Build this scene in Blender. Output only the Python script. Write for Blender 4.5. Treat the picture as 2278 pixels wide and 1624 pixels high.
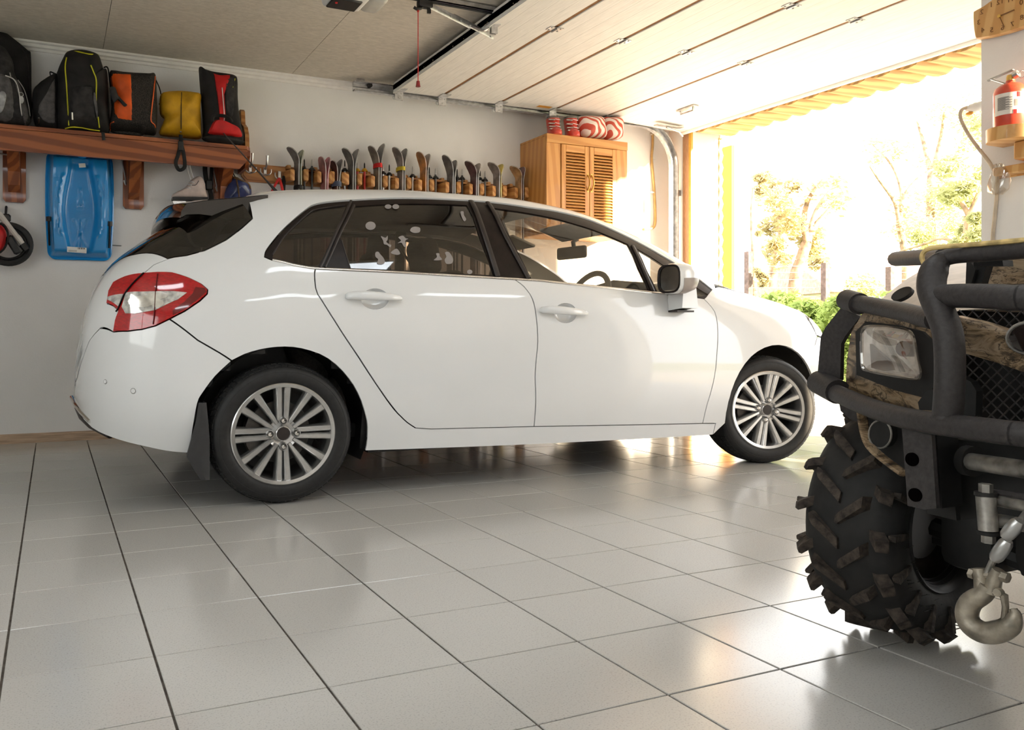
import bpy, bmesh, math, random
import numpy as np
from mathutils import Vector, Matrix, Euler
from mathutils.geometry import delaunay_2d_cdt
random.seed(7)
SC = bpy.context.scene
COL = SC.collection
for _o in list(bpy.data.objects):
    bpy.data.objects.remove(_o)
R = math.radians
PI = math.pi

# ------------------------------------------------------------------ camera
F, CX, CY = 1808.4, 909.55, 736.68            # focal length and principal point for 2278 x 1624
CAM = (0.0949, -3.955, 0.7123)
PSI = .4132
cd = bpy.data.cameras.new('camera')
cd.sensor_fit = 'HORIZONTAL'
cd.sensor_width = 36.0
cd.lens = F / 2278 * 36.0
cd.shift_x = (1139 - CX) / 2278
cd.shift_y = (CY - 812) / 2278
cd.clip_start = .02
cd.clip_end = 300
co = bpy.data.objects.new('camera', cd)
COL.objects.link(co)
co.location = CAM
co.rotation_euler = (R(90), 0, -PSI)
SC.camera = co

# ------------------------------------------------------------------ world, sun, exposure
SC.view_settings.view_transform = 'Standard'
SC.view_settings.look = 'None'
SC.view_settings.gamma = 1.0
SC.view_settings.use_curve_mapping = False
SC.view_settings.exposure = -0.15
W = bpy.data.worlds.new('sky')
SC.world = W
W.use_nodes = True
_bg = W.node_tree.nodes['Background']
_bg.inputs[0].default_value = (1.0, .995, .985, 1)
_bg.inputs[1].default_value = 6.0
sd = bpy.data.lights.new('sun', 'SUN')
sd.energy = 40.0
sd.color = (1.0, .81, .56)
sd.angle = R(1.0)
so = bpy.data.objects.new('sun', sd)
COL.objects.link(so)
_dir = Vector((-1.09, 2.24, -.44))
so.rotation_euler = _dir.to_track_quat('-Z', 'Y').to_euler()
so.location = (12, -14, 6)

# ------------------------------------------------------------------ pixel helpers (2278 x 1624 frame)
_s, _c = math.sin(PSI), math.cos(PSI)


def ray(u, v):
    a = (u - CX) / F
    return Vector((_s + a * _c, _c - a * _s, -(v - CY) / F))


def at_y(u, v, y):
    d = ray(u, v)
    return Vector(CAM) + d * ((y - CAM[1]) / d[1])


def at_x(u, v, x):
    d = ray(u, v)
    return Vector(CAM) + d * ((x - CAM[0]) / d[0])


def at_z(u, v, z):
    d = ray(u, v)
    return Vector(CAM) + d * ((z - CAM[2]) / d[2])


def pix(p):
    dx, dy, dz = p[0] - CAM[0], p[1] - CAM[1], p[2] - CAM[2]
    w = dx * _s + dy * _c
    return CX + F * (dx * _c - dy * _s) / w, CY - F * dz / w, w


# ------------------------------------------------------------------ materials
MATS = {}


def mat(name, col, rough=.6, metal=0.0, var=.06, scale=20., bump=0.0, bscale=60., coat=0.0, spec=None,
        trans=0.0, ior=1.45, alpha=1.0, emit=None, estr=0.0, stretch=None, col2=None, kind='noise', sheen=0.0, objvar=0.0,
        subs=0.0):
    """procedural principled material: noise driven colour variation, roughness variation and bump"""
    if name in MATS:
        return MATS[name]
    m = bpy.data.materials.new(name)
    m.use_nodes = True
    nt = m.node_tree
    N, L = nt.nodes, nt.links
    b = N['Principled BSDF']
    tc = N.new('ShaderNodeTexCoord')
    mp = N.new('ShaderNodeMapping')
    L.new(tc.outputs['Object'], mp.inputs['Vector'])
    if stretch:
        mp.inputs['Scale'].default_value = stretch
    if kind == 'wave':
        nz = N.new('ShaderNodeTexWave')
        nz.inputs['Scale'].default_value = scale
        nz.bands_direction = 'DIAGONAL'
        nz.inputs['Distortion'].default_value = 3.0
        nz.inputs['Detail'].default_value = 3
        nz.inputs['Detail Scale'].default_value = 1.2
    elif kind == 'voronoi':
        nz = N.new('ShaderNodeTexVoronoi')
        nz.inputs['Scale'].default_value = scale
    else:
        nz = N.new('ShaderNodeTexNoise')
        nz.inputs['Scale'].default_value = scale
        nz.inputs['Detail'].default_value = 6
    L.new(mp.outputs['Vector'], nz.inputs['Vector'])
    fac = nz.outputs[1] if kind == 'wave' else nz.outputs[0]
    rp = N.new('ShaderNodeValToRGB')
    e = rp.color_ramp.elements
    c2 = col2 if col2 else tuple(max(0, c * (1 - var * 3)) for c in col)
    c1 = col if col2 else tuple(min(1, c * (1 + var)) for c in col)
    e[0].position, e[1].position = .32, .68
    e[0].color = (*c2, 1)
    e[1].color = (*c1, 1)
    L.new(fac, rp.inputs['Fac'])
    colsock = rp.outputs['Color']
    if objvar:
        oi = N.new('ShaderNodeObjectInfo')
        hs = N.new('ShaderNodeHueSaturation')
        mm = N.new('ShaderNodeMapRange')
        mm.inputs['To Min'].default_value = 1 - objvar
        mm.inputs['To Max'].default_value = 1 + objvar
        L.new(oi.outputs['Random'], mm.inputs['Value'])
        L.new(mm.outputs['Result'], hs.inputs['Value'])
        L.new(colsock, hs.inputs['Color'])
        colsock = hs.outputs['Color']
    L.new(colsock, b.inputs['Base Color'])
    b.inputs['Roughness'].default_value = rough
    b.inputs['Metallic'].default_value = metal
    b.inputs['IOR'].default_value = ior
    if spec is not None:
        b.inputs['Specular IOR Level'].default_value = spec
    if coat:
        b.inputs['Coat Weight'].default_value = coat
        b.inputs['Coat Roughness'].default_value = .04
    if trans:
        b.inputs['Transmission Weight'].default_value = trans
    if sheen:
        b.inputs['Sheen Weight'].default_value = sheen
    if subs:
        b.inputs['Subsurface Weight'].default_value = subs
        b.inputs['Subsurface Radius'].default_value = (.02, .02, .02)
    if alpha < 1:
        b.inputs['Alpha'].default_value = alpha
    if emit:
        b.inputs['Emission Color'].default_value = (*emit, 1)
        b.inputs['Emission Strength'].default_value = estr
    if bump:
        n2 = N.new('ShaderNodeTexNoise')
        n2.inputs['Scale'].default_value = bscale
        n2.inputs['Detail'].default_value = 5
        L.new(mp.outputs['Vector'], n2.inputs['Vector'])
        bp = N.new('ShaderNodeBump')
        bp.inputs['Strength'].default_value = bump
        bp.inputs['Distance'].default_value = .01
        L.new(n2.outputs[0], bp.inputs['Height'])
        L.new(bp.outputs['Normal'], b.inputs['Normal'])
    MATS[name] = m
    return m


def glass_mat(name, tint, mixf=.12, rough=.02):
    """thin window glass: tinted see-through layer with a fresnel reflection"""
    m = bpy.data.materials.new(name)
    m.use_nodes = True
    nt = m.node_tree
    N, L = nt.nodes, nt.links
    for n in list(N):
        N.remove(n)
    out = N.new('ShaderNodeOutputMaterial')
    mx = N.new('ShaderNodeMixShader')
    tr = N.new('ShaderNodeBsdfTransparent')
    gl = N.new('ShaderNodeBsdfGlossy')
    fr = N.new('ShaderNodeFresnel')
    gb = N.new('ShaderNodeNewGeometry')          # a thin pane reflects alike from both faces
    io = N.new('ShaderNodeMapRange')
    io.inputs['To Min'].default_value = 1.5
    io.inputs['To Max'].default_value = 1 / 1.5
    L.new(gb.outputs['Backfacing'], io.inputs['Value'])
    L.new(io.outputs[0], fr.inputs['IOR'])
    nz = N.new('ShaderNodeTexNoise')
    nz.inputs['Scale'].default_value = 9
    mr = N.new('ShaderNodeMapRange')
    mr.inputs['To Min'].default_value = mixf * .6
    mr.inputs['To Max'].default_value = mixf * 1.4
    L.new(nz.outputs[0], mr.inputs['Value'])
    ad = N.new('ShaderNodeMath')
    ad.operation = 'ADD'
    L.new(fr.outputs[0], ad.inputs[0])
    L.new(mr.outputs[0], ad.inputs[1])
    ad.use_clamp = True
    tr.inputs['Color'].default_value = (*tint, 1)
    gl.inputs['Roughness'].default_value = rough
    gl.inputs['Color'].default_value = (.9, .9, .9, 1)
    L.new(ad.outputs[0], mx.inputs['Fac'])
    L.new(tr.outputs[0], mx.inputs[1])
    L.new(gl.outputs[0], mx.inputs[2])
    L.new(mx.outputs[0], out.inputs['Surface'])
    MATS[name] = m
    return m


# ------------------------------------------------------------------ mesh builder
class MB:
    def __init__(self):
        self.v = []
        self.f = []

    def add(self, vs, fs):
        o = len(self.v)
        self.v += [Vector(p) for p in vs]
        self.f += [tuple(i + o for i in f) for f in fs]
        return self

    def box(self, x0, x1, y0, y1, z0, z1, M=None):
        vs = [Vector((x, y, z)) for x in (x0, x1) for y in (y0, y1) for z in (z0, z1)]
        if M is not None:
            vs = [M @ p for p in vs]
        return self.add(vs, [(0, 1, 3, 2), (4, 6, 7, 5), (0, 4, 5, 1), (2, 3, 7, 6), (0, 2, 6, 4), (1, 5, 7, 3)])

    def cbox(self, c, s, M=None):
        """box about centre c with size s, turned by matrix M (3x3) about c"""
        c = Vector(c)
        T = Matrix.Translation(c) @ (M.to_4x4() if M is not None else Matrix())
        return self.box(-s[0] / 2, s[0] / 2, -s[1] / 2, s[1] / 2, -s[2] / 2, s[2] / 2, T)

    def rbox(self, c, s, b=.004, M=None, seg=1):
        """box with bevelled edges"""
        bm = bmesh.new()
        bmesh.ops.create_cube(bm, size=1)
        for w in bm.verts:
            w.co = Vector((w.co.x * s[0], w.co.y * s[1], w.co.z * s[2]))
        b = min(b, min(s) * .45)
        bmesh.ops.bevel(bm, geom=list(bm.edges), offset=b, segments=seg, affect='EDGES', profile=.5)
        T = Matrix.Translation(Vector(c)) @ (M.to_4x4() if M is not None else Matrix())
        bm.verts.ensure_lookup_table()
        self.add([T @ w.co for w in bm.verts], [tuple(w.index for w in f.verts) for f in bm.faces])
        bm.free()
        return self

    def prism(self, poly, axis, a0, a1):
        """polygon (list of 2D) pushed along axis x/y/z from a0 to a1; the 2D plane is the other two axes in order"""
        n = len(poly)

        def P(p, a):
            if axis == 'x':
                return (a, p[0], p[1])
            if axis == 'y':
                return (p[0], a, p[1])
            return (p[0], p[1], a)
        vs = [P(p, a0) for p in poly] + [P(p, a1) for p in poly]
        fs = [tuple(range(n)), tuple(range(2 * n - 1, n - 1, -1))]
        fs += [(i, (i + 1) % n, n + (i + 1) % n, n + i) for i in range(n)]
        return self.add(vs, fs)

    def tube(self, pts, r, seg=10, cap=True, flat=1.0, up=None, closed=False):
        """round tube along a path; r is a number or one per point; flat squeezes it across"""
        pts = [Vector(p) for p in pts]
        n = len(pts)
        rr = r if isinstance(r, (list, tuple)) else [r] * n
        prev = None
        rings = []
        for i in range(n):
            if closed:
                t = (pts[(i + 1) % n] - pts[i - 1]).normalized()
            else:
                t = (pts[min(i + 1, n - 1)] - pts[max(i - 1, 0)])
                t = t.normalized() if t.length > 1e-9 else Vector((0, 0, 1))
            if prev is None:
                a = Vector(up) if up is not None else (Vector((0, 0, 1)) if abs(t.z) < .9 else Vector((1, 0, 0)))
                nx = t.cross(a).normalized()
            else:
                nx = prev - t * prev.dot(t)
                nx = nx.normalized() if nx.length > 1e-6 else t.orthogonal().normalized()
            prev = nx
            ny = t.cross(nx).normalized()
            rings.append([pts[i] + (nx * math.cos(k * 2 * PI / seg) + ny * math.sin(k * 2 * PI / seg) * flat) * rr[i] for k in range(seg)])
        vs = [p for q in rings for p in q]
        fs = []
        for i in range(n if closed else n - 1):
            j = (i + 1) % n
            for k in range(seg):
                fs.append((i * seg + k, i * seg + (k + 1) % seg, j * seg + (k + 1) % seg, j * seg + k))
        if cap and not closed:
            fs.append(tuple(range(seg - 1, -1, -1)))
            fs.append(tuple((n - 1) * seg + k for k in range(seg)))
        return self.add(vs, fs)

    def lathe(self, prof, M=None, seg=32, full=True, close=False):
        """profile [(r, a)] turned about local axis z (a along it); M places it"""
        M = M if M is not None else Matrix()
        vs = []
        n = len(prof)
        for k in range(seg):
            c, s = math.cos(2 * PI * k / seg), math.sin(2 * PI * k / seg)
            vs += [M @ Vector((r * c, r * s, a)) for r, a in prof]
        fs = []
        for k in range(seg):
            k2 = (k + 1) % seg
            for i in range(n if close else n - 1):
                j = (i + 1) % n
                fs.append((k * n + i, k2 * n + i, k2 * n + j, k * n + j))
        return self.add(vs, fs)

    def grid(self, P, closeu=False, closev=False):
        """P[i][j] points"""
        nu, nv = len(P), len(P[0])
        fs = []
        for i in range(nu if closeu else nu - 1):
            for j in range(nv if closev else nv - 1):
                i2, j2 = (i + 1) % nu, (j + 1) % nv
                fs.append((i * nv + j, i2 * nv + j, i2 * nv + j2, i * nv + j2))
        return self.add([p for r_ in P for p in r_], fs)

    def disc(self, c, n, r, h, seg=20):
        """short cylinder, centre c, axis n"""
        c, n = Vector(c), Vector(n).normalized()
        M = Matrix.Translation(c) @ n.to_track_quat('Z', 'Y').to_matrix().to_4x4()
        vs = [M @ Vector((r * math.cos(2 * PI * k / seg), r * math.sin(2 * PI * k / seg), a)) for a in (-h / 2, h / 2) for k in range(seg)]
        fs = [tuple(range(seg - 1, -1, -1)), tuple(range(seg, 2 * seg))]
        fs += [(k, (k + 1) % seg, seg + (k + 1) % seg, seg + k) for k in range(seg)]
        return self.add(vs, fs)

    def ball(self, c, r, seg=14, ring=8, s=(1, 1, 1), M=None):
        T = Matrix.Translation(Vector(c)) @ (M.to_4x4() if M is not None else Matrix())
        P = []
        for i in range(ring + 1):
            a = -PI / 2 + PI * i / ring
            P.append([T @ Vector((r * s[0] * math.cos(a) * math.cos(2 * PI * k / seg), r * s[1] * math.cos(a) * math.sin(2 * PI * k / seg), r * s[2] * math.sin(a))) for k in range(seg)])
        return self.grid(P, closev=True)

    def mesh(self, name):
        me = bpy.data.meshes.new(name)
        me.from_pydata([tuple(p) for p in self.v], [], self.f)
        me.validate()
        bm = bmesh.new()
        bm.from_mesh(me)
        bmesh.ops.remove_doubles(bm, verts=list(bm.verts), dist=1e-6)
        bmesh.ops.recalc_face_normals(bm, faces=list(bm.faces))
        bm.to_mesh(me)
        bm.free()
        return me

    def obj(self, name, m, parent=None, smooth=35, loc=None, rot=None):
        me = self.mesh(name)
        me.materials.append(MATS[m] if isinstance(m, str) else m)
        if smooth:
            me.shade_smooth()
            me.set_sharp_from_angle(angle=R(smooth))
        return link(name, me, parent, loc, rot)


def link(name, me, parent=None, loc=None, rot=None):
    o = bpy.data.objects.new(name, me)
    COL.objects.link(o)
    if parent is not None:
        o.parent = parent
    if loc is not None:
        o.location = loc
    if rot is not None:
        o.rotation_euler = rot
    return o


def tag(o, label, cat=None, group=None, kind=None):
    if label:
        o['label'] = label
    if cat:
        o['category'] = cat
    if group:
        o['group'] = group
    if kind:
        o['kind'] = kind
    return o


def thing(name, label, cat, loc=(0, 0, 0), rot=(0, 0, 0), group=None, kind=None):
    o = bpy.data.objects.new(name, None)
    o.empty_display_size = .1
    COL.objects.link(o)
    o.location = loc
    o.rotation_euler = rot
    return tag(o, label, cat, group, kind)


def struct(name, mb, m, label=None, smooth=0, parent=None):
    o = mb.obj(name, m, parent, smooth=smooth)
    o['kind'] = 'structure'
    if label:
        o['label'] = label
    return o


def copy_tree(o, parent=None):
    c = o.copy()
    COL.objects.link(c)
    c.parent = parent
    for ch in o.children:
        copy_tree(ch, c)
    return c


def spline(pts, n=8, closed=False):
    """Catmull-Rom through the points, n steps for each span"""
    P = [Vector(p) for p in pts]
    out = []
    m = len(P)
    for i in range(m if closed else m - 1):
        if closed:
            a, b, c, d = P[i - 1], P[i], P[(i + 1) % m], P[(i + 2) % m]
        else:
            a, b, c, d = P[max(i - 1, 0)], P[i], P[i + 1], P[min(i + 2, m - 1)]
        for k in range(n):
            t = k / n
            out.append(.5 * ((2 * b) + (c - a) * t + (2 * a - 5 * b + 4 * c - d) * t * t + (3 * b - a - 3 * c + d) * t ** 3))
    if not closed:
        out.append(P[-1])
    return out


def basis(xa, ya, za):
    """3x3 with the given columns"""
    return Matrix((xa, ya, za)).transposed()


RX = lambda a: Matrix.Rotation(R(a), 3, 'X')
RY = lambda a: Matrix.Rotation(R(a), 3, 'Y')
RZ = lambda a: Matrix.Rotation(R(a), 3, 'Z')
# ================================================================== materials of the place
mat('plaster', (.81, .80, .79), .85, var=.015, scale=3, bump=.10, bscale=90)
mat('plaster_out', (.80, .76, .70), .9, var=.03, scale=8, bump=.3, bscale=60)
mat('ceiling_board', (.66, .61, .53), .8, var=.05, scale=26, stretch=(1, 3.5, 1), bump=.25, bscale=45)
mat('ceiling_gap', (.30, .27, .24), .9)
mat('trim_white', (.86, .84, .81), .6, var=.02)
mat('laminate', (.50, .36, .25), .45, var=.10, scale=5, stretch=(1.5, 20, 30), kind='noise', bump=.03)
mat('grout', (.115, .095, .08), .95, var=.2, scale=30, bump=.3)
mat('pine', (.62, .33, .12), .5, kind='wave', scale=2.4, stretch=(4, 4, .35), var=.10, bump=.06, bscale=30)
mat('pine_trim', (.66, .40, .16), .6, kind='wave', scale=2.4, stretch=(.35, 4, 4), var=.1, bump=.05)
mat('steel', (.55, .55, .55), .32, 1.0, var=.08, scale=12)
mat('zinc', (.60, .60, .61), .38, .95, var=.10, scale=30, bump=.04)
mat('door_face', (.83, .81, .77), .55, var=.03, scale=14, stretch=(8, .6, 1), bump=.06, bscale=60)
mat('door_gap', (.30, .145, .055), .9, var=.1)
mat('black_plastic', (.018, .017, .017), .45, var=.2)
mat('white_plastic', (.80, .79, .76), .4, var=.02)
mat('clear_plastic', (.86, .84, .78), .25, var=.03, trans=.5)
mat('rubber_grey', (.10, .10, .10), .8, var=.1)
mat('red_cord', (.62, .03, .03), .6)
mat('red_plastic', (.70, .03, .03), .35)
mat('dark_red_plastic', (.30, .03, .03), .45)
mat('frame_yellow', (.60, .36, .06), .5)
mat('frame_brown', (.50, .31, .18), .55, var=.08, stretch=(8, 8, 1))


def tile_material():
    m = bpy.data.materials.new('floor_tile')
    m.use_nodes = True
    nt = m.node_tree
    N, L = nt.nodes, nt.links
    b = N['Principled BSDF']
    tc = N.new('ShaderNodeNewGeometry')
    n1 = N.new('ShaderNodeTexNoise')
    n1.inputs['Scale'].default_value = 260
    n1.inputs['Detail'].default_value = 2
    n2 = N.new('ShaderNodeTexNoise')
    n2.inputs['Scale'].default_value = 2.3
    n2.inputs['Detail'].default_value = 6
    for n in (n1, n2):
        L.new(tc.outputs['Position'], n.inputs['Vector'])
    r1 = N.new('ShaderNodeValToRGB')
    r1.color_ramp.elements[0].color = (.40, .385, .365, 1)
    r1.color_ramp.elements[1].color = (.52, .505, .48, 1)
    r1.color_ramp.elements[0].position = .30
    r1.color_ramp.elements[1].position = .46
    L.new(n1.outputs[0], r1.inputs['Fac'])
    oi = N.new('ShaderNodeObjectInfo')
    mr = N.new('ShaderNodeMapRange')
    mr.inputs['To Min'].default_value = .955
    mr.inputs['To Max'].default_value = 1.02
    L.new(oi.outputs['Random'], mr.inputs['Value'])
    hs = N.new('ShaderNodeHueSaturation')
    L.new(mr.outputs[0], hs.inputs['Value'])
    L.new(r1.outputs[0], hs.inputs['Color'])
    L.new(hs.outputs[0], b.inputs['Base Color'])
    mr2 = N.new('ShaderNodeMapRange')
    mr2.inputs['From Min'].default_value = .3
    mr2.inputs['From Max'].default_value = .7
    mr2.inputs['To Min'].default_value = .13
    mr2.inputs['To Max'].default_value = .20
    L.new(n2.outputs[0], mr2.inputs['Value'])
    L.new(mr2.outputs[0], b.inputs['Roughness'])
    bp = N.new('ShaderNodeBump')
    bp.inputs['Strength'].default_value = .02
    bp.inputs['Distance'].default_value = .002
    L.new(n1.outputs[0], bp.inputs['Height'])
    L.new(bp.outputs[0], b.inputs['Normal'])
    MATS['floor_tile'] = m


tile_material()

# ================================================================== room shell
XL, XF, YB, YN, ZC = -2.6, 5.15, 1.774, -6.0, 2.56
XO = 5.45                                     # outer face of the front wall
Y1a, Y1b = 1.48, -1.25                         # first doorway
Y2a, Y2b = -2.4, -4.1                       # second doorway, beside the camera
ZH = 2.43                                     # head of the doorways

T = .30
floor = struct('floor', MB().box(XL, XO, YN, YB, -.15, -.0035), 'grout', 'tiled garage floor with dark grout lines')
tm = MB()
tm.rbox((0, 0, -.0055), (T - .0052, T - .0036, .011), .0012)
tile_me = tm.mesh('tile')
tile_me.materials.append(MATS['floor_tile'])
tile_me.shade_smooth()
tile_me.set_sharp_from_angle(angle=R(30))
cand = []
rest = []
i0, i1 = int(math.floor(XL / T)), int(math.ceil(XO / T))
j0, j1 = int(math.floor(YN / T)), int(math.ceil(YB / T))
for i in range(i0, i1):
    for j in range(j0, j1):
        x0, x1, y0, y1 = i * T, (i + 1) * T, j * T, (j + 1) * T
        if x1 < XL or x0 > XO or y1 < YN or y0 > YB:
            continue
        whole = x0 >= XL and x1 <= XO and y0 >= YN and y1 <= YB + .001
        pp = [pix((x, y, 0)) for x, y in ((x0, y0), (x1, y0), (x1, y1), (x0, y1))]
        vis = whole and min(p[2] for p in pp) > .3 and any(-30 < p[0] < 2308 and 0 < p[1] < 1660 for p in pp)
        area = 0
        if vis:
            for k in range(4):
                a, b = pp[k], pp[(k + 1) % 4]
                area += a[0] * b[1] - b[0] * a[1]
        hid = .35 < x0 and x1 < 4.2 and -.5 < y0 and y1 < .9     # right under the car
        (cand if vis else rest).append((abs(area) * (.3 if hid else 1), x0, x1, y0, y1))
cand.sort(reverse=True)
rest += cand[300:]
for k, (a, x0, x1, y0, y1) in enumerate(cand[:300]):
    o = link('tile', tile_me, floor, ((x0 + x1) / 2, (y0 + y1) / 2, random.uniform(-.0002, .0002)))
    o.rotation_euler = (random.uniform(-.0006, .0006), random.uniform(-.0006, .0006), 0)
rm = MB()
for a, x0, x1, y0, y1 in rest:
    x0, x1, y0, y1 = max(x0, XL), min(x1, XO), max(y0, YN), min(y1, YB)
    if x1 - x0 > .01 and y1 - y0 > .01:
        rm.box(x0 + .0026, x1 - .0026, y0 + .0018, y1 - .0018, -.011, 0)
tag(rm.obj('tile_field', 'floor_tile', floor, smooth=0), None, kind='stuff')

struct('wall_back', MB().box(XL - .2, XO, YB, YB + .25, -.1, ZC + .3), 'plaster', 'white plaster wall behind the car')
# left wall with a wide window added for daylight, out of view
lw = MB()
lw.box(XL - .2, XL, YN, YB, -.1, .9).box(XL - .2, XL, YN, YB, 2.2, ZC + .3)
lw.box(XL - .2, XL, YN, -4.6, .9, 2.2).box(XL - .2, XL, -1.6, YB, .9, 2.2)
struct('wall_left', lw, 'plaster', 'white plaster wall with an added wide window')
struct('wall_near', MB().box(XL - .2, XO, YN - .2, YN, -.1, ZC + .3), 'plaster', 'white plaster wall opposite the back wall')
MATS['window_glass'] = glass_mat('window_glass', (.93, .95, .94), .02)


def window(name, x0, x1, y0, y1, z0, z1, lab):
    """frame and one pane; thin across x or y"""
    alongx = (x1 - x0) > (y1 - y0)
    e = thing(name, lab, None, ((x0 + x1) / 2, (y0 + y1) / 2, z0), kind='structure')
    hx, hy, h = (x1 - x0) / 2, (y1 - y0) / 2, z1 - z0
    f = MB()
    w = .05
    if alongx:
        f.box(-hx, hx, -hy, hy, 0, w).box(-hx, hx, -hy, hy, h - w, h)
        for c in (-hx + w / 2, 0, hx - w / 2):
            f.box(c - w / 2, c + w / 2, -hy, hy, w, h - w)
        g = [MB().box(-hx + w, -w / 2, -.004, .004, w, h - w), MB().box(w / 2, hx - w, -.004, .004, w, h - w)]
    else:
        f.box(-hx, hx, -hy, hy, 0, w).box(-hx, hx, -hy, hy, h - w, h)
        for c in (-hy + w / 2, 0, hy - w / 2):
            f.box(-hx, hx, c - w / 2, c + w / 2, w, h - w)
        g = [MB().box(-.004, .004, -hy + w, -w / 2, w, h - w), MB().box(-.004, .004, w / 2, hy - w, w, h - w)]
    f.obj('window_frame', 'trim_white', e, 0)
    for q in g:
        q.obj('pane', 'window_glass', e, 0)


window('added_window_1', XL - .13, XL - .07, -4.6, -1.6, .9, 2.2, 'added wide white framed window with two panes in the left wall')  # unseen window, added to let sky light into the room

# front wall with two doorways
fw = MB()
fw.box(XF, XO, Y1a, YB, -.1, ZC + .3)
fw.box(XF, XO, Y2a, Y1b, -.1, ZC + .3)
fw.box(XF, XO, YN - .2, Y2b, -.1, ZC + .3)
fw.box(XF, XO, Y1b, Y1a, ZH + .03, ZC + .3)
fw.box(XF, XO, Y2b, Y2a, ZC - .005, ZC + .3)
struct('wall_front', fw, 'plaster', 'white plaster front wall with the doorways')
# square pillar between the two parking bays
XP = 4.40
PY1, PY0 = at_x(2183, 300, XP).y, at_x(2183, 300, XP).y - .32
struct('wall_pillar', MB().box(XP, XP + .32, PY0, PY1, -.05, ZC + .05), 'plaster', 'square white plaster pillar between the parking bays')

# ceiling boards with a seam
ceil = struct('ceiling', MB().box(XL - .2, XO, YN - .2, YB + .2, ZC + .012, ZC + .2), 'ceiling_gap', 'pale painted board ceiling with a narrow seam')
for k, (xa, xb) in enumerate(((XL, -2.15), (-2.15, -.88), (-.88, .398), (.398, 1.67), (1.67, 2.94), (2.94, 4.21), (4.21, XF))):
    MB().box(xa + .0015, xb - .0015, -2.2, YB, ZC, ZC + .014).obj('panel', 'ceiling_board', ceil, 0)
    MB().box(xa + .0015, xb - .0015, YN, -2.204, ZC, ZC + .014).obj('panel', 'ceiling_board', ceil, 0)

bb = MB().prism([(YB, 0), (YB - .016, 0), (YB - .016, .046), (YB - .010, .057), (YB, .060)], 'x', XL, XF)
struct('baseboard_back', bb, 'laminate', 'low brown laminate skirting board along the back wall')
tr = MB().prism([(YB, ZC), (YB - .045, ZC), (YB - .045, ZC - .012), (YB - .030, ZC - .018), (YB - .026, ZC - .034), (YB - .012, ZC - .040), (YB - .010, ZC - .056), (YB, ZC - .058)], 'x', XL, XF)
struct('trim_1', tr, 'trim_white', 'white stepped cornice between the back wall and the ceiling', smooth=0)

# head of the first doorway: rounded boards side by side
t2 = struct('trim_2', MB().box(XF, XO + .06, Y1b, Y1a, ZH + .022, ZH + .035), 'pine_trim', 'row of rounded yellow boards over the doorway')
sl = MB()
prof = [(0, .02), (.003, .004), (.02, -.012), (.06, -.022), (.11, -.022), (.145, -.012), (.166, .004), (.170, .02)]
sl.prism([(a, b) for a, b in prof], 'x', XF + .004, XO + .06)
slat_me = sl.mesh('slat')
slat_me.materials.append(MATS['pine_trim'])
slat_me.shade_smooth()
slat_me.set_sharp_from_angle(angle=R(40))
ny = int((Y1a - Y1b) / .172)
for k in range(ny):
    link('slat', slat_me, t2, (0, Y1b + .01 + k * (Y1a - Y1b - .01) / ny, ZH + .002))
# outer edge of the far jamb: a column of small pointed board ends
t3 = struct('trim_3', MB().box(XO, XO + .012, Y1a - .004, Y1a + .03, 0, ZH), 'plaster_out', 'toothed outer edge of the white door jamb')
dm = MB().prism([(0, 0), (.0, .10), (-.018, .05)], 'x', XO - .01, XO + .03)
dme = dm.mesh('board_end')
dme.materials.append(MATS['pine_trim'])
for k in range(22):
    link('board_end', dme, t3, (0, Y1a - .002, .08 + k * .106))

# frame strips on the front wall beside the doorway
MB().box(XF - .012, XF, 1.510, 1.588, 0, ZH + .02).obj('door_frame_strip', 'frame_brown', None, 0)
tag(bpy.data.objects['door_frame_strip'], 'tall tan steel strip between vertical door track and doorway', 'door frame')
MB().box(XF - .022, XF + .0, 1.478, 1.505, 0, ZH + .01).obj('door_seal_strip', 'frame_yellow', None, 0)
tag(bpy.data.objects['door_seal_strip'], 'narrow yellow sealing strip along the edge of the doorway jamb', 'door seal')
# ================================================================== the car
mat('car_white', (.80, .805, .81), .28, var=.005, scale=4, coat=1.0)
mat('car_black', (.012, .011, .011), .35, var=.1)
mat('gloss_black', (.020, .014, .012), .08, var=.1, coat=.6)
mat('band_black', (.020, .014, .012), .32, var=.1, spec=.22)
mat('trim_black', (.030, .022, .020), .38, var=.1)
mat('chrome', (.80, .78, .75), .12, 1.0, var=.03)
mat('alloy', (.60, .595, .59), .24, .9, var=.04, scale=40)
mat('alloy_dark', (.20, .195, .19), .4, .8, var=.05)
mat('tyre', (.015, .0145, .015), .55, var=.12, scale=50, bump=.05, bscale=120)
mat('tread', (.022, .021, .020), .85, var=.25, scale=70, bump=.2, bscale=140)
mat('tail_red', (.50, .004, .008), .08, var=.12, scale=60, coat=1.0, stretch=(1, 1, 3))
mat('tail_dark', (.16, .004, .006), .10, var=.1, coat=1.0)
mat('lens_clear', (.72, .70, .67), .06, .35, var=.18, scale=45, coat=1.0)
mat('lens_reflector', (.80, .78, .75), .10, .9, var=.1, scale=40)
mat('brake', (.16, .15, .14), .45, .8, var=.15)
mat('brass', (.65, .42, .12), .35, .8)
mat('seat_cloth', (.055, .047, .043), .9, var=.15, scale=90, bump=.1)
mat('headliner', (.36, .33, .29), .95, var=.03)
mat('dash', (.085, .078, .06), .7, var=.1, bump=.05)
mat('decal', (.30, .27, .26), .7, var=.03)
MATS['glass_rear'] = glass_mat('glass_rear', (.34, .27, .23), .045)
MATS['glass_front'] = glass_mat('glass_front', (.80, .78, .73), .04)
MATS['glass_dark'] = glass_mat('glass_dark', (.10, .08, .07), .05)

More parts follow.
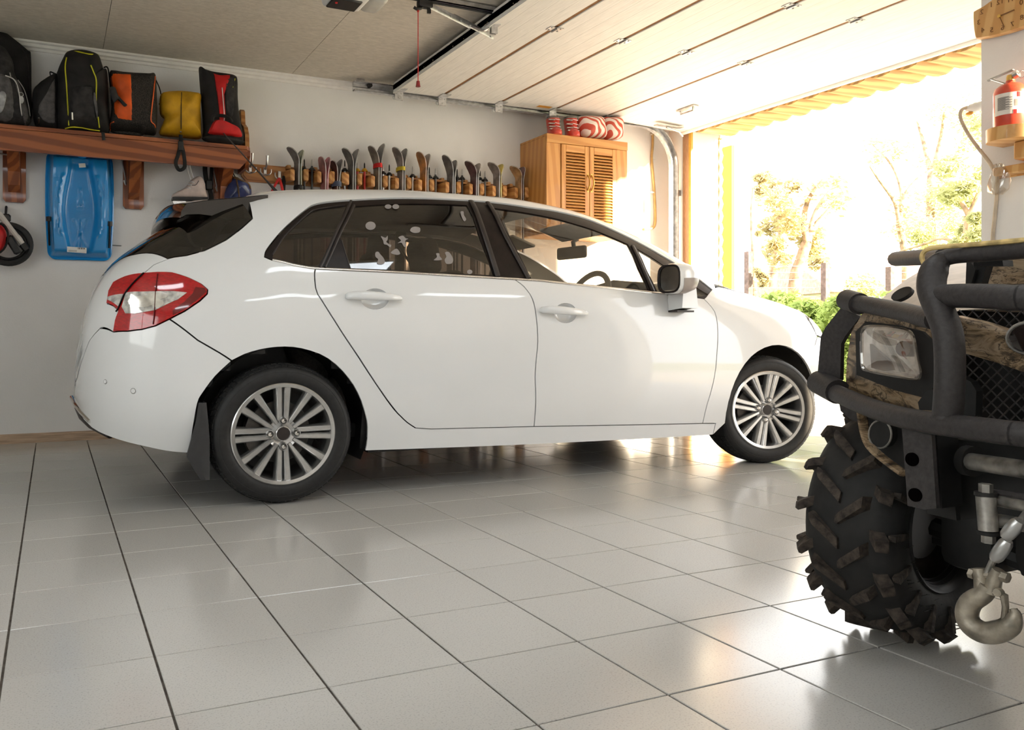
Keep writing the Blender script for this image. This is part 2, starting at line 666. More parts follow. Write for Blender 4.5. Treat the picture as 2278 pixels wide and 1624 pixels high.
CT = math.radians(-1.2)
CO = (0.945, 0.185)
car = thing('hatchback_car', 'white five-door hatchback with silver alloy wheels and dark windows', 'car', (CO[0], CO[1], 0), (0, 0, CT))
_ct, _st = math.cos(CT), math.sin(CT)


def cpix(x, y, z):
    return pix((CO[0] + x * _ct - y * _st, CO[1] + x * _st + y * _ct, z))


def cray(u, v):
    d = ray(u, v)
    return Vector((d.x * _ct + d.y * _st, -d.x * _st + d.y * _ct, d.z))


_dx, _dy = CAM[0] - CO[0], CAM[1] - CO[1]
CLOC = Vector((_dx * _ct + _dy * _st, -_dx * _st + _dy * _ct, CAM[2]))


def cloc(u, v, h):
    """pixel -> point on the car-local plane y = -h"""
    d = cray(u, v)
    return CLOC + d * ((-h - CLOC.y) / d.y)


def pchip(xs, ys, q):
    xs, ys, q = np.array(xs, float), np.array(ys, float), np.array(q, float)
    h = np.diff(xs)
    d = np.diff(ys) / h
    m = np.zeros_like(ys)
    m[0], m[-1] = d[0], d[-1]
    for i in range(1, len(xs) - 1):
        if d[i - 1] * d[i] <= 0:
            m[i] = 0
        else:
            w1, w2 = 2 * h[i] + h[i - 1], h[i] + 2 * h[i - 1]
            m[i] = (w1 + w2) / (w1 / d[i - 1] + w2 / d[i])
    k = np.clip(np.searchsorted(xs, q) - 1, 0, len(xs) - 2)
    t = np.clip((q - xs[k]) / h[k], 0, 1)
    return ((2 * t ** 3 - 3 * t ** 2 + 1) * ys[k] + (t ** 3 - 2 * t ** 2 + t) * h[k] * m[k] + (-2 * t ** 3 + 3 * t ** 2) * ys[k + 1] + (t ** 3 - t ** 2) * h[k] * m[k + 1])


XA, XB = -.76, 3.50
# columns: half width and height of each control line, from the sill (0) to the middle of the roof (7)
LINES = {
    'h0': [(-.76, .30), (-.74, .46), (-.70, .585), (-.62, .70), (-.5, .785), (-.35, .825), (0, .845), (.4, .855), (1.2, .860), (2.2, .855), (2.75, .835), (3.0, .80), (3.2, .74), (3.35, .64), (3.45, .5), (3.5, .34)],
    'z0': [(-.76, .425), (-.74, .375), (-.70, .325), (-.62, .288), (-.5, .256), (-.39, .232), (-.2, .215), (.4, .195), (1.2, .181), (2.3, .172), (2.75, .18), (3.1, .19), (3.3, .21), (3.45, .26), (3.5, .32)],
    'h1': [(-.76, .335), (-.74, .50), (-.70, .625), (-.62, .74), (-.5, .825), (-.35, .868), (0, .888), (.4, .893), (1.2, .895), (2.2, .893), (2.75, .875), (3.0, .835), (3.2, .77), (3.35, .67), (3.45, .54), (3.5, .38)],
    'z1': [(-.76, .445), (-.74, .435), (-.70, .42), (-.62, .40), (-.5, .38), (-.35, .365), (0, .36), (1.2, .36), (2.75, .36), (3.2, .36), (3.45, .36), (3.5, .37)],
    'h2': [(-.76, .345), (-.74, .51), (-.70, .632), (-.62, .746), (-.5, .832), (-.35, .876), (0, .896), (.4, .900), (1.2, .902), (2.2, .899), (2.75, .882), (3.0, .84), (3.2, .775), (3.35, .68), (3.45, .55), (3.5, .39)],
    'z2': [(-.76, .475), (-.74, .515), (-.70, .56), (-.62, .595), (-.5, .61), (0, .62), (2.0, .61), (2.75, .60), (3.2, .565), (3.35, .53), (3.45, .48), (3.5, .43)],
    'h3': [(-.76, .340), (-.74, .50), (-.70, .618), (-.62, .728), (-.5, .812), (-.35, .855), (0, .880), (.4, .886), (1.2, .889), (2.2, .885), (2.75, .86), (3.0, .815), (3.2, .755), (3.35, .66), (3.45, .54), (3.5, .385)],
    'z3': [(-.76, .495), (-.74, .57), (-.70, .67), (-.62, .755), (-.5, .805), (-.35, .835), (0, .845), (.4, .84), (1.2, .82), (2.2, .765), (2.75, .74), (3.0, .715), (3.2, .68), (3.35, .62), (3.45, .54), (3.5, .46)],
    'h4': [(-.76, .33), (-.74, .485), (-.70, .60), (-.62, .700), (-.5, .772), (-.35, .805), (-.15, .828), (.05, .846), (.4, .857), (1.2, .863), (2.0, .859), (2.3, .850), (2.5, .833), (2.75, .812), (3.0, .775), (3.2, .72), (3.35, .64), (3.45, .53), (3.5, .375)],
    'z4': [(-.76, .505), (-.74, .61), (-.70, .745), (-.62, .868), (-.5, .935), (-.35, .972), (-.15, .992), (.05, .99), (.18, .977), (.51, .972), (.85, .961), (1.13, .953), (1.48, .936), (1.69, .923), (1.9, .909), (2.25, .883), (2.5, .862), (2.75, .835), (3.0, .797), (3.2, .748), (3.35, .675), (3.45, .57), (3.5, .475)],
    'h5': [(-.76, .30), (-.74, .44), (-.70, .54), (-.62, .61), (-.5, .640), (-.35, .642), (-.15, .640), (.05, .636), (.4, .632), (.8, .627), (1.2, .624), (1.6, .628), (2.0, .650), (2.3, .685), (2.5, .715), (2.75, .735), (3.0, .715), (3.2, .67), (3.35, .59), (3.45, .48), (3.5, .33)],
    'z5': [(-.76, .515), (-.74, .645), (-.70, .815), (-.62, .953), (-.5, 1.045), (-.35, 1.135), (-.15, 1.245), (.05, 1.312), (.4, 1.348), (.8, 1.368), (1.2, 1.366), (1.6, 1.325), (2.0, 1.205), (2.3, 1.068), (2.5, .958), (2.75, .898), (3.0, .850), (3.2, .795), (3.35, .712), (3.45, .595), (3.5, .485)],
    'h6': [(-.76, .20), (-.74, .30), (-.70, .37), (-.62, .42), (-.5, .44), (.4, .435), (1.2, .43), (2.0, .45), (2.75, .50), (3.2, .46), (3.35, .40), (3.45, .32), (3.5, .20)],
    'z6': [(-.76, .52), (-.74, .66), (-.70, .835), (-.62, .98), (-.5, 1.085), (-.35, 1.185), (-.15, 1.302), (.05, 1.355), (.4, 1.385), (.8, 1.402), (1.2, 1.402), (1.6, 1.372), (2.0, 1.270), (2.3, 1.135), (2.5, 1.000), (2.75, .925), (3.0, .875), (3.2, .82), (3.35, .735), (3.45, .61), (3.5, .49)],
    'z7': [(-.76, .523), (-.74, .665), (-.70, .84), (-.62, .99), (-.5, 1.098), (-.35, 1.20), (-.15, 1.318), (.05, 1.368), (.4, 1.397), (.8, 1.414), (1.2, 1.414), (1.6, 1.388), (2.0, 1.295), (2.3, 1.165), (2.5, 1.020), (2.75, .935), (3.0, .885), (3.2, .83), (3.35, .745), (3.45, .615), (3.5, .492)],
}
NX = 900
_q = np.linspace(XA, XB, NX)
TAB = np.zeros((NX, 8, 2))
for k in range(8):
    TAB[:, k, 0] = 0 if k == 7 else pchip(*zip(*LINES['h%d' % k]), _q)
    TAB[:, k, 1] = pchip(*zip(*LINES['z%d' % k]), _q)
# light smoothing along the car
for _ in range(6):
    TAB[1:-1] = .25 * TAB[:-2] + .5 * TAB[1:-1] + .25 * TAB[2:]
# tangents in chord length
D = TAB[:, 1:] - TAB[:, :-1]
LEN = np.linalg.norm(D, axis=2) + 1e-9
U = D / LEN[..., None]
TAN = np.zeros_like(TAB)
TAN[:, 0] = U[:, 0]
for k in range(1, 7):
    a, b = LEN[:, k - 1, None], LEN[:, k, None]
    TAN[:, k] = (b * U[:, k - 1] + a * U[:, k]) / (a + b)
TAN[:, 7] = (-1, 0)


def csec(x, t):
    """half width and height of the body at station x, section parameter t"""
    f = (min(max(x, XA), XB) - XA) / (XB - XA) * (NX - 1)
    i = min(int(f), NX - 2)
    g = f - i
    k = min(max(int(t), 0), 6)
    w = min(max(t - k, 0), 1)
    P0 = TAB[i, k] * (1 - g) + TAB[i + 1, k] * g
    P1 = TAB[i, k + 1] * (1 - g) + TAB[i + 1, k + 1] * g
    L_ = LEN[i, k] * (1 - g) + LEN[i + 1, k] * g
    M0 = (TAN[i, k] * (1 - g) + TAN[i + 1, k] * g) * L_
    M1 = (TAN[i, k + 1] * (1 - g) + TAN[i + 1, k + 1] * g) * L_
    w2, w3 = w * w, w * w * w
    r = (2 * w3 - 3 * w2 + 1) * P0 + (w3 - 2 * w2 + w) * M0 + (3 * w2 - 2 * w3) * P1 + (w3 - w2) * M1
    return r[0], r[1]


def cpt(x, t, side=-1):
    h, z = csec(x, t)
    return Vector((x, side * h, z))


def cnorm(x, t, side=-1):
    e = .006
    a = cpt(min(x + e, XB), t, side) - cpt(max(x - e, XA), t, side)
    b = cpt(x, min(t + .03, 7), side) - cpt(x, max(t - .03, 0), side)
    n = a.cross(b)
    if side > 0:
        n = -n
    n = n.normalized()
    if t > 6.9 and n.z < 0:
        n = -n
    return n


def t_of_z(x, z, lo=0., hi=5.5):
    for _ in range(40):
        m = (lo + hi) / 2
        if csec(x, m)[1] < z:
            lo = m
        else:
            hi = m
    return (lo + hi) / 2


def pxt(u, v, h=.86):
    """pixel on the photograph -> (x, t) on the near side of the body"""
    for _ in range(14):
        p = cloc(u, v, h)
        x = min(max(p.x, XA + .001), XB - .001)
        t = t_of_z(x, p.z, 0, 6.2)
        h2 = csec(x, t)[0]
        if abs(h2 - h) < 1e-5:
            break
        h = h + .7 * (h2 - h)
    return (x, t)


TS = .21                                                   # metres for one step of t


def dens(poly, step=.025, closed=True):
    out = []
    n = len(poly)
    for i in range(n if closed else n - 1):
        a, b = poly[i], poly[(i + 1) % n]
        L_ = math.hypot(b[0] - a[0], (b[1] - a[1]) * TS)
        m = max(1, int(L_ / step))
        out += [(a[0] + (b[0] - a[0]) * k / m, a[1] + (b[1] - a[1]) * k / m) for k in range(m)]
    if not closed:
        out.append(poly[-1])
    return out


def sm(pts, n=4):
    """smooth open run of (x, t) points"""
    return [(p.x, p.y) for p in spline([(a, b, 0) for a, b in pts], n)]


def shrink(poly, d):
    """move a closed polygon inwards by d metres in the scaled (x, t) plane"""
    P = [Vector((a, b * TS)) for a, b in poly]
    n = len(P)
    area = sum(P[i].x * P[(i + 1) % n].y - P[(i + 1) % n].x * P[i].y for i in range(n))
    sg = 1 if area > 0 else -1
    out = []
    for i in range(n):
        e1 = (P[i] - P[i - 1])
        e2 = (P[(i + 1) % n] - P[i])
        if e1.length < 1e-9 or e2.length < 1e-9:
            out.append(P[i])
            continue
        n1 = Vector((-e1.y, e1.x)).normalized() * sg
        n2 = Vector((-e2.y, e2.x)).normalized() * sg
        m = n1 + n2
        if m.length < .2:
            out.append(P[i] + n1 * d)
        else:
            m.normalize()
            out.append(P[i] + m * d / max(.5, m.dot(n1)))
    return [(p.x, p.y / TS) for p in out]


def inside(poly, x, y):
    r = False
    n = len(poly)
    j = n - 1
    for i in range(n):
        xi, yi = poly[i]
        xj, yj = poly[j]
        if (yi > y) != (yj > y) and x < (xj - xi) * (y - yi) / (yj - yi) + xi:
            r = not r
        j = i
    return r


def panel(name, poly, m, parent, holes=(), off=0.0, thick=.012, gap=.0028, cell=.034, sides=(-1, 1), join=False, step=.025, lab=None):
    """a piece of body skin cut to the outline poly (x, t), with rolled-in edges; off lifts it along the normal"""
    m = MATS[m]
    poly = dens(poly, step)
    if gap:
        poly = shrink(poly, gap)
    holes = [dens(h_, step) for h_ in holes]
    S = [(a, b * TS) for a, b in poly]
    H = [[(a, b * TS) for a, b in h_] for h_ in holes]
    allp = list(S)
    edges = [(i, (i + 1) % len(S)) for i in range(len(S))]
    for h_ in H:
        o = len(allp)
        allp += h_
        edges += [(o + i, o + (i + 1) % len(h_)) for i in range(len(h_))]
    bnd = np.array(allp)
    x0, x1 = min(p[0] for p in S), max(p[0] for p in S)
    y0, y1 = min(p[1] for p in S), max(p[1] for p in S)
    pts = list(allp)
    ny = int((y1 - y0) / cell) + 1
    nx = int((x1 - x0) / cell) + 1
    for iy in range(ny + 1):
        for ix in range(nx + 1):
            px = x0 + (ix + (.5 if iy % 2 else 0)) * cell
            py = y0 + iy * cell
            if not inside(S, px, py) or any(inside(h_, px, py) for h_ in H):
                continue
            if np.min((bnd[:, 0] - px) ** 2 + (bnd[:, 1] - py) ** 2) < (cell * .42) ** 2:
                continue
            pts.append((px, py))
    r = delaunay_2d_cdt([Vector(p) for p in pts], edges, [], 0, 1e-7)
    V2 = [(p.x, p.y) for p in r[0]]
    tris = []
    for f in r[2]:
        cx_ = sum(V2[i][0] for i in f) / len(f)
        cy_ = sum(V2[i][1] for i in f) / len(f)
        if inside(S, cx_, cy_) and not any(inside(h_, cx_, cy_) for h_ in H):
            tris.append(tuple(f))
    used = {}
    for f in tris:
        for i in f:
            used.setdefault(i, len(used))
    order = sorted(used, key=used.get)
    cnt = {}
    for f in tris:
        for a, b in zip(f, f[1:] + f[:1]):
            k = (min(a, b), max(a, b))
            cnt.setdefault(k, []).append((a, b))
    border = [v_[0] for v_ in cnt.values() if len(v_) == 1]
    res = []
    acc = None
    for sd_ in sides:
        vs, ns = [], []
        for i in order:
            x, t = V2[i][0], V2[i][1] / TS
            n_ = cnorm(x, t, sd_)
            vs.append(cpt(x, t, sd_) + n_ * off)
            ns.append(n_)
        fs = [tuple(used[i] for i in f) for f in tris]
        # orient outwards
        f0 = fs[len(fs) // 2]
        nn = (vs[f0[1]] - vs[f0[0]]).cross(vs[f0[2]] - vs[f0[0]])
        flip = nn.dot(ns[f0[0]]) < 0
        if flip:
            fs = [f[::-1] for f in fs]
        nb = len(vs)
        lut = {}
        rim = []
        for a, b in border:
            ia, ib = used[a], used[b]
            if flip:
                ia, ib = ib, ia
            for q in (ia, ib):
                if q not in lut:
                    lut[q] = len(vs)
                    vs.append(vs[q] - ns[q] * thick)
                    ns.append(ns[q])
            rim.append((ib, ia, lut[ia], lut[ib]))
        if join and acc is not None:
            o = len(acc[0])
            acc = (acc[0] + vs, acc[1] + ns, acc[2] + [tuple(i + o for i in f) for f in fs], acc[3] + [tuple(i + o for i in f) for f in rim])
        else:
            acc = (vs, ns, fs, rim)
        if join and sd_ != sides[-1]:
            continue
        vs, ns, fs, rim = acc
        me = bpy.data.meshes.new(name)
        me.from_pydata([tuple(p) for p in vs], [], fs + rim)
        me.materials.append(m)
        me.shade_smooth()
        cn = []
        for pi_, p_ in enumerate(me.polygons):
            if pi_ < len(fs):
                cn += [tuple(ns[i]) for i in p_.vertices]
            else:
                cn += [tuple(p_.normal)] * len(p_.vertices)
        me.normals_split_custom_set(cn)
        o = link(name, me, parent)
        if lab:
            o['label'] = lab
        res.append(o)
        if not join:
            acc = None
    return res


PX = lambda L_, h=.86: [pxt(u, v, h) for u, v in L_]

# ---- shared lines read off the photograph
gap_r = sm(PX([(702, 597), (700, 614), (707, 655), (743, 711), (784, 774), (822, 832), (860, 888), (885, 920), (905, 939), (925, 952.5)]), 3)
door_bot = PX([(960, 954.5), (1188, 949), (1400, 945.5), (1563, 942)])
gap_f = sm(PX([(1144, 621), (1166, 638), (1184, 664), (1193, 705), (1196.5, 760), (1193, 800), (1190.5, 840), (1192, 890), (1188, 949)]), 3)
gap_a = sm(PX([(1566, 665), (1590, 694), (1597, 740), (1594, 800), (1587, 850), (1573, 900), (1563, 942)]), 3)
belt_r = PX([(702, 597), (867, 605), (1021, 614), (1144, 621)])
belt_f = PX([(1144, 621), (1208, 625), (1287, 634), (1366, 642), (1445, 650), (1482, 654.5), (1527, 659.5), (1566, 665)])
band_top = sm(PX([(589, 571), (594, 555), (621, 521), (652, 491), (683, 465), (698, 456), (726, 450), (784, 445), (867, 441), (929, 441), (990, 443), (1082, 448.5), (1174, 461), (1234, 469), (1300, 485), (1366, 512), (1419, 538), (1471, 567), (1508, 589), (1542, 612), (1571, 633), (1592, 651), (1595, 658)], .64), 3)
band_bot_q = PX([(606, 578), (652, 589), (702, 597)])
arch_r = sm(PX([(812, 1003), (816, 979), (816, 938), (803, 892), (775, 842), (730, 799), (670, 776), (616, 773), (561, 783), (516, 803)]), 3)
arch_r2 = sm(PX([(516, 803), (479, 838), (452, 874), (440, 897), (432, 940), (425, 985), (420, 1008)]), 3)
bump_gap = PX([(377, 710), (440, 757), (516, 803)])
FAX, FAZ = 2.735, .285
farc = []
for k in range(25):
    a = R(198 - k * 9.2)
    x = FAX + .352 * math.cos(a)
    z = FAZ + .352 * math.sin(a)
    farc.append((x, t_of_z(x, max(z, csec(x, 0)[1] + .002), 0, 5)))
tail_out = PX([(238.5, 676), (243, 649), (254, 629), (281.6, 615.4), (318.6, 608.7), (352.5, 606), (383, 606.8), (420, 618.5), (448, 632.4), (461.8, 644.7), (460.9, 654), (445, 669.3), (411, 692.4), (377, 710), (346, 725), (315.5, 733), (284.7, 737), (253, 738.6), (257, 714), (264.7, 692.4), (254, 681.7)], .76)
glass_edge = PX([(388, 572), (415, 568.5), (456, 557), (502, 534), (538, 507), (561, 486)], .7)
tail_top = tail_out[4:14]                                  # from the tailgate gap round to the bumper gap
sil = t_of_z(.03, 1.32, 4, 6.5)

# ---- white side frame: quarter panel, roof rail and sill in one
side = []
side += gap_r + door_bot
side += PX([(1592, 942), (1586, 971)])
side += PX([(1400, 979), (1200, 988.5), (1000, 996.5)]) + arch_r
side += bump_gap[::-1][1:]
side += tail_top[::-1][1:]
side += PX([(342, 589), (374, 575.5)], .74) + glass_edge
side += [(-.06, 5.35), (.0, 5.45), (.05, 5.5)] + [(x, 5.45) for x in (.2, .6, 1.0, 1.4, 1.7, 2.0, 2.2, 2.4, 2.49)]
side += band_top[::-1]
side += band_bot_q
panel('side_frame', side[:-1], 'car_white', car, cell=.030, lab='white quarter panel, roof rail and sill')

panel('rear_bumper', bump_gap + arch_r2[1:] + [(x, 0.0) for x in (-.42, -.5, -.58, -.64, -.69, -.72, -.74, -.755)] + [(-.758, .6), (-.757, 1.2), (-.752, 2.0), (-.735, 2.7), (-.70, 3.05), (-.66, 3.02)] + tail_out[17:13:-1][:4], 'car_white', car, cell=.022, step=.018)
# ---- front fender, front bumper, doors
fender = gap_a[::-1] + [(2.515, 4.88), (2.6, 4.98), (2.75, 5.0), (2.9, 5.0), (3.05, 4.98), (3.12, 4.6), (3.10, 4.0), (3.12, 3.4), (3.14, 2.9), (3.09, 2.45)] + [p for p in farc[::-1] if p[1] > 0.06] + PX([(1586, 971), (1592, 942)])
panel('front_fender', fender, 'car_white', car, cell=.036)
fb = [p for p in farc if p[0] > FAX + .2][::-1]
fb = [(3.09, 2.43), (3.14, 2.88), (3.2, 2.95), (3.35, 2.95), (3.45, 2.9), (3.495, 2.8), (3.497, 1.5), (3.495, .1), (3.4, .05), (3.2, .05), (3.09, .05)] + [p for p in farc[::-1] if p[0] > FAX + .1 and p[1] < 2.4]
panel('front_bumper', fb, 'car_white', car, cell=.04)
panel('headlight', [(3.13, 2.95), (3.2, 3.0), (3.33, 3.0), (3.42, 3.05), (3.40, 4.2), (3.30, 4.75), (3.15, 4.6), (3.12, 4.0)], 'lens_clear', car, off=.002, cell=.035)

el = lambda u, v, a, b, n=26: [pxt(u + a * math.cos(2 * PI * k / n), v + b * math.sin(2 * PI * k / n)) for k in range(n)]
cup_r = el(834, 665, 31, 23.5)
cup_f = el(1258, 696.5, 25.5, 22.5)
rear_door = belt_r + gap_f[1:] + PX([(960, 954.5)]) + gap_r[::-1][:-1]
front_door = belt_f + gap_a[1:] + PX([(1400, 945.5)]) + gap_f[::-1][:-1]
rd = panel('rear_door', rear_door, 'car_white', car, holes=[cup_r], cell=.036)
fd = panel('front_door', front_door, 'car_white', car, holes=[cup_f], cell=.036)


def bowl(poly, depth, parent, side=-1):
    c = (sum(p[0] for p in poly) / len(poly), sum(p[1] for p in poly) / len(poly))
    n_ = cnorm(*c, side)
    rings = []
    for s_, d_ in ((1, 0), (.985, .25), (.93, .55), (.8, .85), (.55, 1), (.2, 1.06)):
        rings.append([cpt(c[0] + (p[0] - c[0]) * s_, c[1] + (p[1] - c[1]) * s_, side) - n_ * depth * d_ for p in poly])
    m_ = MB().grid(rings, closev=True)
    m_.f.append(tuple(len(m_.v) - len(poly) + k for k in range(len(poly))))
    return m_.obj('handle_recess', 'car_white', parent, 60)


def grip(u0, u1, v0, v1, parent, lock, side=-1):
    """pull handle: a bar standing off the door, thick at the hinge end and tapering to the tip"""
    a = Vector(cpt(*pxt(u0, v0), side))
    b = Vector(cpt(*pxt(u1, v1), side))
    n_ = cnorm(*pxt((u0 + u1) / 2, (v0 + v1) / 2), side)
    ax = (b - a).normalized()
    up = n_.cross(ax).normalized()
    if up.z < 0:
        up = -up
    prof = [(0, .0085, .004, .006), (.03, .0150, .012, .012), (.12, .0175, .026, .013), (.26, .0190, .036, .012), (.42, .0185, .040, .011), (.6, .0170, .040, .011), (.78, .0145, .036, .010), (.92, .0115, .028, .009), (1, .0065, .016, .006)]
    L_ = (b - a).length
    rings = []
    for s_, hh, so_, th in prof:
        c = a + ax * (L_ * s_) + n_ * so_
        rings.append([c + up * (hh * math.copysign(abs(math.sin(q)) ** .7, math.sin(q))) + n_ * (th * math.copysign(abs(math.cos(q)) ** .7, math.cos(q))) for q in [2 * PI * k / 14 for k in range(14)]])
    m_ = MB().grid(rings, closev=True)
    m_.f.append(tuple(range(13, -1, -1)))
    m_.f.append(tuple(len(m_.v) - 14 + k for k in range(14)))
    h_ = m_.obj('handle', 'car_white', parent, 50)
    if lock:
        MB().disc(a + ax * .024 + n_ * .027, n_, .0055, .004, 16).obj('lock_cylinder', 'chrome', h_, 40)
    return h_


bowl(cup_r, .030, rd[0])
grip(768, 891, 659, 666, rd[0], False)
bowl(cup_f, .030, fd[0])
grip(1200, 1303, 690, 699, fd[0], True)

# ---- glass and its black surround
g_q = sm(PX([(606, 573), (612, 556), (631, 530), (661, 499), (690, 473), (707, 466), (740, 460), (771, 457)], .66), 3) + sm(PX([(771, 457), (757, 490), (735, 540), (708, 592)], .74), 3)[1:] + PX([(660, 586)])
g_r = PX([(792, 457), (860, 452.5), (940, 451.5), (1000, 452.5), (1039, 455)], .66) + PX([(1070, 534), (1100, 612)], .8) + PX([(1000, 607), (900, 601), (780, 596)], .85) + PX([(757, 528), (772, 492)], .76)
g_f = PX([(1098, 461), (1140, 467), (1192, 475.5), (1245, 486.5), (1313, 507), (1366, 528), (1398, 542)], .67) + PX([(1422, 596), (1444, 645)], .82) + PX([(1366, 638), (1287, 630), (1208, 622), (1183, 619)], .85) + PX([(1155, 564), (1125, 508)], .76)
g_t = PX([(1418, 552), (1450, 571), (1477, 589), (1520, 616), (1556, 642), (1578, 655)], .72) + PX([(1560, 659), (1520, 655), (1464, 649)], .85) + PX([(1440, 600)], .8)
band = band_top + PX([(1587, 663.5)], .83) + belt_f[::-1] + belt_r[::-1][1:] + band_bot_q[::-1][1:]
panel('window_surround', band, 'band_black', car, holes=[g_q, g_r, g_f, g_t], off=-.004, cell=.03, gap=.001, thick=.012)
panel('quarter_glass', g_q, 'glass_rear', car, off=-.005, gap=-.004, thick=.003, cell=.04)
glr = panel('door_glass', g_r, 'glass_rear', car, off=-.007, gap=-.004, thick=.003, cell=.04)
panel('door_glass', g_f, 'glass_front', car, off=-.007, gap=-.004, thick=.003, cell=.04)
panel('quarter_glass', g_t, 'glass_front', car, off=-.006, gap=-.003, thick=.003, cell=.04)


def strip(name, line, w, off, m, parent, both=True, hgt=.004):
    """raised band of width w metres along a run of (x, t) points"""
    for sd_ in ((-1, 1) if both else (-1,)):
        P = [cpt(*p, sd_) for p in line]
        Nn = [cnorm(*p, sd_) for p in line]
        rows = []
        for i, p in enumerate(P):
            t_ = (P[min(i + 1, len(P) - 1)] - P[max(i - 1, 0)]).normalized()
            b_ = Nn[i].cross(t_).normalized()
            rows.append([p + b_ * w / 2 + Nn[i] * (off - hgt), p + b_ * w / 2 + Nn[i] * off, p + b_ * w * .2 + Nn[i] * (off + hgt * .6), p - b_ * w * .2 + Nn[i] * (off + hgt * .6), p - b_ * w / 2 + Nn[i] * off, p - b_ * w / 2 + Nn[i] * (off - hgt)])
        m_ = MB().grid(rows)
        m_.f.append(tuple(range(6)))
        m_.f.append(tuple(len(m_.v) - 6 + k for k in range(6)))
        m_.obj(name, m, parent, 40)


strip('belt_trim', dens(belt_r, .03, False), .011, .002, 'chrome', car)
strip('belt_trim', dens(belt_f[:7], .03, False), .011, .002, 'chrome', car)
strip('belt_trim', dens(band_bot_q, .03, False), .011, .001, 'chrome', car)
# raised black frames of the door windows
strip('window_frame', sm(PX([(781, 447), (768, 476), (745, 522), (712, 595)], .75), 5), .012, .003, 'trim_black', car)
strip('window_frame', sm(PX([(788, 456), (776, 482), (752, 530), (723, 594)], .75), 5), .010, .003, 'trim_black', car)
strip('window_frame', sm(PX([(1047, 447), (1075, 515), (1107, 615)], .75), 5), .026, .004, 'trim_black', car)
strip('window_frame', sm(PX([(1084, 450), (1122, 520), (1175, 619)], .75), 5), .022, .004, 'trim_black', car)
strip('window_frame', sm(PX([(1407, 546), (1430, 596), (1453, 648)], .78), 5), .022, .002, 'trim_black', car)
strip('window_seal', sm(PX([(760, 533), (770, 566), (780, 596)], .8), 5), .005, -.003, 'trim_black', car)
strip('glass_run', sm(PX([(606, 566), (631, 527), (661, 496), (690, 471), (707, 464), (768, 455)], .66), 3), .006, -.001, 'trim_black', car)

# ---- roof, screens, bonnet, tailgate
panel('roof', [(.05, 5.5)] + [(x, 5.47) for x in (.4, .8, 1.2, 1.5)] + [(1.55, 5.47), (1.58, 6), (1.62, 6.5), (1.63, 7), (.02, 7), (.03, 6.2)], 'car_white', car, cell=.05, sides=(-1, 1), join=True, gap=.0)
panel('windscreen', [(1.57, 5.47), (1.8, 5.47), (2.1, 5.47), (2.35, 5.47), (2.47, 5.47), (2.50, 6), (2.52, 7), (1.64, 7), (1.63, 6.5), (1.59, 6)], 'glass_front', car, off=-.002, cell=.06, sides=(-1, 1), join=True, gap=.0, thick=.003)
panel('bonnet', [(2.52, 5.47), (2.56, 5.05), (2.8, 5.02), (3.05, 5.0), (3.15, 4.75), (3.30, 4.8), (3.40, 5.2), (3.42, 6), (3.43, 7), (2.54, 7), (2.53, 6)], 'car_white', car, cell=.06, sides=(-1, 1), join=True, gap=.001)
panel('grille', [(3.42, 3.1), (3.44, 4.2), (3.41, 5.1), (3.43, 6), (3.44, 7), (3.497, 7), (3.497, 3.1)], 'trim_black', car, cell=.04, sides=(-1, 1), join=True, gap=.001, off=-.006)
rg = glass_edge[::-1] + PX([(374, 575)], .72) + [(-.60, 5.45), (-.635, 6.0), (-.645, 7), (-.17, 7), (-.17, 6.2), (-.14, 5.6)]
panel('rear_window', rg, 'glass_dark', car, off=.002, cell=.045, sides=(-1, 1), join=True, gap=.001, thick=.004)
tg = PX([(374, 576.5), (342, 589)], .74) + tail_out[4::-1] + tail_out[:16:-1][:4] + [(-.66, 3.05), (-.70, 3.08), (-.735, 2.75), (-.752, 2.2), (-.757, 7), (-.70, 7), (-.65, 7), (-.64, 6.0), (-.605, 5.47)]
panel('tailgate', tg, 'car_white', car, cell=.024, sides=(-1, 1), join=True, gap=.0015, step=.02)

# ---- tail lamps: red housing, dark corner, clear middle, dividing seams
tl = panel('tail_light', tail_out, 'tail_red', car, off=.007, thick=.02, gap=.002, cell=.018, step=.014)
mid = PX([(283, 652), (320, 650), (352, 649.3), (395, 650), (416, 652.4), (395.6, 667.8), (371, 678.6), (346, 691), (303, 698.6), (282, 698), (274, 683)], .78)
left = PX([(243, 662), (262, 656.5), (277, 655), (272, 672), (266, 682), (254, 673), (243, 668)], .74)
corner = PX([(455, 642), (459, 650), (440, 667), (411, 688), (385, 702), (385, 692), (411, 672), (428, 655), (435, 640)], .80)
for sd_, o_ in zip((-1, 1), tl):
    panel('clear_lens', mid, 'lens_clear', o_, off=.010, thick=.006, gap=.0, cell=.016, sides=(sd_,), step=.012)
    panel('clear_lens', left, 'lens_clear', o_, off=.010, thick=.006, gap=.0, cell=.016, sides=(sd_,), step=.012)
    panel('corner_lens', corner, 'tail_dark', o_, off=.009, thick=.006, gap=.0, cell=.016, sides=(sd_,), step=.012)
    for (u, v, a, b) in ((352, 659, 23, 9), (318, 672, 30, 13), (352, 676, 14, 9)):
        pl = [pxt(u + a * math.cos(2 * PI * k / 16), v + b * math.sin(2 * PI * k / 16), .78) for k in range(16)]
        panel('reflector', pl, 'lens_reflector', o_, off=.013, thick=.005, gap=0, cell=.015, sides=(sd_,), step=.012)
    strip('seam', sm(PX([(352, 612), (348, 650), (346, 690), (342, 722)], .78), 4), .004, .0125, 'tail_dark', o_, both=False)
    strip('seam', sm(PX([(322, 610), (300, 631), (281, 655), (268, 684), (262, 694)], .76), 4), .005, .0125, 'car_black', o_, both=False)

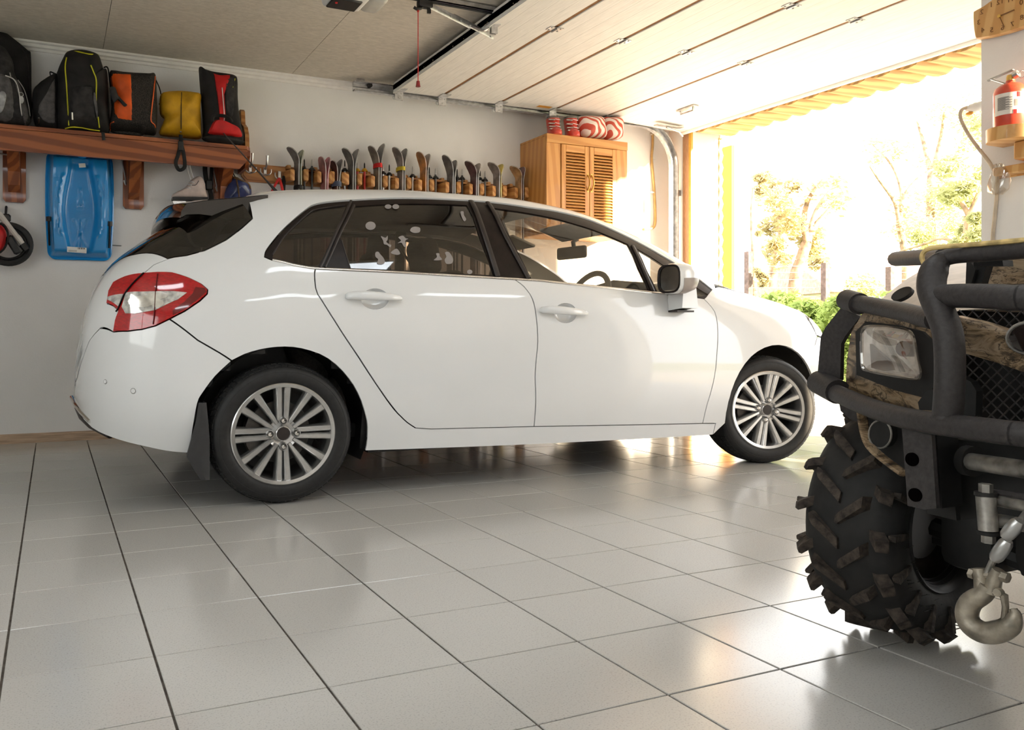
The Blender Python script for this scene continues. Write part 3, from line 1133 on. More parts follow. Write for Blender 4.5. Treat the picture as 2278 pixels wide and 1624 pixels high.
# ---- black inner shell behind the gaps, floor pan and wheel housings
sh = MB()
xs_ = [XA + .02 + (XB - XA - .04) * k / 60 for k in range(61)]
ts_ = [k * .25 for k in range(16)]
RAX, RAZ = .045, .29
for sd_ in (-1, 1):
    ok = {}
    for i, x in enumerate(xs_):
        for j, t_ in enumerate(ts_):
            p = cpt(x, t_, sd_) - cnorm(x, t_, sd_) * .036
            ok[i, j] = p
    for i in range(60):
        for j in range(15):
            q = [ok[i, j], ok[i + 1, j], ok[i + 1, j + 1], ok[i, j + 1]]
            c = sum(q, Vector()) / 4
            if math.hypot(c.x - RAX, c.z - RAZ) < .375 or math.hypot(c.x - FAX, c.z - FAZ) < .375:
                continue
            sh.add(q, [(0, 1, 2, 3)])
sh.box(-.30, 3.40, -.50, .50, .205, .24)
sh.box(.42, 2.36, -.83, .83, .185, .24)
sh.box(-.69, -.64, -.36, .36, .34, .75)
sh.box(-.56, -.35, -.70, .70, .27, .30)
sh.box(3.10, 3.40, -.60, .60, .22, .50)
sh.obj('body_shell', 'car_black', car, 30)
# closing pieces at the very back and front
for x_, nm, m__ in ((XA + .004, 'bumper_middle', 'car_white'), (XB - .004, 'nose_middle', 'trim_black')):
    hs2 = [csec(x_, k * .25) for k in range(29)]
    cap = MB()
    loop = [Vector((x_, -h_, z_)) for h_, z_ in hs2] + [Vector((x_, h_, z_)) for h_, z_ in hs2[::-1][1:]]
    cap.v = loop
    cap.f = [tuple(range(len(loop)))]
    cap.obj(nm, m__, car, 0)
for ax, az, rr in ((RAX, RAZ, .362), (FAX, FAZ, .360)):
    for sd_ in (-1, 1):
        P = []
        for k in range(29):
            a = R(-22 + k * 8)
            P.append([Vector((ax + rr * math.cos(a), sd_ * hh, max(az + rr * math.sin(a), .16))) for hh in (.885, .86, .70, .52, .50)])
        for k, row in enumerate(P):
            row[0].z -= 0
            row.append(Vector((ax, sd_ * .50, az)))
        for row in P:
            for q in (0, 1):
                x_ = min(max(row[q].x, XA), XB)
                t_ = t_of_z(x_, row[q].z, 0, 5)
                row[q].y = sd_ * (csec(x_, t_)[0] - (.006 if q == 0 else .03))
        MB().grid(P).obj('wheel_housing', 'car_black', car, 40)

# ---- mud flap, lower bumper insert, parking sensors
fl = MB()
rows = []
for z, xa, xb in ((.43, -.305, -.275), (.36, -.315, -.268), (.28, -.335, -.262), (.22, -.350, -.262), (.16, -.318, -.262), (.125, -.295, -.262)):
    rows.append([Vector((xa, -.885, z)), Vector((xa * .5 + xb * .5, -.893, z)), Vector((xb, -.885, z)), Vector((xb, -.70, z)), Vector((xa + .02, -.70, z))])
fl.grid(rows, closev=True)
fl.f += [tuple(range(5)), tuple(len(fl.v) - 5 + k for k in range(5))]
fl.obj('mud_flap', mat('flap_rubber', (.035, .034, .035), .6), car, 40)
MB().tube([(-.765, -.33, .425), (-.752, -.44, .405), (-.728, -.53, .375), (-.695, -.60, .345)], .012, 10, flat=.7).obj('bumper_strip', 'chrome', car)
MB().tube([(-.74, -.30, .375), (-.725, -.46, .350), (-.69, -.56, .322), (-.62, -.66, .290)], .016, 10, flat=.8).obj('bumper_insert', 'trim_black', car)
for u, v, r_ in ((297, 869.5, .010), (235, 849, .008)):
    xt = pxt(u, v)
    n_ = cnorm(*xt)
    q = MB()
    M_ = Matrix.Translation(cpt(*xt) + n_ * .0005) @ n_.to_track_quat('Z', 'Y').to_matrix().to_4x4()
    q.lathe([(r_ * 1.25, .0), (r_ * 1.1, .002), (r_, .0005), (r_ * .92, .003), (.0, .0035)], M_, 20)
    o_ = q.obj('parking_sensor', 'car_white', car, 30)
    MB().tube([M_ @ Vector((r_ * math.cos(a), r_ * math.sin(a), .002)) for a in [2 * PI * k / 20 for k in range(20)]], .0009, 6, closed=True).obj('sensor_ring', 'trim_black', o_)

# ---- spoiler, rear wiper, aerial
prof = [(592, 437), (520, 444), (450, 450), (412, 457), (401, 472), (399, 487), (412, 480), (440, 479), (480, 484), (520, 489), (561, 487), (590, 462)]
S = []
for k in range(15):
    yy = -.66 + 1.32 * k / 14
    row = []
    for (u, v) in prof:
        p = cloc(u, v, .62)
        f_ = (yy / .66) ** 2
        back = max(0., (.02 - p.x) / .36)
        row.append(Vector((p.x - .045 * back * (1 - f_), yy, p.z + .050 * (1 - f_))))
    S.append(row)
sp = MB().grid(S, closev=True)
sp.f += [tuple(range(12)), tuple(len(sp.v) - 12 + k for k in range(12))]
sp.obj('spoiler', 'gloss_black', car, 35)
MB().grid([[r_[i] + Vector((0, 0, .0025)) for i in range(4)] for r_ in S]).obj('spoiler_top', 'car_white', car, 50)
w = cloc(285, 583, .40)
wp = MB()
wp.tube([w + Vector((.06, 0, -.03)), w, w + Vector((-.012, 0, .012))], [.010, .014, .008], 8)
wp.tube([w + Vector((-.01, 0, .01)), w + Vector((.10, .25, .06))], .006, 6)
wp.obj('rear_wiper', 'trim_black', car)
a0 = cloc(622, 434, .0)
a1 = cloc(497, 296, .0)
MB().tube([a0, a0 + (a1 - a0) * .12, a0 + (a1 - a0) * .25, a1], [.011, .008, .0045, .0025], 8).obj('aerial', 'trim_black', car)
MB().disc((a0.x + .01, 0, 1.372), (0, 0, 1), .025, .03, 16).obj('aerial_base', 'trim_black', car)

# ---- wing mirror
for sd_ in (-1, 1):
    C_ = cloc(1508, 621, .985)
    C_.y *= -sd_
    rows = []
    for s_, ww, hh, dz in ((0, .086, .070, 0), (.02, .090, .076, 0), (.07, .088, .074, .002), (.12, .070, .060, .004), (.155, .035, .030, .006), (.165, .008, .008, .006)):
        rows.append([C_ + Vector((-.055 + s_, math.copysign(abs(math.cos(q)) ** .62, math.cos(q)) * ww * .95, math.copysign(abs(math.sin(q)) ** .62, math.sin(q)) * hh + dz)) for q in [2 * PI * k / 24 for k in range(24)]])
    mm = MB().grid(rows, closev=True)
    mm.f.append(tuple(len(mm.v) - 24 + k for k in range(24)))
    mo = mm.obj('wing_mirror', 'car_white', car, 50)
    g0 = rows[0]
    MB().grid([[p + (C_ - p) * .0 + Vector((-.003, 0, 0)) for p in g0], [p + (C_ + Vector((-.055, 0, 0)) - p) * .14 + Vector((.0, 0, 0)) for p in g0]], closev=True).obj('mirror_rim', 'trim_black', mo, 40)
    gm = MB()
    gm.v = [p + (C_ + Vector((-.055, 0, 0)) - p) * .12 + Vector((.004, 0, 0)) for p in g0]
    gm.f = [tuple(range(24))]
    gm.obj('mirror_glass', 'chrome', mo, 0)
    lowr = [[p + (C_ + Vector((.04, 0, 0)) - p) * -.012 for p in r2[12:] + r2[:1]] for r2 in rows[1:]]
    MB().grid(lowr).obj('lower_shell', mat('mirror_grey', (.30, .25, .23), .3), mo, 50)
    b0 = cpt(*pxt(1500, 672), sd_)
    st = MB()
    st.prism([(-.045, -.045), (.055, -.045), (.04, .075), (-.035, .075)], 'y', 0, 1)
    st.v = [Vector((b0.x + p.x, b0.y + p.y * (C_.y - b0.y) * .95 * 1, b0.z + p.z + .012 * p.y)) for p in st.v]
    st.obj('mirror_stem', 'car_white', mo, 30)
    MB().cbox((b0.x + .005, b0.y + sd_ * .035, b0.z - .048), (.105, .085, .009)).obj('mirror_gasket', 'trim_black', mo, 0)
# ---- wheels: tyre, tread blocks, alloy rim with double spokes, bolts
def sec_lathe(prof, seg, axis_y=True):
    """profile [(r, y)] about the y axis"""
    M_ = Matrix.Rotation(R(-90), 4, 'X')              # local z -> y
    return MB().lathe(prof, M_, seg)


def car_wheel(loc, sd_, steer=0.0, turn=0.0):
    w = bpy.data.objects.new('wheel', None)
    w.empty_display_size = .1
    COL.objects.link(w)
    w.parent = car
    w.location = loc
    w.rotation_euler = (0, R(turn), R(steer) + (0 if sd_ < 0 else PI))
    w.scale = (1.045, 1, 1) if not turn else (1.02, 1, 1.0)
    # outer face looks to -y
    Rt = .289
    W2 = .100
    prof = [(.205, -W2 + .012), (.212, -W2 - .001), (.228, -W2 - .006), (.245, -W2 - .007), (.262, -W2 - .003), (.274, -W2 + .006), (.2815, -W2 + .020), (Rt - .004, -W2 + .036), (Rt - .001, -.03), (Rt - .001, .03), (Rt - .004, W2 - .036), (.2815, W2 - .02), (.262, W2 + .003), (.235, W2 + .006), (.205, W2 - .012)]
    car_wheel.t = sec_lathe(prof, 72).obj('tyre', 'tyre', w, 50)
    tb = MB()
    n = 66
    for k in range(n):
        a = 2 * PI * k / n
        for y0, y1, da in ((-W2 + .012, -.056, 0), (-.050, -.012, .02), (-.006, .032, .04), (.038, W2 - .014, .06)):
            a0, a1 = a + da, a + da + 2 * PI / n * .80
            v_ = []
            for rr in (Rt - .008, Rt + .0015):
                for aa in (a0, a1):
                    for yy in (y0, y1):
                        r_ = rr - (.0075 if abs(yy) > .07 else 0) - (.003 if abs(yy) > .05 else 0)
                        v_.append((r_ * math.cos(aa), yy, r_ * math.sin(aa)))
            tb.add(v_, [(0, 1, 3, 2), (4, 6, 7, 5), (0, 4, 5, 1), (2, 3, 7, 6), (0, 2, 6, 4), (1, 5, 7, 3)])
    tag(tb.obj('tread_blocks', 'tread', w, 0), None, kind='stuff')
    # raised rings and crescent marks on the sidewall
    MB().tube([(.256 * math.cos(a), -W2 - .0045, .256 * math.sin(a)) for a in [2 * PI * k / 72 for k in range(72)]], .0012, 6, closed=True).obj('sidewall_rib', 'tyre', w)
    Ro = .206
    rim = sec_lathe([(Ro, -W2 + .006), (Ro + .004, -W2 - .001), (Ro, -W2 - .004), (Ro - .013, -W2 - .001), (Ro - .018, -W2 + .014), (Ro - .020, -W2 + .05), (Ro - .026, .08), (Ro - .03, .09)], 72).obj('rim', 'alloy', w, 45)
    # spokes
    def spoke(p0, p1, w0, w1, d0, d1):
        p0, p1 = Vector(p0), Vector(p1)
        ax = (p1 - p0).normalized()
        nx = Vector((-ax.z, 0, ax.x))
        rows = []
        for s_ in (0, .25, .5, .75, .93, 1):
            c = p0 + (p1 - p0) * s_
            y_ = -W2 + d0 + (d1 - d0) * s_ + .010 * math.sin(PI * s_) * 0
            ww = (w0 + (w1 - w0) * s_) / 2
            rows.append([c + nx * q * ww + Vector((0, y_ + dy, 0)) for q, dy in ((-1.35, .040), (-1.0, .005), (-.62, 0), (.62, 0), (1.0, .005), (1.35, .040))])
        m_ = MB().grid(rows, closev=True)
        m_.f += [tuple(range(6)), tuple(len(m_.v) - 6 + k for k in range(6))]
        m_.obj('spoke', 'alloy', rim, 40)
    for q in range(4):
        a = q * PI / 2
        ca, sa = math.cos(a), math.sin(a)
        for e in (-1, 1):
            o0, o1 = e * .0125, e * .0185
            spoke((.055 * ca - o0 * sa, 0, .055 * sa + o0 * ca), (.198 * ca - o1 * sa, 0, .198 * sa + o1 * ca), .020, .026, .014, .003)
        b = a + PI / 4
        for e in (-1, 1):
            b0, b1 = b + e * R(15), b + e * R(11.5)
            spoke((.048 * math.cos(b0), 0, .048 * math.sin(b0)), (.198 * math.cos(b1), 0, .198 * math.sin(b1)), .015, .030, .014, .003)
        # bridge where the diagonal pair meets the lip
        pl = [(r_ * math.cos(b + R(d_)), r_ * math.sin(b + R(d_))) for r_, d_ in ((.199, -13), (.199, -8), (.199, 8), (.199, 13), (.192, 13), (.190, 8), (.190, -8), (.192, -13))]
        # bolts
        pr = sec_lathe([(.0, -W2 + .003), (.0075, -W2 + .004), (.0105, -W2 + .009), (.0105, -W2 + .04)], 16)
        pr.v = [p + Vector((.053 * ca, 0, .053 * sa)) for p in pr.v]
        pr.obj('wheel_bolt', 'chrome', rim, 40)
        sk = sec_lathe([(.0118, -W2 + .03), (.0128, -W2 + .008), (.0150, -W2 + .005), (.0180, -W2 + .012), (.0185, -W2 + .05)], 18)
        sk.v = [p + Vector((.053 * ca, 0, .053 * sa)) for p in sk.v]
        sk.obj('bolt_seat', 'alloy', rim, 40)
    sec_lathe([(.0, -W2 + .030), (.050, -W2 + .030), (.062, -W2 + .022), (.066, -W2 + .035), (.066, -W2 + .06)], 40).obj('hub', 'alloy', rim, 40)
    sec_lathe([(.0305, -W2 + .03), (.0300, -W2 + .012), (.0275, -W2 + .010), (.026, -W2 + .013)], 32).obj('hub_ring', 'alloy', rim, 40)
    sec_lathe([(0, -W2 + .0125), (.0265, -W2 + .0135), (.028, -W2 + .03)], 32).obj('hub_cap', 'trim_black', rim, 40)
    # brake disc, calliper, inner barrel
    sec_lathe([(.0, .0), (.128, .0), (.130, .004), (.130, .018), (.0, .018)], 48).obj('brake_disc', 'brake', w, 40)
    cp = MB()
    for k in range(6):
        a = R(150 + k * 11)
        cp.cbox((.118 * math.cos(a), -.012, .118 * math.sin(a)), (.05, .055, .03), Matrix.Rotation(-a, 3, 'Y'))
    cp.obj('brake_calliper', 'brake', w, 30)
    sec_lathe([(.186, .085), (.12, .088), (.06, .09), (.0, .09)], 40).obj('back_plate', 'car_black', w, 40)
    v_ = MB().tube([(.168 * math.cos(R(52)), -W2 + .03, .168 * math.sin(R(52))), (.180 * math.cos(R(52)), -W2 + .055, .180 * math.sin(R(52)))], .0045, 8)
    v_.obj('valve', 'trim_black', w)
    return w


car_wheel((.040, -.775, .2895), -1)
car_wheel((2.705, -.772, .2895), -1, -13, 12)
car_wheel((.040, .775, .2895), 1)
car_wheel((2.705, .772, .2895), 1, -13)

# ---- cabin
ms = MB()
ms.box(-.45, 2.35, -.70, .70, .24, .30)
ms.obj('cabin_floor', 'car_black', car, 0)
hl = MB()
hl.grid([[cpt(x, t_, sd_) - Vector((0, 0, .05)) for (t_, sd_) in ((5.35, -1), (5.7, -1), (6.2, -1), (6.8, -1), (7, 1), (6.8, 1), (6.2, 1), (5.7, 1), (5.35, 1))] for x in (-.1, .2, .6, 1.0, 1.4, 1.56)])
hl.obj('headliner', 'headliner', car, 60)


def seat(name, x, y, w, rear=False):
    s_ = bpy.data.objects.new(name, None)
    COL.objects.link(s_)
    s_.parent = car
    s_.location = (x, y, .30)
    b = MB().rbox((.10, 0, .14), (.50, w, .16), .05, RY(-6), 3)
    b.obj('seat_cushion', 'seat_cloth', s_, 60)
    MB().rbox((-.24, 0, .42), (.15, w, .60), .06, RY(-18), 3).obj('backrest', 'seat_cloth', s_, 60)
    for q in ((-w * .3, w * .3) if rear and w > .7 else (0,)):
        h_ = MB().rbox((-.385, q, .785), (.10, .25, .19), .045, RY(-12), 3).obj('headrest', 'seat_cloth', s_, 60)
        MB().tube([(-.36, q - .05, .64), (-.375, q - .05, .75)], .006, 6).tube([(-.36, q + .05, .64), (-.375, q + .05, .75)], .006, 6).obj('headrest_posts', 'chrome', h_)
    return s_


seat('front_seat', 1.27, -.37, .50)
seat('front_seat', 1.27, .37, .50)
seat('rear_bench', .42, 0, 1.22, True)
db = MB().prism([(2.05, .50), (2.02, .86), (2.08, .93), (2.22, .955), (2.42, .94), (2.48, .90), (2.48, .50)], 'y', -.72, .72)
dbo = db.obj('dashboard', 'dash', car, 40)
bn = []
for yy, f_ in ((-.58, .0), (-.53, .8), (-.37, 1), (-.21, .8), (-.16, .0)):
    bn.append([Vector((2.03, yy, .90)), Vector((2.05, yy, .90 + .10 * f_)), Vector((2.16, yy, .92 + .075 * f_)), Vector((2.30, yy, .93 + .02 * f_))])
MB().grid(bn).obj('instrument_hood', 'dash', dbo, 60)
sw = bpy.data.objects.new('steering_wheel', None)
COL.objects.link(sw)
sw.parent = car
sw.location = (1.86, -.37, .865)
sw.rotation_euler = (0, R(-66), 0)
ring = [(.185 * math.cos(a), .185 * math.sin(a), 0) for a in [2 * PI * k / 40 for k in range(40)]]
MB().tube(ring, .016, 10, closed=True).obj('wheel_rim', 'dash', sw)
MB().rbox((0, 0, -.012), (.16, .17, .05), .02, None, 2).tube([(0, -.17, 0), (0, .17, 0)], .015, 8).tube([(-.17, 0, 0), (0, 0, 0)], .015, 8).obj('wheel_hub', 'dash', sw)
m0 = cloc(1214, 540, .03)
mr_ = MB().rbox((2.02, .0, 1.185), (.035, .235, .075), .016, RZ(12), 3).obj('interior_mirror', 'trim_black', car, 50)
MB().tube([(2.04, .0, 1.20), (2.03, 0, 1.25), (2.06, 0, 1.27)], .014, 8).obj('mirror_mount', 'trim_black', mr_)
for yy in (-.34, .34):
    MB().rbox((1.78, yy, 1.262), (.17, .38, .018), .008, RY(20), 2).obj('sun_visor', 'headliner', car, 40)
# pillars on the inside of the far flank so the cabin reads as closed
MB().tube([(1.15, .60, 1.33), (1.22, .80, .96), (1.24, .84, .5)], .035, 8).obj('inner_pillar', 'trim_black', car)
MB().tube([(1.15, -.60, 1.33), (1.20, -.79, .96), (1.24, -.84, .5)], .030, 8).obj('inner_pillar', 'trim_black', car)
for (a, b_) in (((1.14, -.60, 1.24), (1.44, -.62, .86)), ((1.14, .60, 1.24), (1.44, .62, .86))):
    MB().tube([a, b_], .024, 6, flat=.12, up=(1, 0, 0)).obj('seat_belt', 'car_black', car)
# pale window stickers on the rear door glass
def sticker(c, pts):
    pl = [pxt(c[0] + a, c[1] + b, .76) for a, b in pts]
    panel('sticker', pl, 'decal', glr[0], off=-.0045, thick=.0006, gap=0, cell=.02, sides=(-1,), step=.006)


def circ(a, b=None, n=16):
    b = b or a
    return [(a * math.cos(2 * PI * k / n), b * math.sin(2 * PI * k / n)) for k in range(n)]


def blob(pts):
    return [(p.x, p.y) for p in spline([(a, b, 0) for a, b in pts], 3, True)]


sticker((825, 501), circ(11.5, 9.5))
sticker((864, 458), circ(7.5, 5))
sticker((881, 458), circ(7.5, 5.5))
sticker((925, 510), blob([(-12, 2), (-8, -5), (0, -7), (9, -5), (11, 0), (8, 6), (-4, 7)]))
sticker((860, 536), blob([(-12, -12), (-2, -8), (3, -13), (3, -4), (0, 1), (6, 6), (11, 8), (9, 13), (2, 8), (-5, 6), (-7, -2)]))
sticker((897, 537), blob([(-10, -10), (0, -14), (6, -8), (12, -7), (5, -2), (8, 12), (2, 10), (-3, 2), (-12, 3), (-4, -3)]))
sticker((845, 573), blob([(-9, -12), (-3, -14), (2, -8), (9, 0), (12, 10), (4, 14), (-5, 12), (-3, 3), (-9, -3)]))
sticker((882, 560), blob([(-12, 1), (-2, -7), (4, -6), (9, 3), (4, 6), (-4, 5)]))
sticker((1000, 573), blob([(-9, -12), (-2, -14), (4, -8), (9, 3), (6, 12), (-6, 13), (-10, 4), (-6, -3)]))
sticker((975, 572), blob([(-4, -9), (3, -9), (4, -3), (9, 5), (-9, 6), (-2, -1)]))
sticker((1030, 480), blob([(-5, -10), (2, -11), (3, -3), (8, 6), (4, 11), (-1, 4)]))
sticker((1046, 604), circ(6, 5))
# ================================================================== overhead sectional door, tracks, opener, added ceiling lamps
DZ = 2.478
d1 = thing('door_1', 'open overhead garage door of white panels under the ceiling', None, (0, 0, 0), kind='structure')
edges_ = [2.385, 2.785, 3.274, 3.77, 4.27]
YA, YBD = -1.26, 1.555


def section(x0, x1, z0, z1):
    """one door leaf from (x0, z0) to (x1, z1), lower face shown, with fine ribs"""
    L_ = math.hypot(x1 - x0, z1 - z0)
    a = math.atan2(z1 - z0, x1 - x0)
    M_ = Matrix.Translation((x0, 0, z0)) @ Matrix.Rotation(-a, 4, 'Y')
    m_ = MB()
    pl = [(0, .04), (0, .003), (.004, 0)]
    nr = int(L_ / .083)
    for k in range(1, nr):
        c = L_ * k / nr
        pl += [(c - .004, 0), (c, .0010), (c + .004, 0)]
    pl += [(L_ - .004, 0), (L_, .003), (L_, .04)]
    m_.prism(pl, 'y', YA, YBD)
    m_.v = [M_ @ p for p in m_.v]
    o = m_.obj('section', 'door_face', d1, 0)
    for yy in (YA - .006, YBD):
        e_ = MB().box(.0, L_, yy, yy + .006, -.002, .042)
        e_.v = [M_ @ p for p in e_.v]
        e_.obj('end_cap', 'zinc', o, 0)
    return o


secs = [section(edges_[k] + (.004 if k else 0), edges_[k + 1] - .022, DZ, DZ) for k in range(4)]
secs.append(section(4.274, 5.105, DZ, 2.436))
for k in range(1, 5):
    MB().box(edges_[k] - .024, edges_[k] + .006, YA, YBD, DZ + .006, DZ + .03).obj('joint_seal', 'door_gap', d1, 0)
# stiff edge profile with bolts along the back edge
ep = MB().prism([(2.385, DZ + .055), (2.385, DZ - .022), (2.392, DZ - .022), (2.392, DZ - .004), (2.43, DZ - .004), (2.43, DZ + .055)], 'y', YA, YBD)
epo = ep.obj('edge_profile', 'door_face', d1, 0)
for k in range(18):
    MB().disc((2.3845, YA + .1 + k * .145, DZ + .012), (1, 0, 0), .004, .003, 8).obj('bolt', 'steel', epo, 0)


def hinge(x, y, parent):
    h = MB()
    h.box(x - .045, x - .004, y - .028, y + .028, DZ - .004, DZ).box(x + .004, x + .045, y - .028, y + .028, DZ - .004, DZ)
    h.tube([(x, y - .03, DZ - .008), (x, y + .03, DZ - .008)], .006, 8)
    o = h.obj('hinge', 'zinc', parent, 30)
    for dx, dy in ((-.03, -.017), (-.03, .017), (.03, -.017), (.03, .017)):
        MB().disc((x + dx, y + dy, DZ - .006), (0, 0, 1), .006, .005, 6).obj('bolt', 'steel', o, 0)


for k in range(1, 5):
    for yy in (.05, -.75):
        hinge(edges_[k] - .004, yy, d1)
for x in [2.43] + edges_[1:]:
    for yy, sg in ((YBD, 1), (YA, -1)):
        r_ = MB()
        r_.box(x - .035, x + .035, yy - .085 * sg if sg > 0 else yy, yy if sg > 0 else yy + .085, DZ - .005, DZ)
        r_.box(x - .032, x + .032, yy - .006, yy + .006, DZ - .065, DZ)
        o = r_.obj('roller_bracket', 'zinc', d1, 0)
        MB().tube([(x, yy, DZ - .03), (x, yy + sg * .08, DZ - .03)], .006, 8).obj('axle', 'steel', o)
        MB().disc((x, yy + sg * .065, DZ - .03), (0, 1, 0), .019, .014, 18).obj('roller', 'white_plastic', o, 40)
        for dx, dz in ((-.018, -.018), (.018, -.018), (0, -.048)):
            MB().disc((x + dx, yy - .008 * sg, DZ + dz), (0, 1, 0), .006, .006, 6).obj('bolt', 'steel', o, 0)
# grip, lock and bottom bracket on the lowest section
hp = at_z(1535, 243, 2.45)
hg = MB().tube([hp + Vector((-.03, .07, .012)), hp + Vector((-.03, .065, -.028)), hp + Vector((-.03, -.065, -.028)), hp + Vector((-.03, -.07, .012))], .010, 8)
hg.box(hp.x - .055, hp.x + .0, hp.y - .095, hp.y + .095, hp.z - .002, hp.z + .006)
hg.obj('handle', 'zinc', d1, 40)
lp = at_z(1462, 275, 2.44)
MB().box(lp.x - .02, lp.x + .25, lp.y - .035, lp.y + .02, 2.425, 2.432).tube([(lp.x + .1, lp.y, 2.42), (lp.x + .25, lp.y + .02, 2.40), (lp.x + .30, lp.y + .03, 2.37)], .008, 6).obj('bottom_bracket', 'zinc', d1, 30)
MB().tube([(5.10, YA, 2.428), (5.10, YBD, 2.428)], .016, 10).obj('bottom_seal', 'trim_white', d1)
# label stickers on the far end of two sections
MB().box(3.42, 3.56, 1.44, 1.50, DZ - .0012, DZ - .0004).obj('paper_label', 'white_plastic', secs[2], 0)
MB().box(3.58, 3.70, 1.45, 1.50, DZ - .0012, DZ - .0004).obj('warning_label', mat('orange_label', (.75, .35, .05), .6), secs[2], 0)


def track(y, sg, lab):
    path = [(2.10, 2.495), (2.6, 2.495), (3.2, 2.495), (3.8, 2.495), (4.4, 2.495), (4.70, 2.495)]
    for k in range(1, 10):
        a = R(90 - k * 10)
        path.append((4.70 + .36 * math.cos(a), 2.135 + .36 * math.sin(a)))
    path += [(5.06, 1.6), (5.06, 1.0), (5.06, .5), (5.06, .02)]
    cs = [(-.012, -.036), (.030, -.036), (.036, -.030), (.036, -.012), (.033, -.004), (.036, .004), (.036, .030), (.030, .036), (-.012, .036), (-.012, .028), (.028, .028), (.030, .004), (.026, -.004), (.030, -.028), (-.012, -.028)]
    rows = []
    for i, (x, z) in enumerate(path):
        a, b = path[max(i - 1, 0)], path[min(i + 1, len(path) - 1)]
        t_ = Vector((b[0] - a[0], 0, b[1] - a[1])).normalized()
        n_ = Vector((-t_.z, 0, t_.x))
        rows.append([Vector((x, y + sg * c0, z)) + n_ * c1 for c0, c1 in cs])
    e = thing('door_track', lab, 'track', (5.06, y, 0))
    m_ = MB().grid(rows, closev=True)
    m_.v = [p - Vector((5.06, y, 0)) for p in m_.v]
    m_.obj('rail', 'zinc', e, 25)
    for k in range(12):
        x = 2.2 + k * .2
        MB().box(x - .005, x + .005, -.001 + sg * .03, .001 + sg * .03, 2.51, 2.528).obj('slot', 'door_gap', e, 0).location = (-5.06, sg * .0063, 0)
    MB().box(2.13 - 5.06, 2.19 - 5.06, sg * .03, sg * .045, 2.50, 2.56).obj('hanger', 'zinc', e, 0)
    for z in (.4, 1.2, 1.9):
        MB().box(5.06 - 5.06, XF - 5.06, sg * .02, sg * .045, z, z + .05).obj('wall_bracket', 'zinc', e, 0)
    MB().disc((2.225 - 5.06, sg * .01, 2.512), (0, 1, 0), .016, .03, 16).obj('stop', 'black_plastic', e, 40)
    return e


track(1.605, 1, 'galvanised steel door track bent down beside the back wall')
track(-1.31, -1, 'galvanised steel door track on the pier side of the open door')

# opener
oc = at_z(790, 6, 2.43)
op = thing('door_opener', 'white motor unit with clear lamp cover hanging from the ceiling', 'door opener', (oc.x, oc.y, ZC))
b_ = MB().rbox((-.05, 0, -.085), (.22, .20, .12), .03, None, 3)
b_.obj('housing', 'white_plastic', op, 50)
MB().rbox((.105, 0, -.085), (.11, .19, .11), .03, None, 3).obj('lamp_cover', 'clear_plastic', op, 50)
MB().rbox((-.06, -.0, -.148), (.16, .13, .012), .005).obj('control_panel', 'black_plastic', op, 40)
MB().disc((-.11, -.02, -.155), (0, 0, 1), .007, .006, 12).obj('button', 'red_plastic', op, 40)
MB().box(-.14, .12, -.03, .03, -.03, -.0005).obj('ceiling_plate', 'zinc', op, 0)
MB().tube([(-.15, .02, -.05), (-.4, .05, -.02), (-.8, .0, -.012), (-1.3, .1, -.010)], .006, 6).obj('power_cable', 'black_plastic', op)
tc_ = at_z(945, 12, 2.50)
rl = thing('opener_rail', 'steel opener rail with black trolley and bent arm above the door', 'opener rail', (oc.x + .1, tc_.y, ZC))
rx = lambda x: x - oc.x - .1
MB().box(rx(oc.x + .22), rx(5.1), -.022, .022, -.035, -.029).box(rx(oc.x + .22), rx(5.1), -.022, -.018, -.035, -.006).box(rx(oc.x + .22), rx(5.1), .018, .022, -.035, -.006).obj('rail', 'zinc', rl, 0)
MB().tube([(rx(oc.x + .24), -.005, -.040), (rx(5.0), -.005, -.040)], .006, 6).obj('chain', 'black_plastic', rl)
for x in (1.9, 3.4, 4.9):
    MB().box(rx(x), rx(x) + .03, -.03, .03, -.03, -.0003).obj('ceiling_clip', 'zinc', rl, 0)
tx = rx(tc_.x)
tro = MB().rbox((tx, 0, -.055), (.085, .045, .04), .008, None, 2)
tro.tube([(tx - .01, 0, -.06), (tx - .03, -.01, -.085), (tx - .055, -.01, -.092), (tx - .07, -.01, -.085)], .009, 8)
tro.box(tx + .015, tx + .035, -.006, .006, -.10, -.06)
tro.obj('trolley', 'black_plastic', rl, 40)
aa = Vector((tx + .03, -.012, -.062))
bb_ = at_z(1098, 84, DZ - .03) - Vector((oc.x + .1, tc_.y, ZC))
cc_ = at_z(1088, 66, DZ - .03) - Vector((oc.x + .1, tc_.y, ZC))
up_ = Vector((0, 0, 1))
ar = MB()
dd = (bb_ - aa).normalized()
sd2 = dd.cross(up_).normalized()
ar.tube([aa, aa + (bb_ - aa) * .6], .017, 8, flat=.22, up=(0, 1, 0))
ar.tube([aa + (bb_ - aa) * .35 + up_ * .006, bb_ + up_ * .006], .017, 8, flat=.22, up=(0, 1, 0))
ar.tube(spline([aa + (bb_ - aa) * .62, cc_ + Vector((-.03, 0, -.01)), cc_ + Vector((0.02, .0, .03))], 6), .015, 8, flat=.3)
aro = ar.obj('arm', 'zinc', rl, 40)
for k in (.12, .3, .45, .6, .75, .95):
    MB().disc(aa + (bb_ - aa) * k + Vector((0, -.006, -.003)), (0, 1, .2), .006, .008, 8).obj('bolt', 'steel', aro, 0)
db_ = MB().box(-.03, .05, -.03, .03, -.005, 0).box(.0, .04, -.012, -.006, -.05, 0).box(.0, .04, .006, .012, -.05, 0)
db_.v = [p + Vector((cc_.x + .01, cc_.y, DZ - ZC)) for p in db_.v]
db_.obj('door_bracket', 'zinc', rl, 0)
cd0 = Vector((tx - .045, -.01, -.092))
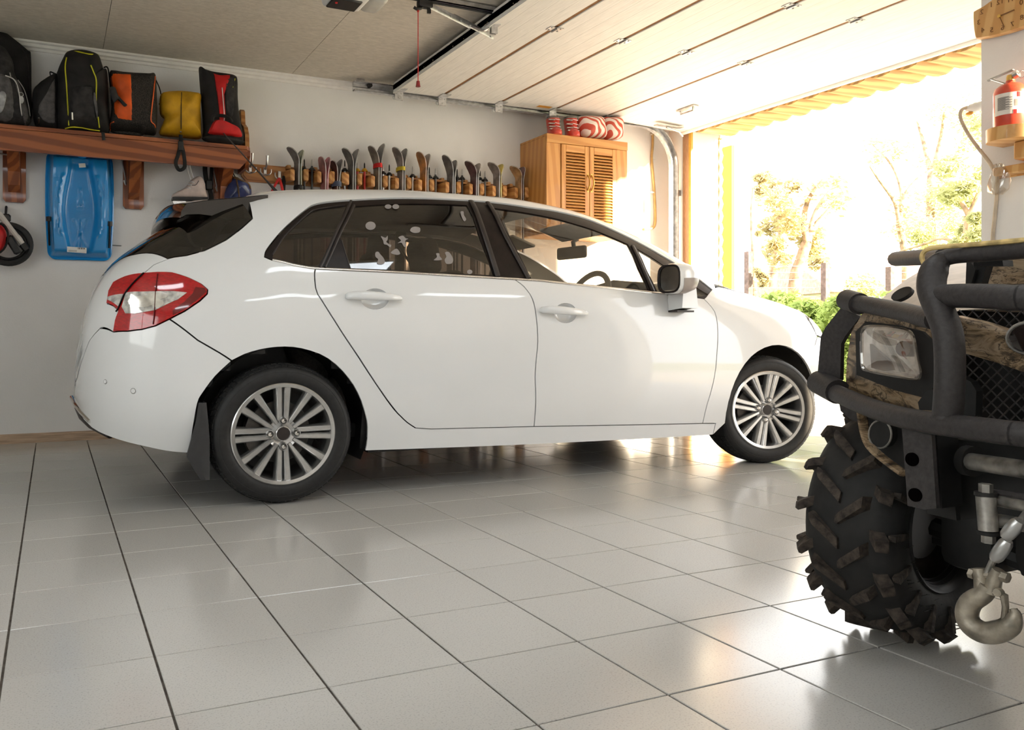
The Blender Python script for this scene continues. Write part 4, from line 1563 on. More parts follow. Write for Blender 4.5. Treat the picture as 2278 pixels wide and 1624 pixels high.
cd1 = at_x(935, 183, tc_.x - .045) - Vector((oc.x + .1, tc_.y, ZC))
cd1.x, cd1.y = cd0.x, cd0.y
cordo = MB().tube([cd0, cd1], .0025, 6).ball(cd0 + Vector((0, 0, -.01)), .007, 8, 6).obj('release_cord', 'red_cord', rl)
M_ = Matrix.Translation(cd1)
MB().lathe([(.0, .014), (.009, .014), (.012, -.01), (.014, -.016), (0, -.016)], M_, 12).obj('cord_pull', 'dark_red_plastic', cordo, 40)

# unseen ceiling lamps added to brighten the camera side of the room
mat('lamp_glow', (1, 1, 1), .5, emit=(.88, .95, 1.0), estr=12.0)


def lamp(x, y, lab):
    e = thing('added_ceiling_lamp', lab, 'lamp', (x, y, ZC), group='added flat ceiling lamps over the parking bays')
    MB().rbox((0, 0, -.02), (1.26, .32, .04), .006).obj('housing', 'white_plastic', e, 30)
    MB().rbox((0, 0, -.0425), (1.20, .26, .006), .002).obj('diffuser', 'lamp_glow', e, 0)


for x, y, lab in ((-.6, -2.6, 'added flat ceiling lamp over the bare floor behind the car tail'), (1.7, -2.6, 'added flat ceiling lamp right above the quad bike nose'), (-.6, -4.6, 'added flat ceiling lamp nearest the added side window'),
                  (1.7, -4.6, 'added flat ceiling lamp over the near wall, in the middle of its row'), (3.9, -4.6, 'added flat ceiling lamp nearest the second doorway')):
    lamp(x, y, lab)
# ================================================================== things along the back wall
mat('shelf_wood', (.36, .105, .030), .38, kind='wave', scale=2.2, stretch=(.35, 4, 4), col2=(.20, .050, .014), bump=.05, bscale=30, coat=.25)
mat('shelf_wood_v', (.34, .10, .028), .38, kind='wave', scale=2.2, stretch=(4, 4, .35), col2=(.19, .047, .013), bump=.05, bscale=30, coat=.25)
mat('rack_wood', (.47, .215, .065), .42, kind='wave', scale=2.4, stretch=(.35, 4, 4), col2=(.34, .13, .035), bump=.05, coat=.2)
mat('peg_wood', (.55, .28, .09), .45, kind='wave', scale=3, stretch=(4, .4, 4), col2=(.40, .17, .05), objvar=.12)
mat('cabinet_wood', (.62, .30, .085), .42, kind='wave', scale=2.4, stretch=(4, 4, .35), col2=(.52, .225, .055), bump=.06, coat=.15)
mat('cabinet_wood_h', (.62, .305, .088), .42, kind='wave', scale=2.4, stretch=(.35, 4, 4), col2=(.53, .23, .057), bump=.06, coat=.15, objvar=.05)
mat('nylon_black', (.014, .012, .012), .75, var=.25, scale=14, bump=.25, bscale=16)
mat('nylon_dark', (.030, .027, .028), .8, var=.2, scale=30, bump=.2, bscale=24)
mat('nylon_grey', (.105, .098, .100), .85, var=.12, scale=40, bump=.15, bscale=24)
mat('nylon_orange', (.78, .105, .008), .6, var=.12, scale=10, bump=.3, bscale=11)
mat('nylon_yellow', (.62, .33, .008), .65, var=.12, scale=9, bump=.35, bscale=10)
mat('nylon_red', (.60, .012, .012), .6, var=.12, scale=10, bump=.25, bscale=12)
mat('mesh_black', (.030, .024, .020), .8, var=.3, scale=200, kind='voronoi', bump=.3, bscale=150)
mat('piping_yellow', (.62, .58, .02), .5)
mat('piping_white', (.66, .64, .64), .5)
mat('piping_orange', (.75, .12, .02), .5)
mat('cloth_pale', (.42, .42, .44), .85, var=.2, scale=25, bump=.3, bscale=20)
mat('sled_blue', (.012, .29, .72), .22, var=.06, scale=3, coat=.3)
mat('leather_white', (.60, .49, .45), .5, var=.06, scale=25, bump=.1, bscale=50)
mat('blade', (.70, .68, .66), .25, .9, var=.05)
mat('bag_blue', (.045, .060, .165), .25, var=.2, scale=8, bump=.5, bscale=9)
mat('brown_trim', (.14, .075, .03), .6, var=.2)


class Puff:
    """a soft upright body: outline in (x, z) read from the photograph on the plane y, swelling to the front and back"""

    def __init__(self, px, y, front, back, p=3.0, pleat=0.0, seed=0, n=4, straight=False):
        Q = [at_y(u, v, y) for u, v in px]
        pts = [Vector((q.x, q.z, 0)) for q in Q]
        self.b = pts if straight else spline(pts, n, True)
        self.y, self.fr, self.bk, self.p = y, front, back, p
        self.c = sum(self.b, Vector()) / len(self.b)
        self.pl, self.seed = pleat, seed

    def rad(self, x, z):
        """how far out (0 centre .. 1 outline)"""
        d = Vector((x, z, 0)) - self.c
        if d.length < 1e-6:
            return 0
        best = None
        n = len(self.b)
        for i in range(n):
            a, b = self.b[i] - self.c, self.b[(i + 1) % n] - self.c
            e = b - a
            den = d.x * e.y - d.y * e.x
            if abs(den) < 1e-12:
                continue
            t = (a.x * e.y - a.y * e.x) / den
            s_ = (a.x * d.y - a.y * d.x) / den
            if t > 0 and -1e-6 <= s_ <= 1 + 1e-6:
                if best is None or t < best:
                    best = t
        return 1 / best if best else 1

    def fy(self, x, z, lift=0.0):
        r_ = min(self.rad(x, z), 1)
        return self.y - self.fr * (1 - r_ ** self.p) ** .5 - self.wr(x, z) - lift

    def wr(self, x, z):
        if not self.pl:
            return 0
        s_ = self.seed
        return self.pl * (math.sin(x * 23 + z * 17 + s_) * math.sin(z * 31 - x * 13 + s_ * 2) + .5 * math.sin(x * 61 - z * 43 + s_))

    def body(self, name, m, parent=None, ox=None):
        rs = [0.05, .25, .45, .62, .76, .86, .93, .975, 1.0]
        rows = []
        for r_ in rs:
            row = []
            for q in self.b:
                w = self.c + (q - self.c) * r_
                row.append(Vector((w.x, self.y - self.fr * max(0, 1 - r_ ** self.p) ** .5 - self.wr(w.x, w.y) * (1 - r_ ** 6), w.y)))
            rows.append(row)
        for r_ in rs[::-1][1:]:
            rows.append([Vector(((self.c + (q - self.c) * r_).x, self.y + self.bk * (1 - r_ ** 6) ** .5, (self.c + (q - self.c) * r_).y)) for q in self.b])
        m_ = MB().grid(rows, closev=True)
        n = len(self.b)
        m_.f += [tuple(range(n)), tuple(len(m_.v) - n + k for k in range(n))]
        if ox is not None:
            m_.v = [p - ox for p in m_.v]
        return m_.obj(name, m, parent, 60)

    def onto(self, px, lift=.002):
        """pixels -> points on the front of the body"""
        out = []
        for u, v in px:
            p = at_y(u, v, self.y)
            for _ in range(4):
                p = at_y(u, v, self.fy(p.x, p.z, lift))
            out.append(p)
        return out

    def line(self, name, px, r_, m, parent, ox, lift=.002, n=5, flat=1.0):
        P = spline(self.onto(px, lift), n)
        return MB().tube([p - ox for p in P], r_, 6, flat=flat).obj(name, m, parent)

    def patch(self, name, px, m, parent, ox, lift=.004, sub=7, smooth_edge=True):
        """a panel of another cloth laid on the front; outline in pixels"""
        Q = [at_y(u, v, self.y - self.fr * .6) for u, v in px]
        P = [Vector((q.x, q.z, 0)) for q in Q]
        P = spline(P, 4, True) if smooth_edge else [a.lerp(b, k / 4) for a, b in zip(P, P[1:] + P[:1]) for k in range(4)]
        c = sum(P, Vector()) / len(P)
        rows = []
        for k in range(sub + 1):
            r_ = .02 + .98 * k / sub
            rows.append([Vector((0, 0, 0)) for q in P])
            for i, q in enumerate(P):
                w = c + (q - c) * r_
                rows[-1][i] = Vector((w.x, self.fy(w.x, w.y, lift if k < sub else -.003), w.y)) - ox
        m_ = MB().grid(rows, closev=True)
        m_.f.append(tuple(range(len(P))))
        return m_.obj(name, m, parent, 60)


# ---------------- coat shelf
YS = 1.445                                    # front of the shelf
zs = at_y(300, 302, YS).z
xe = at_y(553, 325, YS).x
shelf = thing('wall_shelf', 'long brown wooden wall shelf on three carved brackets', 'shelf', (.3, YB, zs - .35))
SO = Vector((.3, YB, zs - .35))
sm_ = lambda m_: setattr(m_, 'v', [p - SO for p in m_.v]) or m_
XS0 = -1.25
sm_(MB().prism([(XS0, YS), (xe - .01, YS), (xe + .02, YS + .05), (xe + .02, YB - .001), (XS0, YB - .001)], 'z', zs - .024, zs)).obj('board', 'shelf_wood', shelf, 0)
sm_(MB().prism([(XS0, zs - .155), (xe - .06, zs - .155), (xe - .01, zs - .10), (xe - .005, zs - .026), (XS0, zs - .026)], 'y', YS + .006, YS + .030)).obj('front_rail', 'shelf_wood', shelf, 0)
sm_(MB().prism([(YS + .03, zs - .024), (YB - .002, zs - .024), (YB - .002, zs - .13), (YS + .10, zs - .13), (YS + .03, zs - .06)], 'x', xe - .005, xe + .018)).obj('end_board', 'shelf_wood_v', shelf, 0)
# curved upright at the end of the shelf
pl = [(YB - .002, zs), (YB - .002, zs + .29), (YB - .02, zs + .31), (YB - .07, zs + .31), (YB - .10, zs + .29), (YB - .115, zs + .20), (YB - .19, zs + .16), (YB - .23, zs + .10), (YB - .24, zs)]
sm_(MB().prism(pl, 'x', xe - .002, xe + .026)).obj('end_upright', 'rack_wood', shelf, 20)
for u in (32, 297, 497):
    xb = at_y(u, 380, YB - .03).x
    b_ = bpy.data.objects.new('bracket', None)
    COL.objects.link(b_)
    b_.parent = shelf
    hgt = .42 if u < 400 else .48
    pl = [(-.066, -.03), (.066, -.03), (.066, -hgt + .02), (.05, -hgt), (-.05, -hgt), (-.066, -hgt + .02)]
    q = MB().prism(pl, 'y', YB - .032, YB - .001)
    q.v = [p + Vector((xb, 0, zs)) - SO for p in q.v]
    q.obj('wall_plate', 'shelf_wood_v', b_, 0)
    pl = [(YS + .035, -.026), (YS + .035, -.07), (YS + .06, -.10), (YB - .11, -.24), (YB - .08, -hgt + .10), (YB - .03, -hgt + .06), (YB - .03, -.026)]
    q = MB().prism(pl, 'x', xb - .034, xb + .034)
    q.v = [p + Vector((0, 0, zs)) - SO for p in q.v]
    q.obj('gusset', 'shelf_wood_v', b_, 0)
    if u > 100:
        h0 = Vector((xb - .055, YB - .034, zs - .24)) - SO
        MB().tube(spline([h0 + Vector((-.02, -.01, .14)), h0 + Vector((0, -.02, .03)), h0 + Vector((.005, -.03, -.02)), h0 + Vector((0, -.05, -.03)), h0 + Vector((-.01, -.06, -.005))], 5), .005, 6).obj('hook', 'steel', b_)
    else:
        h0 = Vector((xb - .05, YB - .034, zs - .13)) - SO
        MB().tube([h0 + Vector((.03, -.02, 0)), h0 + Vector((-.08, -.05, 0))], .006, 6).obj('hook', 'steel', b_)

YG = 1.58                                     # middle of the bags


def bag(name, lab, px, front, back, m, y=YG, **k):
    P = Puff(px, y, front, back, **k)
    lo = min(q.y for q in P.b)
    dz = zs - lo + .0005
    ox = Vector((P.c.x, y, zs))
    e = thing(name, lab, 'bag', ox)
    # stand it on the shelf
    for q in P.b:
        q.y = max(q.y, zs + .001)
    b = P.body('body', m, e, ox)
    return P, e, ox, b


# big black holdall behind, at the end of the row
P, e, ox, b = bag('holdall', 'tall slumped black holdall with pointed corner, leaning behind the grey rucksack', [(-95, 90), (-40, 60), (0, 66), (28, 84), (62, 112), (69, 124), (70, 200), (69, 268), (30, 279), (-100, 268)], .06, .05, 'nylon_black', y=1.69, p=4, pleat=.006, seed=1)
P.line('seam', [(30, 88), (58, 125), (66, 200), (64, 262)], .003, 'nylon_dark', b, ox)
# grey rucksack with white piping
P, e, ox, b = bag('rucksack', 'dark grey rucksack with white curved piping and oval metal tag', [(-80, 150), (-30, 108), (5, 104), (28, 135), (34, 168), (52, 205), (64, 246), (67, 277), (30, 279), (-90, 268)], .13, .045, 'nylon_dark', y=1.575, p=3, pleat=.006, seed=2)
P.patch('side_panel', [(36, 175), (52, 206), (62, 250), (60, 272), (53, 272), (46, 230), (34, 190)], 'nylon_grey', b, ox)
P.patch('front_pocket', [(-30, 178), (15, 172), (28, 200), (30, 262), (0, 268), (-40, 262)], 'nylon_grey', b, ox, .014)
P.line('piping', [(12, 168), (32, 178), (42, 205), (46, 240), (52, 275)], .0035, 'piping_white', b, ox, .008)
P.line('piping', [(40, 178), (54, 200), (63, 232), (67, 258)], .0028, 'piping_white', b, ox, .006)
t_ = P.onto([(48, 222)], .014)[0] - ox
tg_ = MB().disc(t_, (0, 1, 0), .020, .004, 18)
tg_.v = [Vector((t_.x + (p.x - t_.x) * .62, p.y, t_.z + (p.z - t_.z) * 1.1)) for p in tg_.v]
tg_.obj('metal_tag', 'steel', b, 30)
MB().tube([t_ + Vector((.012 * math.cos(a) - .002, -.002, .032 + .012 * math.sin(a))) for a in [2 * PI * k / 14 for k in range(14)]], .002, 6, closed=True).obj('ring', 'steel', b)
P.patch('folded_cloth', [(-8, 222), (6, 208), (16, 216), (14, 232), (6, 252), (-8, 254)], 'cloth_pale', b, ox, .035)
P.line('zip_pull', [(22, 162), (24, 172)], .004, 'steel', b, ox, .012)

# hiking rucksack with yellow piping and grey side pocket
P, e, ox, b = bag('hiking_rucksack', 'black hiking rucksack with yellow piping and a grey side pocket', [(126, 176), (128, 158), (138, 134), (150, 117), (182, 113), (216, 123), (226, 143), (231, 158), (238, 160), (241, 200), (243, 255), (244, 288), (232, 301), (180, 297), (128, 288)], .15, .08, 'nylon_black', y=1.57, p=3.5, pleat=.005, seed=4)
P2 = Puff([(72, 208), (86, 188), (99, 178), (112, 170), (127, 166), (133, 200), (133, 288), (100, 287), (82, 284), (74, 262)], 1.60, .12, .05, 3, .004, 5)
sp_ = P2.body('side_bag', 'nylon_black', e, ox)
P2.patch('grey_panel', [(123, 174), (124, 276), (108, 276), (94, 268), (84, 254), (86, 238), (104, 210), (116, 186)], 'nylon_grey', sp_, ox, .006, smooth_edge=False)
P2.line('zip_pull', [(86, 262), (87, 280)], .005, 'steel', sp_, ox, .012)
P.line('piping', [(148, 128), (145, 150), (148, 190), (151, 240), (153, 279)], .0042, 'piping_yellow', b, ox, .002)
P.line('piping', [(202, 145), (208, 160), (214, 178), (214, 210), (213, 247)], .0042, 'piping_yellow', b, ox, .002)
P.line('piping', [(150, 116), (170, 114.5), (190, 119), (205, 121), (218, 122)], .0042, 'piping_yellow', b, ox, .002)
P.line('piping', [(218, 260), (221, 284)], .0042, 'piping_yellow', b, ox, .002)
P.line('piping', [(145, 286), (160, 283), (180, 284), (200, 288), (222, 291)], .0042, 'piping_yellow', b, ox, .003)
P.patch('front_pocket', [(158, 206), (164, 198), (200, 197), (206, 205), (214, 262), (206, 272), (166, 272), (158, 266)], 'nylon_dark', b, ox, .03)
P.patch('grey_edge', [(207, 212), (211, 216), (217, 258), (214, 266), (209, 245), (206, 230)], 'nylon_grey', b, ox, .036)
P.line('zip_pull', [(160, 250), (161, 266)], .006, 'steel', b, ox, .034)
P.line('strap', [(231, 150), (240, 152), (245, 190), (250, 260), (240, 300)], .012, 'nylon_dark', b, ox, .01, flat=.3)
P3 = Puff([(243, 196), (256, 194), (258, 206), (280, 231), (283, 234), (276, 237), (262, 222), (252, 228)], 1.405, .012, .012, 4)
P3.body('hip_strap', 'nylon_dark', e, ox)
MB().tube([at_y(229, 294, YS - .008) - ox, at_y(231, 312, YS - .006) - ox], .010, 6, flat=.3, up=(0, 1, 0)).obj('strap', 'nylon_black', b)
P.line('top_strap', [(126, 166), (112, 160), (113, 170)], .010, 'nylon_black', b, ox, .0, flat=.4)

# orange and black boot bag
P, e, ox, b = bag('boot_bag', 'orange and black boot bag with orange piping', [(244, 166), (248, 160), (270, 163), (292, 165), (330, 167), (345, 169), (348, 210), (349, 262), (347, 297), (335, 300), (290, 294), (246, 288), (247, 250), (249, 215)], .13, .10, 'mesh_black', y=1.565, p=6, pleat=.004, seed=7)
P.patch('orange_half', [(247, 168), (252, 163), (270, 165), (291, 167), (292, 220), (294, 275), (262, 270), (254, 255), (253, 215)], 'nylon_orange', b, ox, .006, smooth_edge=False)
P.line('piping', [(345, 170), (342, 205), (338, 240), (336, 268), (345, 280), (344, 299)], .004, 'piping_orange', b, ox, .004)
P.line('piping', [(245, 290), (246, 276), (253, 271)], .004, 'piping_orange', b, ox, .004)
P.patch('mesh_pocket', [(250, 276), (290, 279), (325, 283), (318, 297), (285, 294), (250, 288)], 'mesh_black', b, ox, .014)
P.line('side_strap', [(347, 178), (356, 200), (359, 222), (354, 232)], .009, 'nylon_black', b, ox, -.02, flat=.35)

# yellow bag
P, e, ox, b = bag('boot_bag', 'mustard yellow bag with black zip and hanging black strap', [(356, 214), (368, 206), (400, 204), (430, 207), (446, 213), (445, 236), (445, 252), (446, 266), (446, 300), (446, 308), (428, 308), (400, 304), (356, 299), (362, 275), (366, 262), (356, 250)], .12, .10, 'nylon_yellow', y=1.565, p=4, pleat=.011, seed=3)
P.line('zip', [(404, 206), (403, 240), (403, 280), (402, 300)], .006, 'nylon_black', b, ox, .002, flat=.5)
P.line('zip_pull', [(402, 292), (402, 301)], .005, 'steel', b, ox, .006)
s0 = at_y(402, 300, YS - .012)
st_ = [s0, at_y(401, 320, YS - .012), at_y(397, 342, YS - .012), at_y(391, 362, YS - .010), at_y(396, 376, YS - .012), at_y(403, 378, YS - .016), at_y(411, 370, YS - .012), at_y(409, 345, YS - .012), at_y(404, 322, YS - .02), at_y(402, 303, YS - .02)]
MB().tube([p - ox for p in spline(st_, 4)], .012, 6, flat=.22, up=(0, 1, 0)).obj('strap', 'nylon_black', b)
c_ = at_y(402, 325, YS - .022) - ox
MB().rbox(c_, (.034, .016, .06), .004).obj('buckle', 'black_plastic', b, 30)

# red and black boot bag
P, e, ox, b = bag('boot_bag', 'tall red and black boot bag with carry handle, at the shelf end', [(443, 156), (446, 154), (470, 161), (505, 166), (520, 170), (526, 180), (527, 225), (531, 268), (537, 300), (538, 318), (500, 322), (455, 312), (453, 285), (449, 230)], .12, .10, 'nylon_black', y=1.565, p=5, pleat=.005, seed=9)
P.patch('red_panel', [(473, 163), (492, 165), (511, 168), (496, 178), (494, 196), (497, 230), (499, 262), (496, 290), (500, 302), (483, 302), (485, 262), (482, 230), (477, 195)], 'nylon_red', b, ox, .006, smooth_edge=False)
P.patch('grey_panel', [(500, 180), (520, 172), (518, 230), (514, 262), (502, 256), (498, 215)], 'nylon_dark', b, ox, .006)
P.patch('red_toe', [(464, 291), (474, 272), (490, 270), (510, 277), (530, 288), (538, 305), (500, 303), (466, 299)], 'nylon_red', b, ox, .020)
P.line('piping', [(494, 195), (497, 230), (499, 262), (496, 278), (494, 292)], .003, 'piping_white', b, ox, .012)
P.line('piping', [(523, 175), (518, 195)], .003, 'piping_yellow', b, ox, .004)
P.line('handle', [(473, 270), (475, 259), (490, 257), (508, 261), (516, 272)], .012, 'nylon_black', b, ox, .035)
bs = at_y(497, 312, 1.46) - ox
base_ = MB().ball((bs.x, -.10, .028), 1, 28, 10, (.140, .075, .027))
base_.obj('base', 'nylon_black', b, 60)
# ---------------- blue plastic sled hung on the wall
o_ = Vector((at_y(177, 455, 1.72).x, YB, 1.0))
sl_ = thing('plastic_sled', 'bright blue moulded plastic sled hanging flat on the wall', 'sled', o_)
A, B = at_y(103, 333, 1.70), at_y(252, 577, 1.70)
cx_, cz_ = (A.x + B.x) / 2, (A.z + B.z) / 2
hw, hh = (B.x - A.x) / 2, (A.z - B.z) / 2
rows = []
NXs, NZs = 44, 60
for i in range(NZs + 1):
    v = -1 + 2 * i / NZs
    row = []
    for j in range(NXs + 1):
        u = -1 + 2 * j / NXs
        # rounded rectangle mapping, slightly waisted, narrower at the top
        wv = .90 + .10 * math.cos(v * 1.2 - .2)
        rc = .22
        au, av = abs(u), abs(v)
        corner = max(0, (au - (1 - rc)) / rc) ** 2 + max(0, (av - (1 - rc * .6)) / (rc * .6)) ** 2
        k = 1 / math.sqrt(corner) if corner > 1 else 1
        uu = math.copysign(min(au, (1 - rc)) + max(0, au - (1 - rc)) * k, u) * wv
        vv = math.copysign(min(av, (1 - rc * .6)) + max(0, av - (1 - rc * .6)) * k, v)
        e_ = min(1 - au, (1 - av) * hh / hw * .9)
        lip = min(1, max(0, (e_ - .05) / .14))
        lip = lip * lip * (3 - 2 * lip)
        hgt = .020 + .085 * lip
        chan = .40 + .10 * math.cos(v * 3.0 + .4)            # half width of the middle channel
        g = 1 / (1 + math.exp((au - chan) / .028))
        hgt -= .046 * g * lip * (1 if av < .82 else max(0, (1 - av) / .18))
        hgt += .012 * math.exp(-((au - chan - .16) / .035) ** 2) * lip * (1 if -.6 < v < .55 else 0)
        hgt += .008 * math.exp(-((au - .74) / .018) ** 2) * lip * (1 if -.5 < v < .45 else 0)
        for kx in (-.16, 0, .16):                            # fanned ribs in the lower part
            xr = kx * (-.55 - v) / .28
            if -.86 < v < -.30:
                hgt += .008 * math.exp(-((u - xr * 1.3) / .022) ** 2) * g
        if -.05 < v < .32:
            hgt += .008 * math.exp(-((abs(u) - .045 * (.32 - v) / .37) / .016) ** 2) * g
        if av > .97 or au > .97:
            hgt = .010
        row.append(Vector((cx_ + uu * hw, YB - .004 - hgt, cz_ + vv * hh)) - o_)
    rows.append(row)
sb_ = MB().grid(rows).obj('body', 'sled_blue', sl_, 60)
rim = rows[0] + [r_[-1] for r_ in rows[1:-1]] + rows[-1][::-1] + [r_[0] for r_ in rows[1:-1]][::-1]
MB().tube(rim, .009, 6, closed=True).obj('rolled_rim', 'sled_blue', sl_)
L3 = lambda u, v, y: at_y(u, v, y) - o_
MB().tube(spline([L3(162, 340, 1.645), L3(170, 338, 1.635), L3(183, 337, 1.63), L3(196, 339, 1.635), L3(203, 342, 1.645), L3(196, 346, 1.635), L3(183, 350, 1.63), L3(170, 345, 1.635)], 4, True), .008, 6, closed=True).obj('rope_eye', 'sled_blue', sl_, 60)
for (u0, v0, u1, v1) in ((108, 482, 110, 546), (245, 493, 243, 552)):
    MB().tube([L3(u0, v0, 1.70), L3(u1, v1, 1.70)], .014, 6, flat=.5).tube([L3(u0, v0, 1.69), L3(u0, v0 + 10, 1.69)], .017, 6).obj('brake_lever', 'black_plastic', sl_)
MB().tube([L3(250, 546, 1.72), L3(270, 547, 1.70)], .004, 6).obj('lever_arm', 'steel', sl_)
p = L3(183, 368, 1.655)
MB().cbox(p, (.040, .003, .026), RY(-8)).obj('price_tag', 'white_plastic', sb_, 0)
q = L3(171, 556, 1.655)
MB().cbox(q, (.115, .003, .035), RY(2)).obj('barcode_label', 'white_plastic', sb_, 0)
for k in range(9):
    MB().cbox(q + Vector((.005 + k * .005, -.002, .010)), (.0015 + .0012 * (k % 3), .0008, .010)).obj('barcode_bar', 'black_plastic', sb_, 0)
MB().cbox(q + Vector((-.025, -.002, -.004)), (.05, .0008, .002)).cbox(q + Vector((-.025, -.002, -.010)), (.05, .0008, .002)).obj('print_line', 'rubber_grey', sb_, 0)


# ---------------- ice skates hanging by their laces from the shelf
def skate(lab, shift, tilt):
    Ppx = [(431, 396), (440, 392), (448, 394), (455, 405), (458, 425), (459, 441), (420, 441), (385, 441), (383, 434), (392, 428), (407, 420), (416, 412), (423, 402)]
    P = Puff(Ppx, 1.66, .045, .045, 3)
    ox = Vector((P.c.x, 1.66, P.c.y))
    e = thing('ice_skate', lab, 'ice skate', ox + Vector(shift), (0, R(tilt), 0), 'white ice skates hung by their laces')
    b = P.body('boot', 'leather_white', e, ox)
    W_ = lambda u, v, y=1.66: at_y(u, v, y) - ox
    s_ = MB().prism([(a.x, a.z) for a in (W_(383, 440), W_(461, 440), W_(461, 452), W_(452, 452), W_(447, 446), W_(412, 446), W_(383, 446))], 'y', -.036, .036)
    s_.obj('sole', 'black_plastic', e, 0)
    bl = MB().prism([(a.x, a.z) for a in (W_(386, 446), W_(412, 448), W_(420, 454), W_(440, 455), W_(445, 448), W_(457, 450), W_(458, 462), W_(430, 466), W_(400, 461), W_(387, 455), W_(384, 449))], 'y', -.006, .006)
    bl.obj('blade', 'blade', e, 0)
    for k, (a, c) in enumerate((((421, 404), (433, 407)), ((417, 411), (431, 413)), ((411, 418), (426, 420)))):
        MB().tube(spline([W_(*a, 1.64), W_((a[0] + c[0]) / 2, (a[1] + c[1]) / 2 - 1, 1.617), W_(*c, 1.620)], 4), .004, 6).obj('lace', 'piping_white', b)
    MB().tube(spline([W_(427, 412, 1.612), W_(436, 411, 1.610), W_(442, 402, 1.614)], 5), .0025, 6).obj('stitching', 'nylon_grey', b)
    return e, W_


e, W_ = skate('white leather ice skate hanging by its laces from the shelf', (0, 0, 0), 0)
MB().tube(spline([W_(424, 398, 1.64), W_(418, 380, 1.60), W_(415, 350, YS + .02)], 5), .004, 6).tube(spline([W_(430, 396, 1.64), W_(424, 376, 1.60), W_(419, 350, YS + .02)], 5), .004, 6).obj('hanging_lace', 'piping_white', e)
skate('second white ice skate hanging lower, half behind the car spoiler', (-.02, .06, -.215), -28)

# ---------------- dark straps and a small blue bag hung by the last bracket
p0 = lambda u, v, y: at_y(u, v, y)
hk = thing('webbing_strap', 'black webbing strap with buckle hanging beside the last shelf bracket', 'strap', p0(465, 345, 1.70))
H = lambda u, v, y=1.70: at_y(u, v, y) - Vector(hk.location)
MB().tube(spline([H(467, 346), H(459, 352), H(456, 375), H(459, 400), H(465, 418), H(470, 438), H(468, 446)], 5), .016, 6, flat=.25, up=(0, 1, 0)).tube(spline([H(467, 346), H(471, 360), H(470, 390), H(468, 420)], 5), .012, 6, flat=.25, up=(0, 1, 0)).obj('webbing', 'nylon_black', hk)
MB().rbox(H(465, 412), (.05, .03, .07), .008).obj('buckle', 'black_plastic', hk, 40)
Pb = Puff([(512, 396), (524, 394), (535, 400), (552, 408), (558, 420), (556, 442), (530, 452), (503, 452), (497, 435), (503, 412)], 1.70, .10, .04, 2.6, .008, 3)
ox = Vector((Pb.c.x, 1.70, Pb.c.y))
e = thing('pouch_bag', 'shiny dark blue pouch bag with brown trim hung at the bracket', 'bag', ox)
b = Pb.body('body', 'bag_blue', e, ox)
Pb.line('trim', [(503, 410), (512, 398), (524, 396), (536, 401), (553, 410), (557, 420)], .007, 'brown_trim', b, ox, .006)
Pb.line('trim', [(526, 398), (530, 420), (532, 445)], .006, 'brown_trim', b, ox, .004)
MB().tube(spline([at_y(520, 397, 1.66) - ox, at_y(514, 382, 1.66) - ox, at_y(512, 366, 1.70) - ox], 4), .007, 6, flat=.4).tube(spline([at_y(528, 400, 1.66) - ox, at_y(518, 385, 1.66) - ox, at_y(513, 366, 1.70) - ox], 4), .007, 6, flat=.4).obj('cord', 'nylon_black', b)

# ---------------- folded push-bike trailer / buggy corner at the frame edge
e = thing('pushchair', 'folded pushchair with red seat, white tube and black wheel, hung on the wall', 'pushchair', at_y(20, 540, 1.66))
ox = Vector(e.location)
K = lambda u, v, y=1.62: at_y(u, v, y) - ox
c_ = K(18, 543, 1.66)
MB().tube([c_ + Vector((.125 * math.cos(a), 0, .118 * math.sin(a))) for a in [2 * PI * k / 40 for k in range(40)]], .020, 10, closed=True).obj('wheel_tyre', 'tyre', e)
MB().tube([c_ + Vector((.098 * math.cos(a), 0, .092 * math.sin(a))) for a in [2 * PI * k / 40 for k in range(40)]], .008, 8, closed=True).obj('wheel_rim', 'black_plastic', e)
MB().tube([K(-60, 420), K(0, 478), K(38, 528), K(56, 551)], .018, 10).obj('frame_tube', mat('ivory_metal', (.62, .58, .52), .35), e)
MB().tube([K(50, 543), K(60, 556)], .024, 10).obj('tube_end', 'black_plastic', e)
Pr = Puff([(-60, 500), (-10, 496), (8, 506), (15, 525), (10, 548), (-4, 566), (-60, 575)], 1.60, .07, .05, 3, .006)
Pr.body('seat_cover', 'nylon_red', e, ox)
MB().tube(spline([K(-20, 498, 1.56), K(8, 500, 1.55), K(18, 525, 1.55), K(8, 555, 1.56), K(-20, 572, 1.56)], 4), .007, 6).obj('seat_piping', 'nylon_black', e)
MB().rbox(K(30, 545, 1.59), (.05, .04, .12), .01, RY(-30)).obj('hinge', 'black_plastic', e, 40)
MB().rbox(K(12, 485, 1.64), (.06, .04, .05), .01).tube([K(12, 485, 1.66), K(14, 460, 1.773)], .008, 6).obj('wall_hook', 'black_plastic', e, 40)

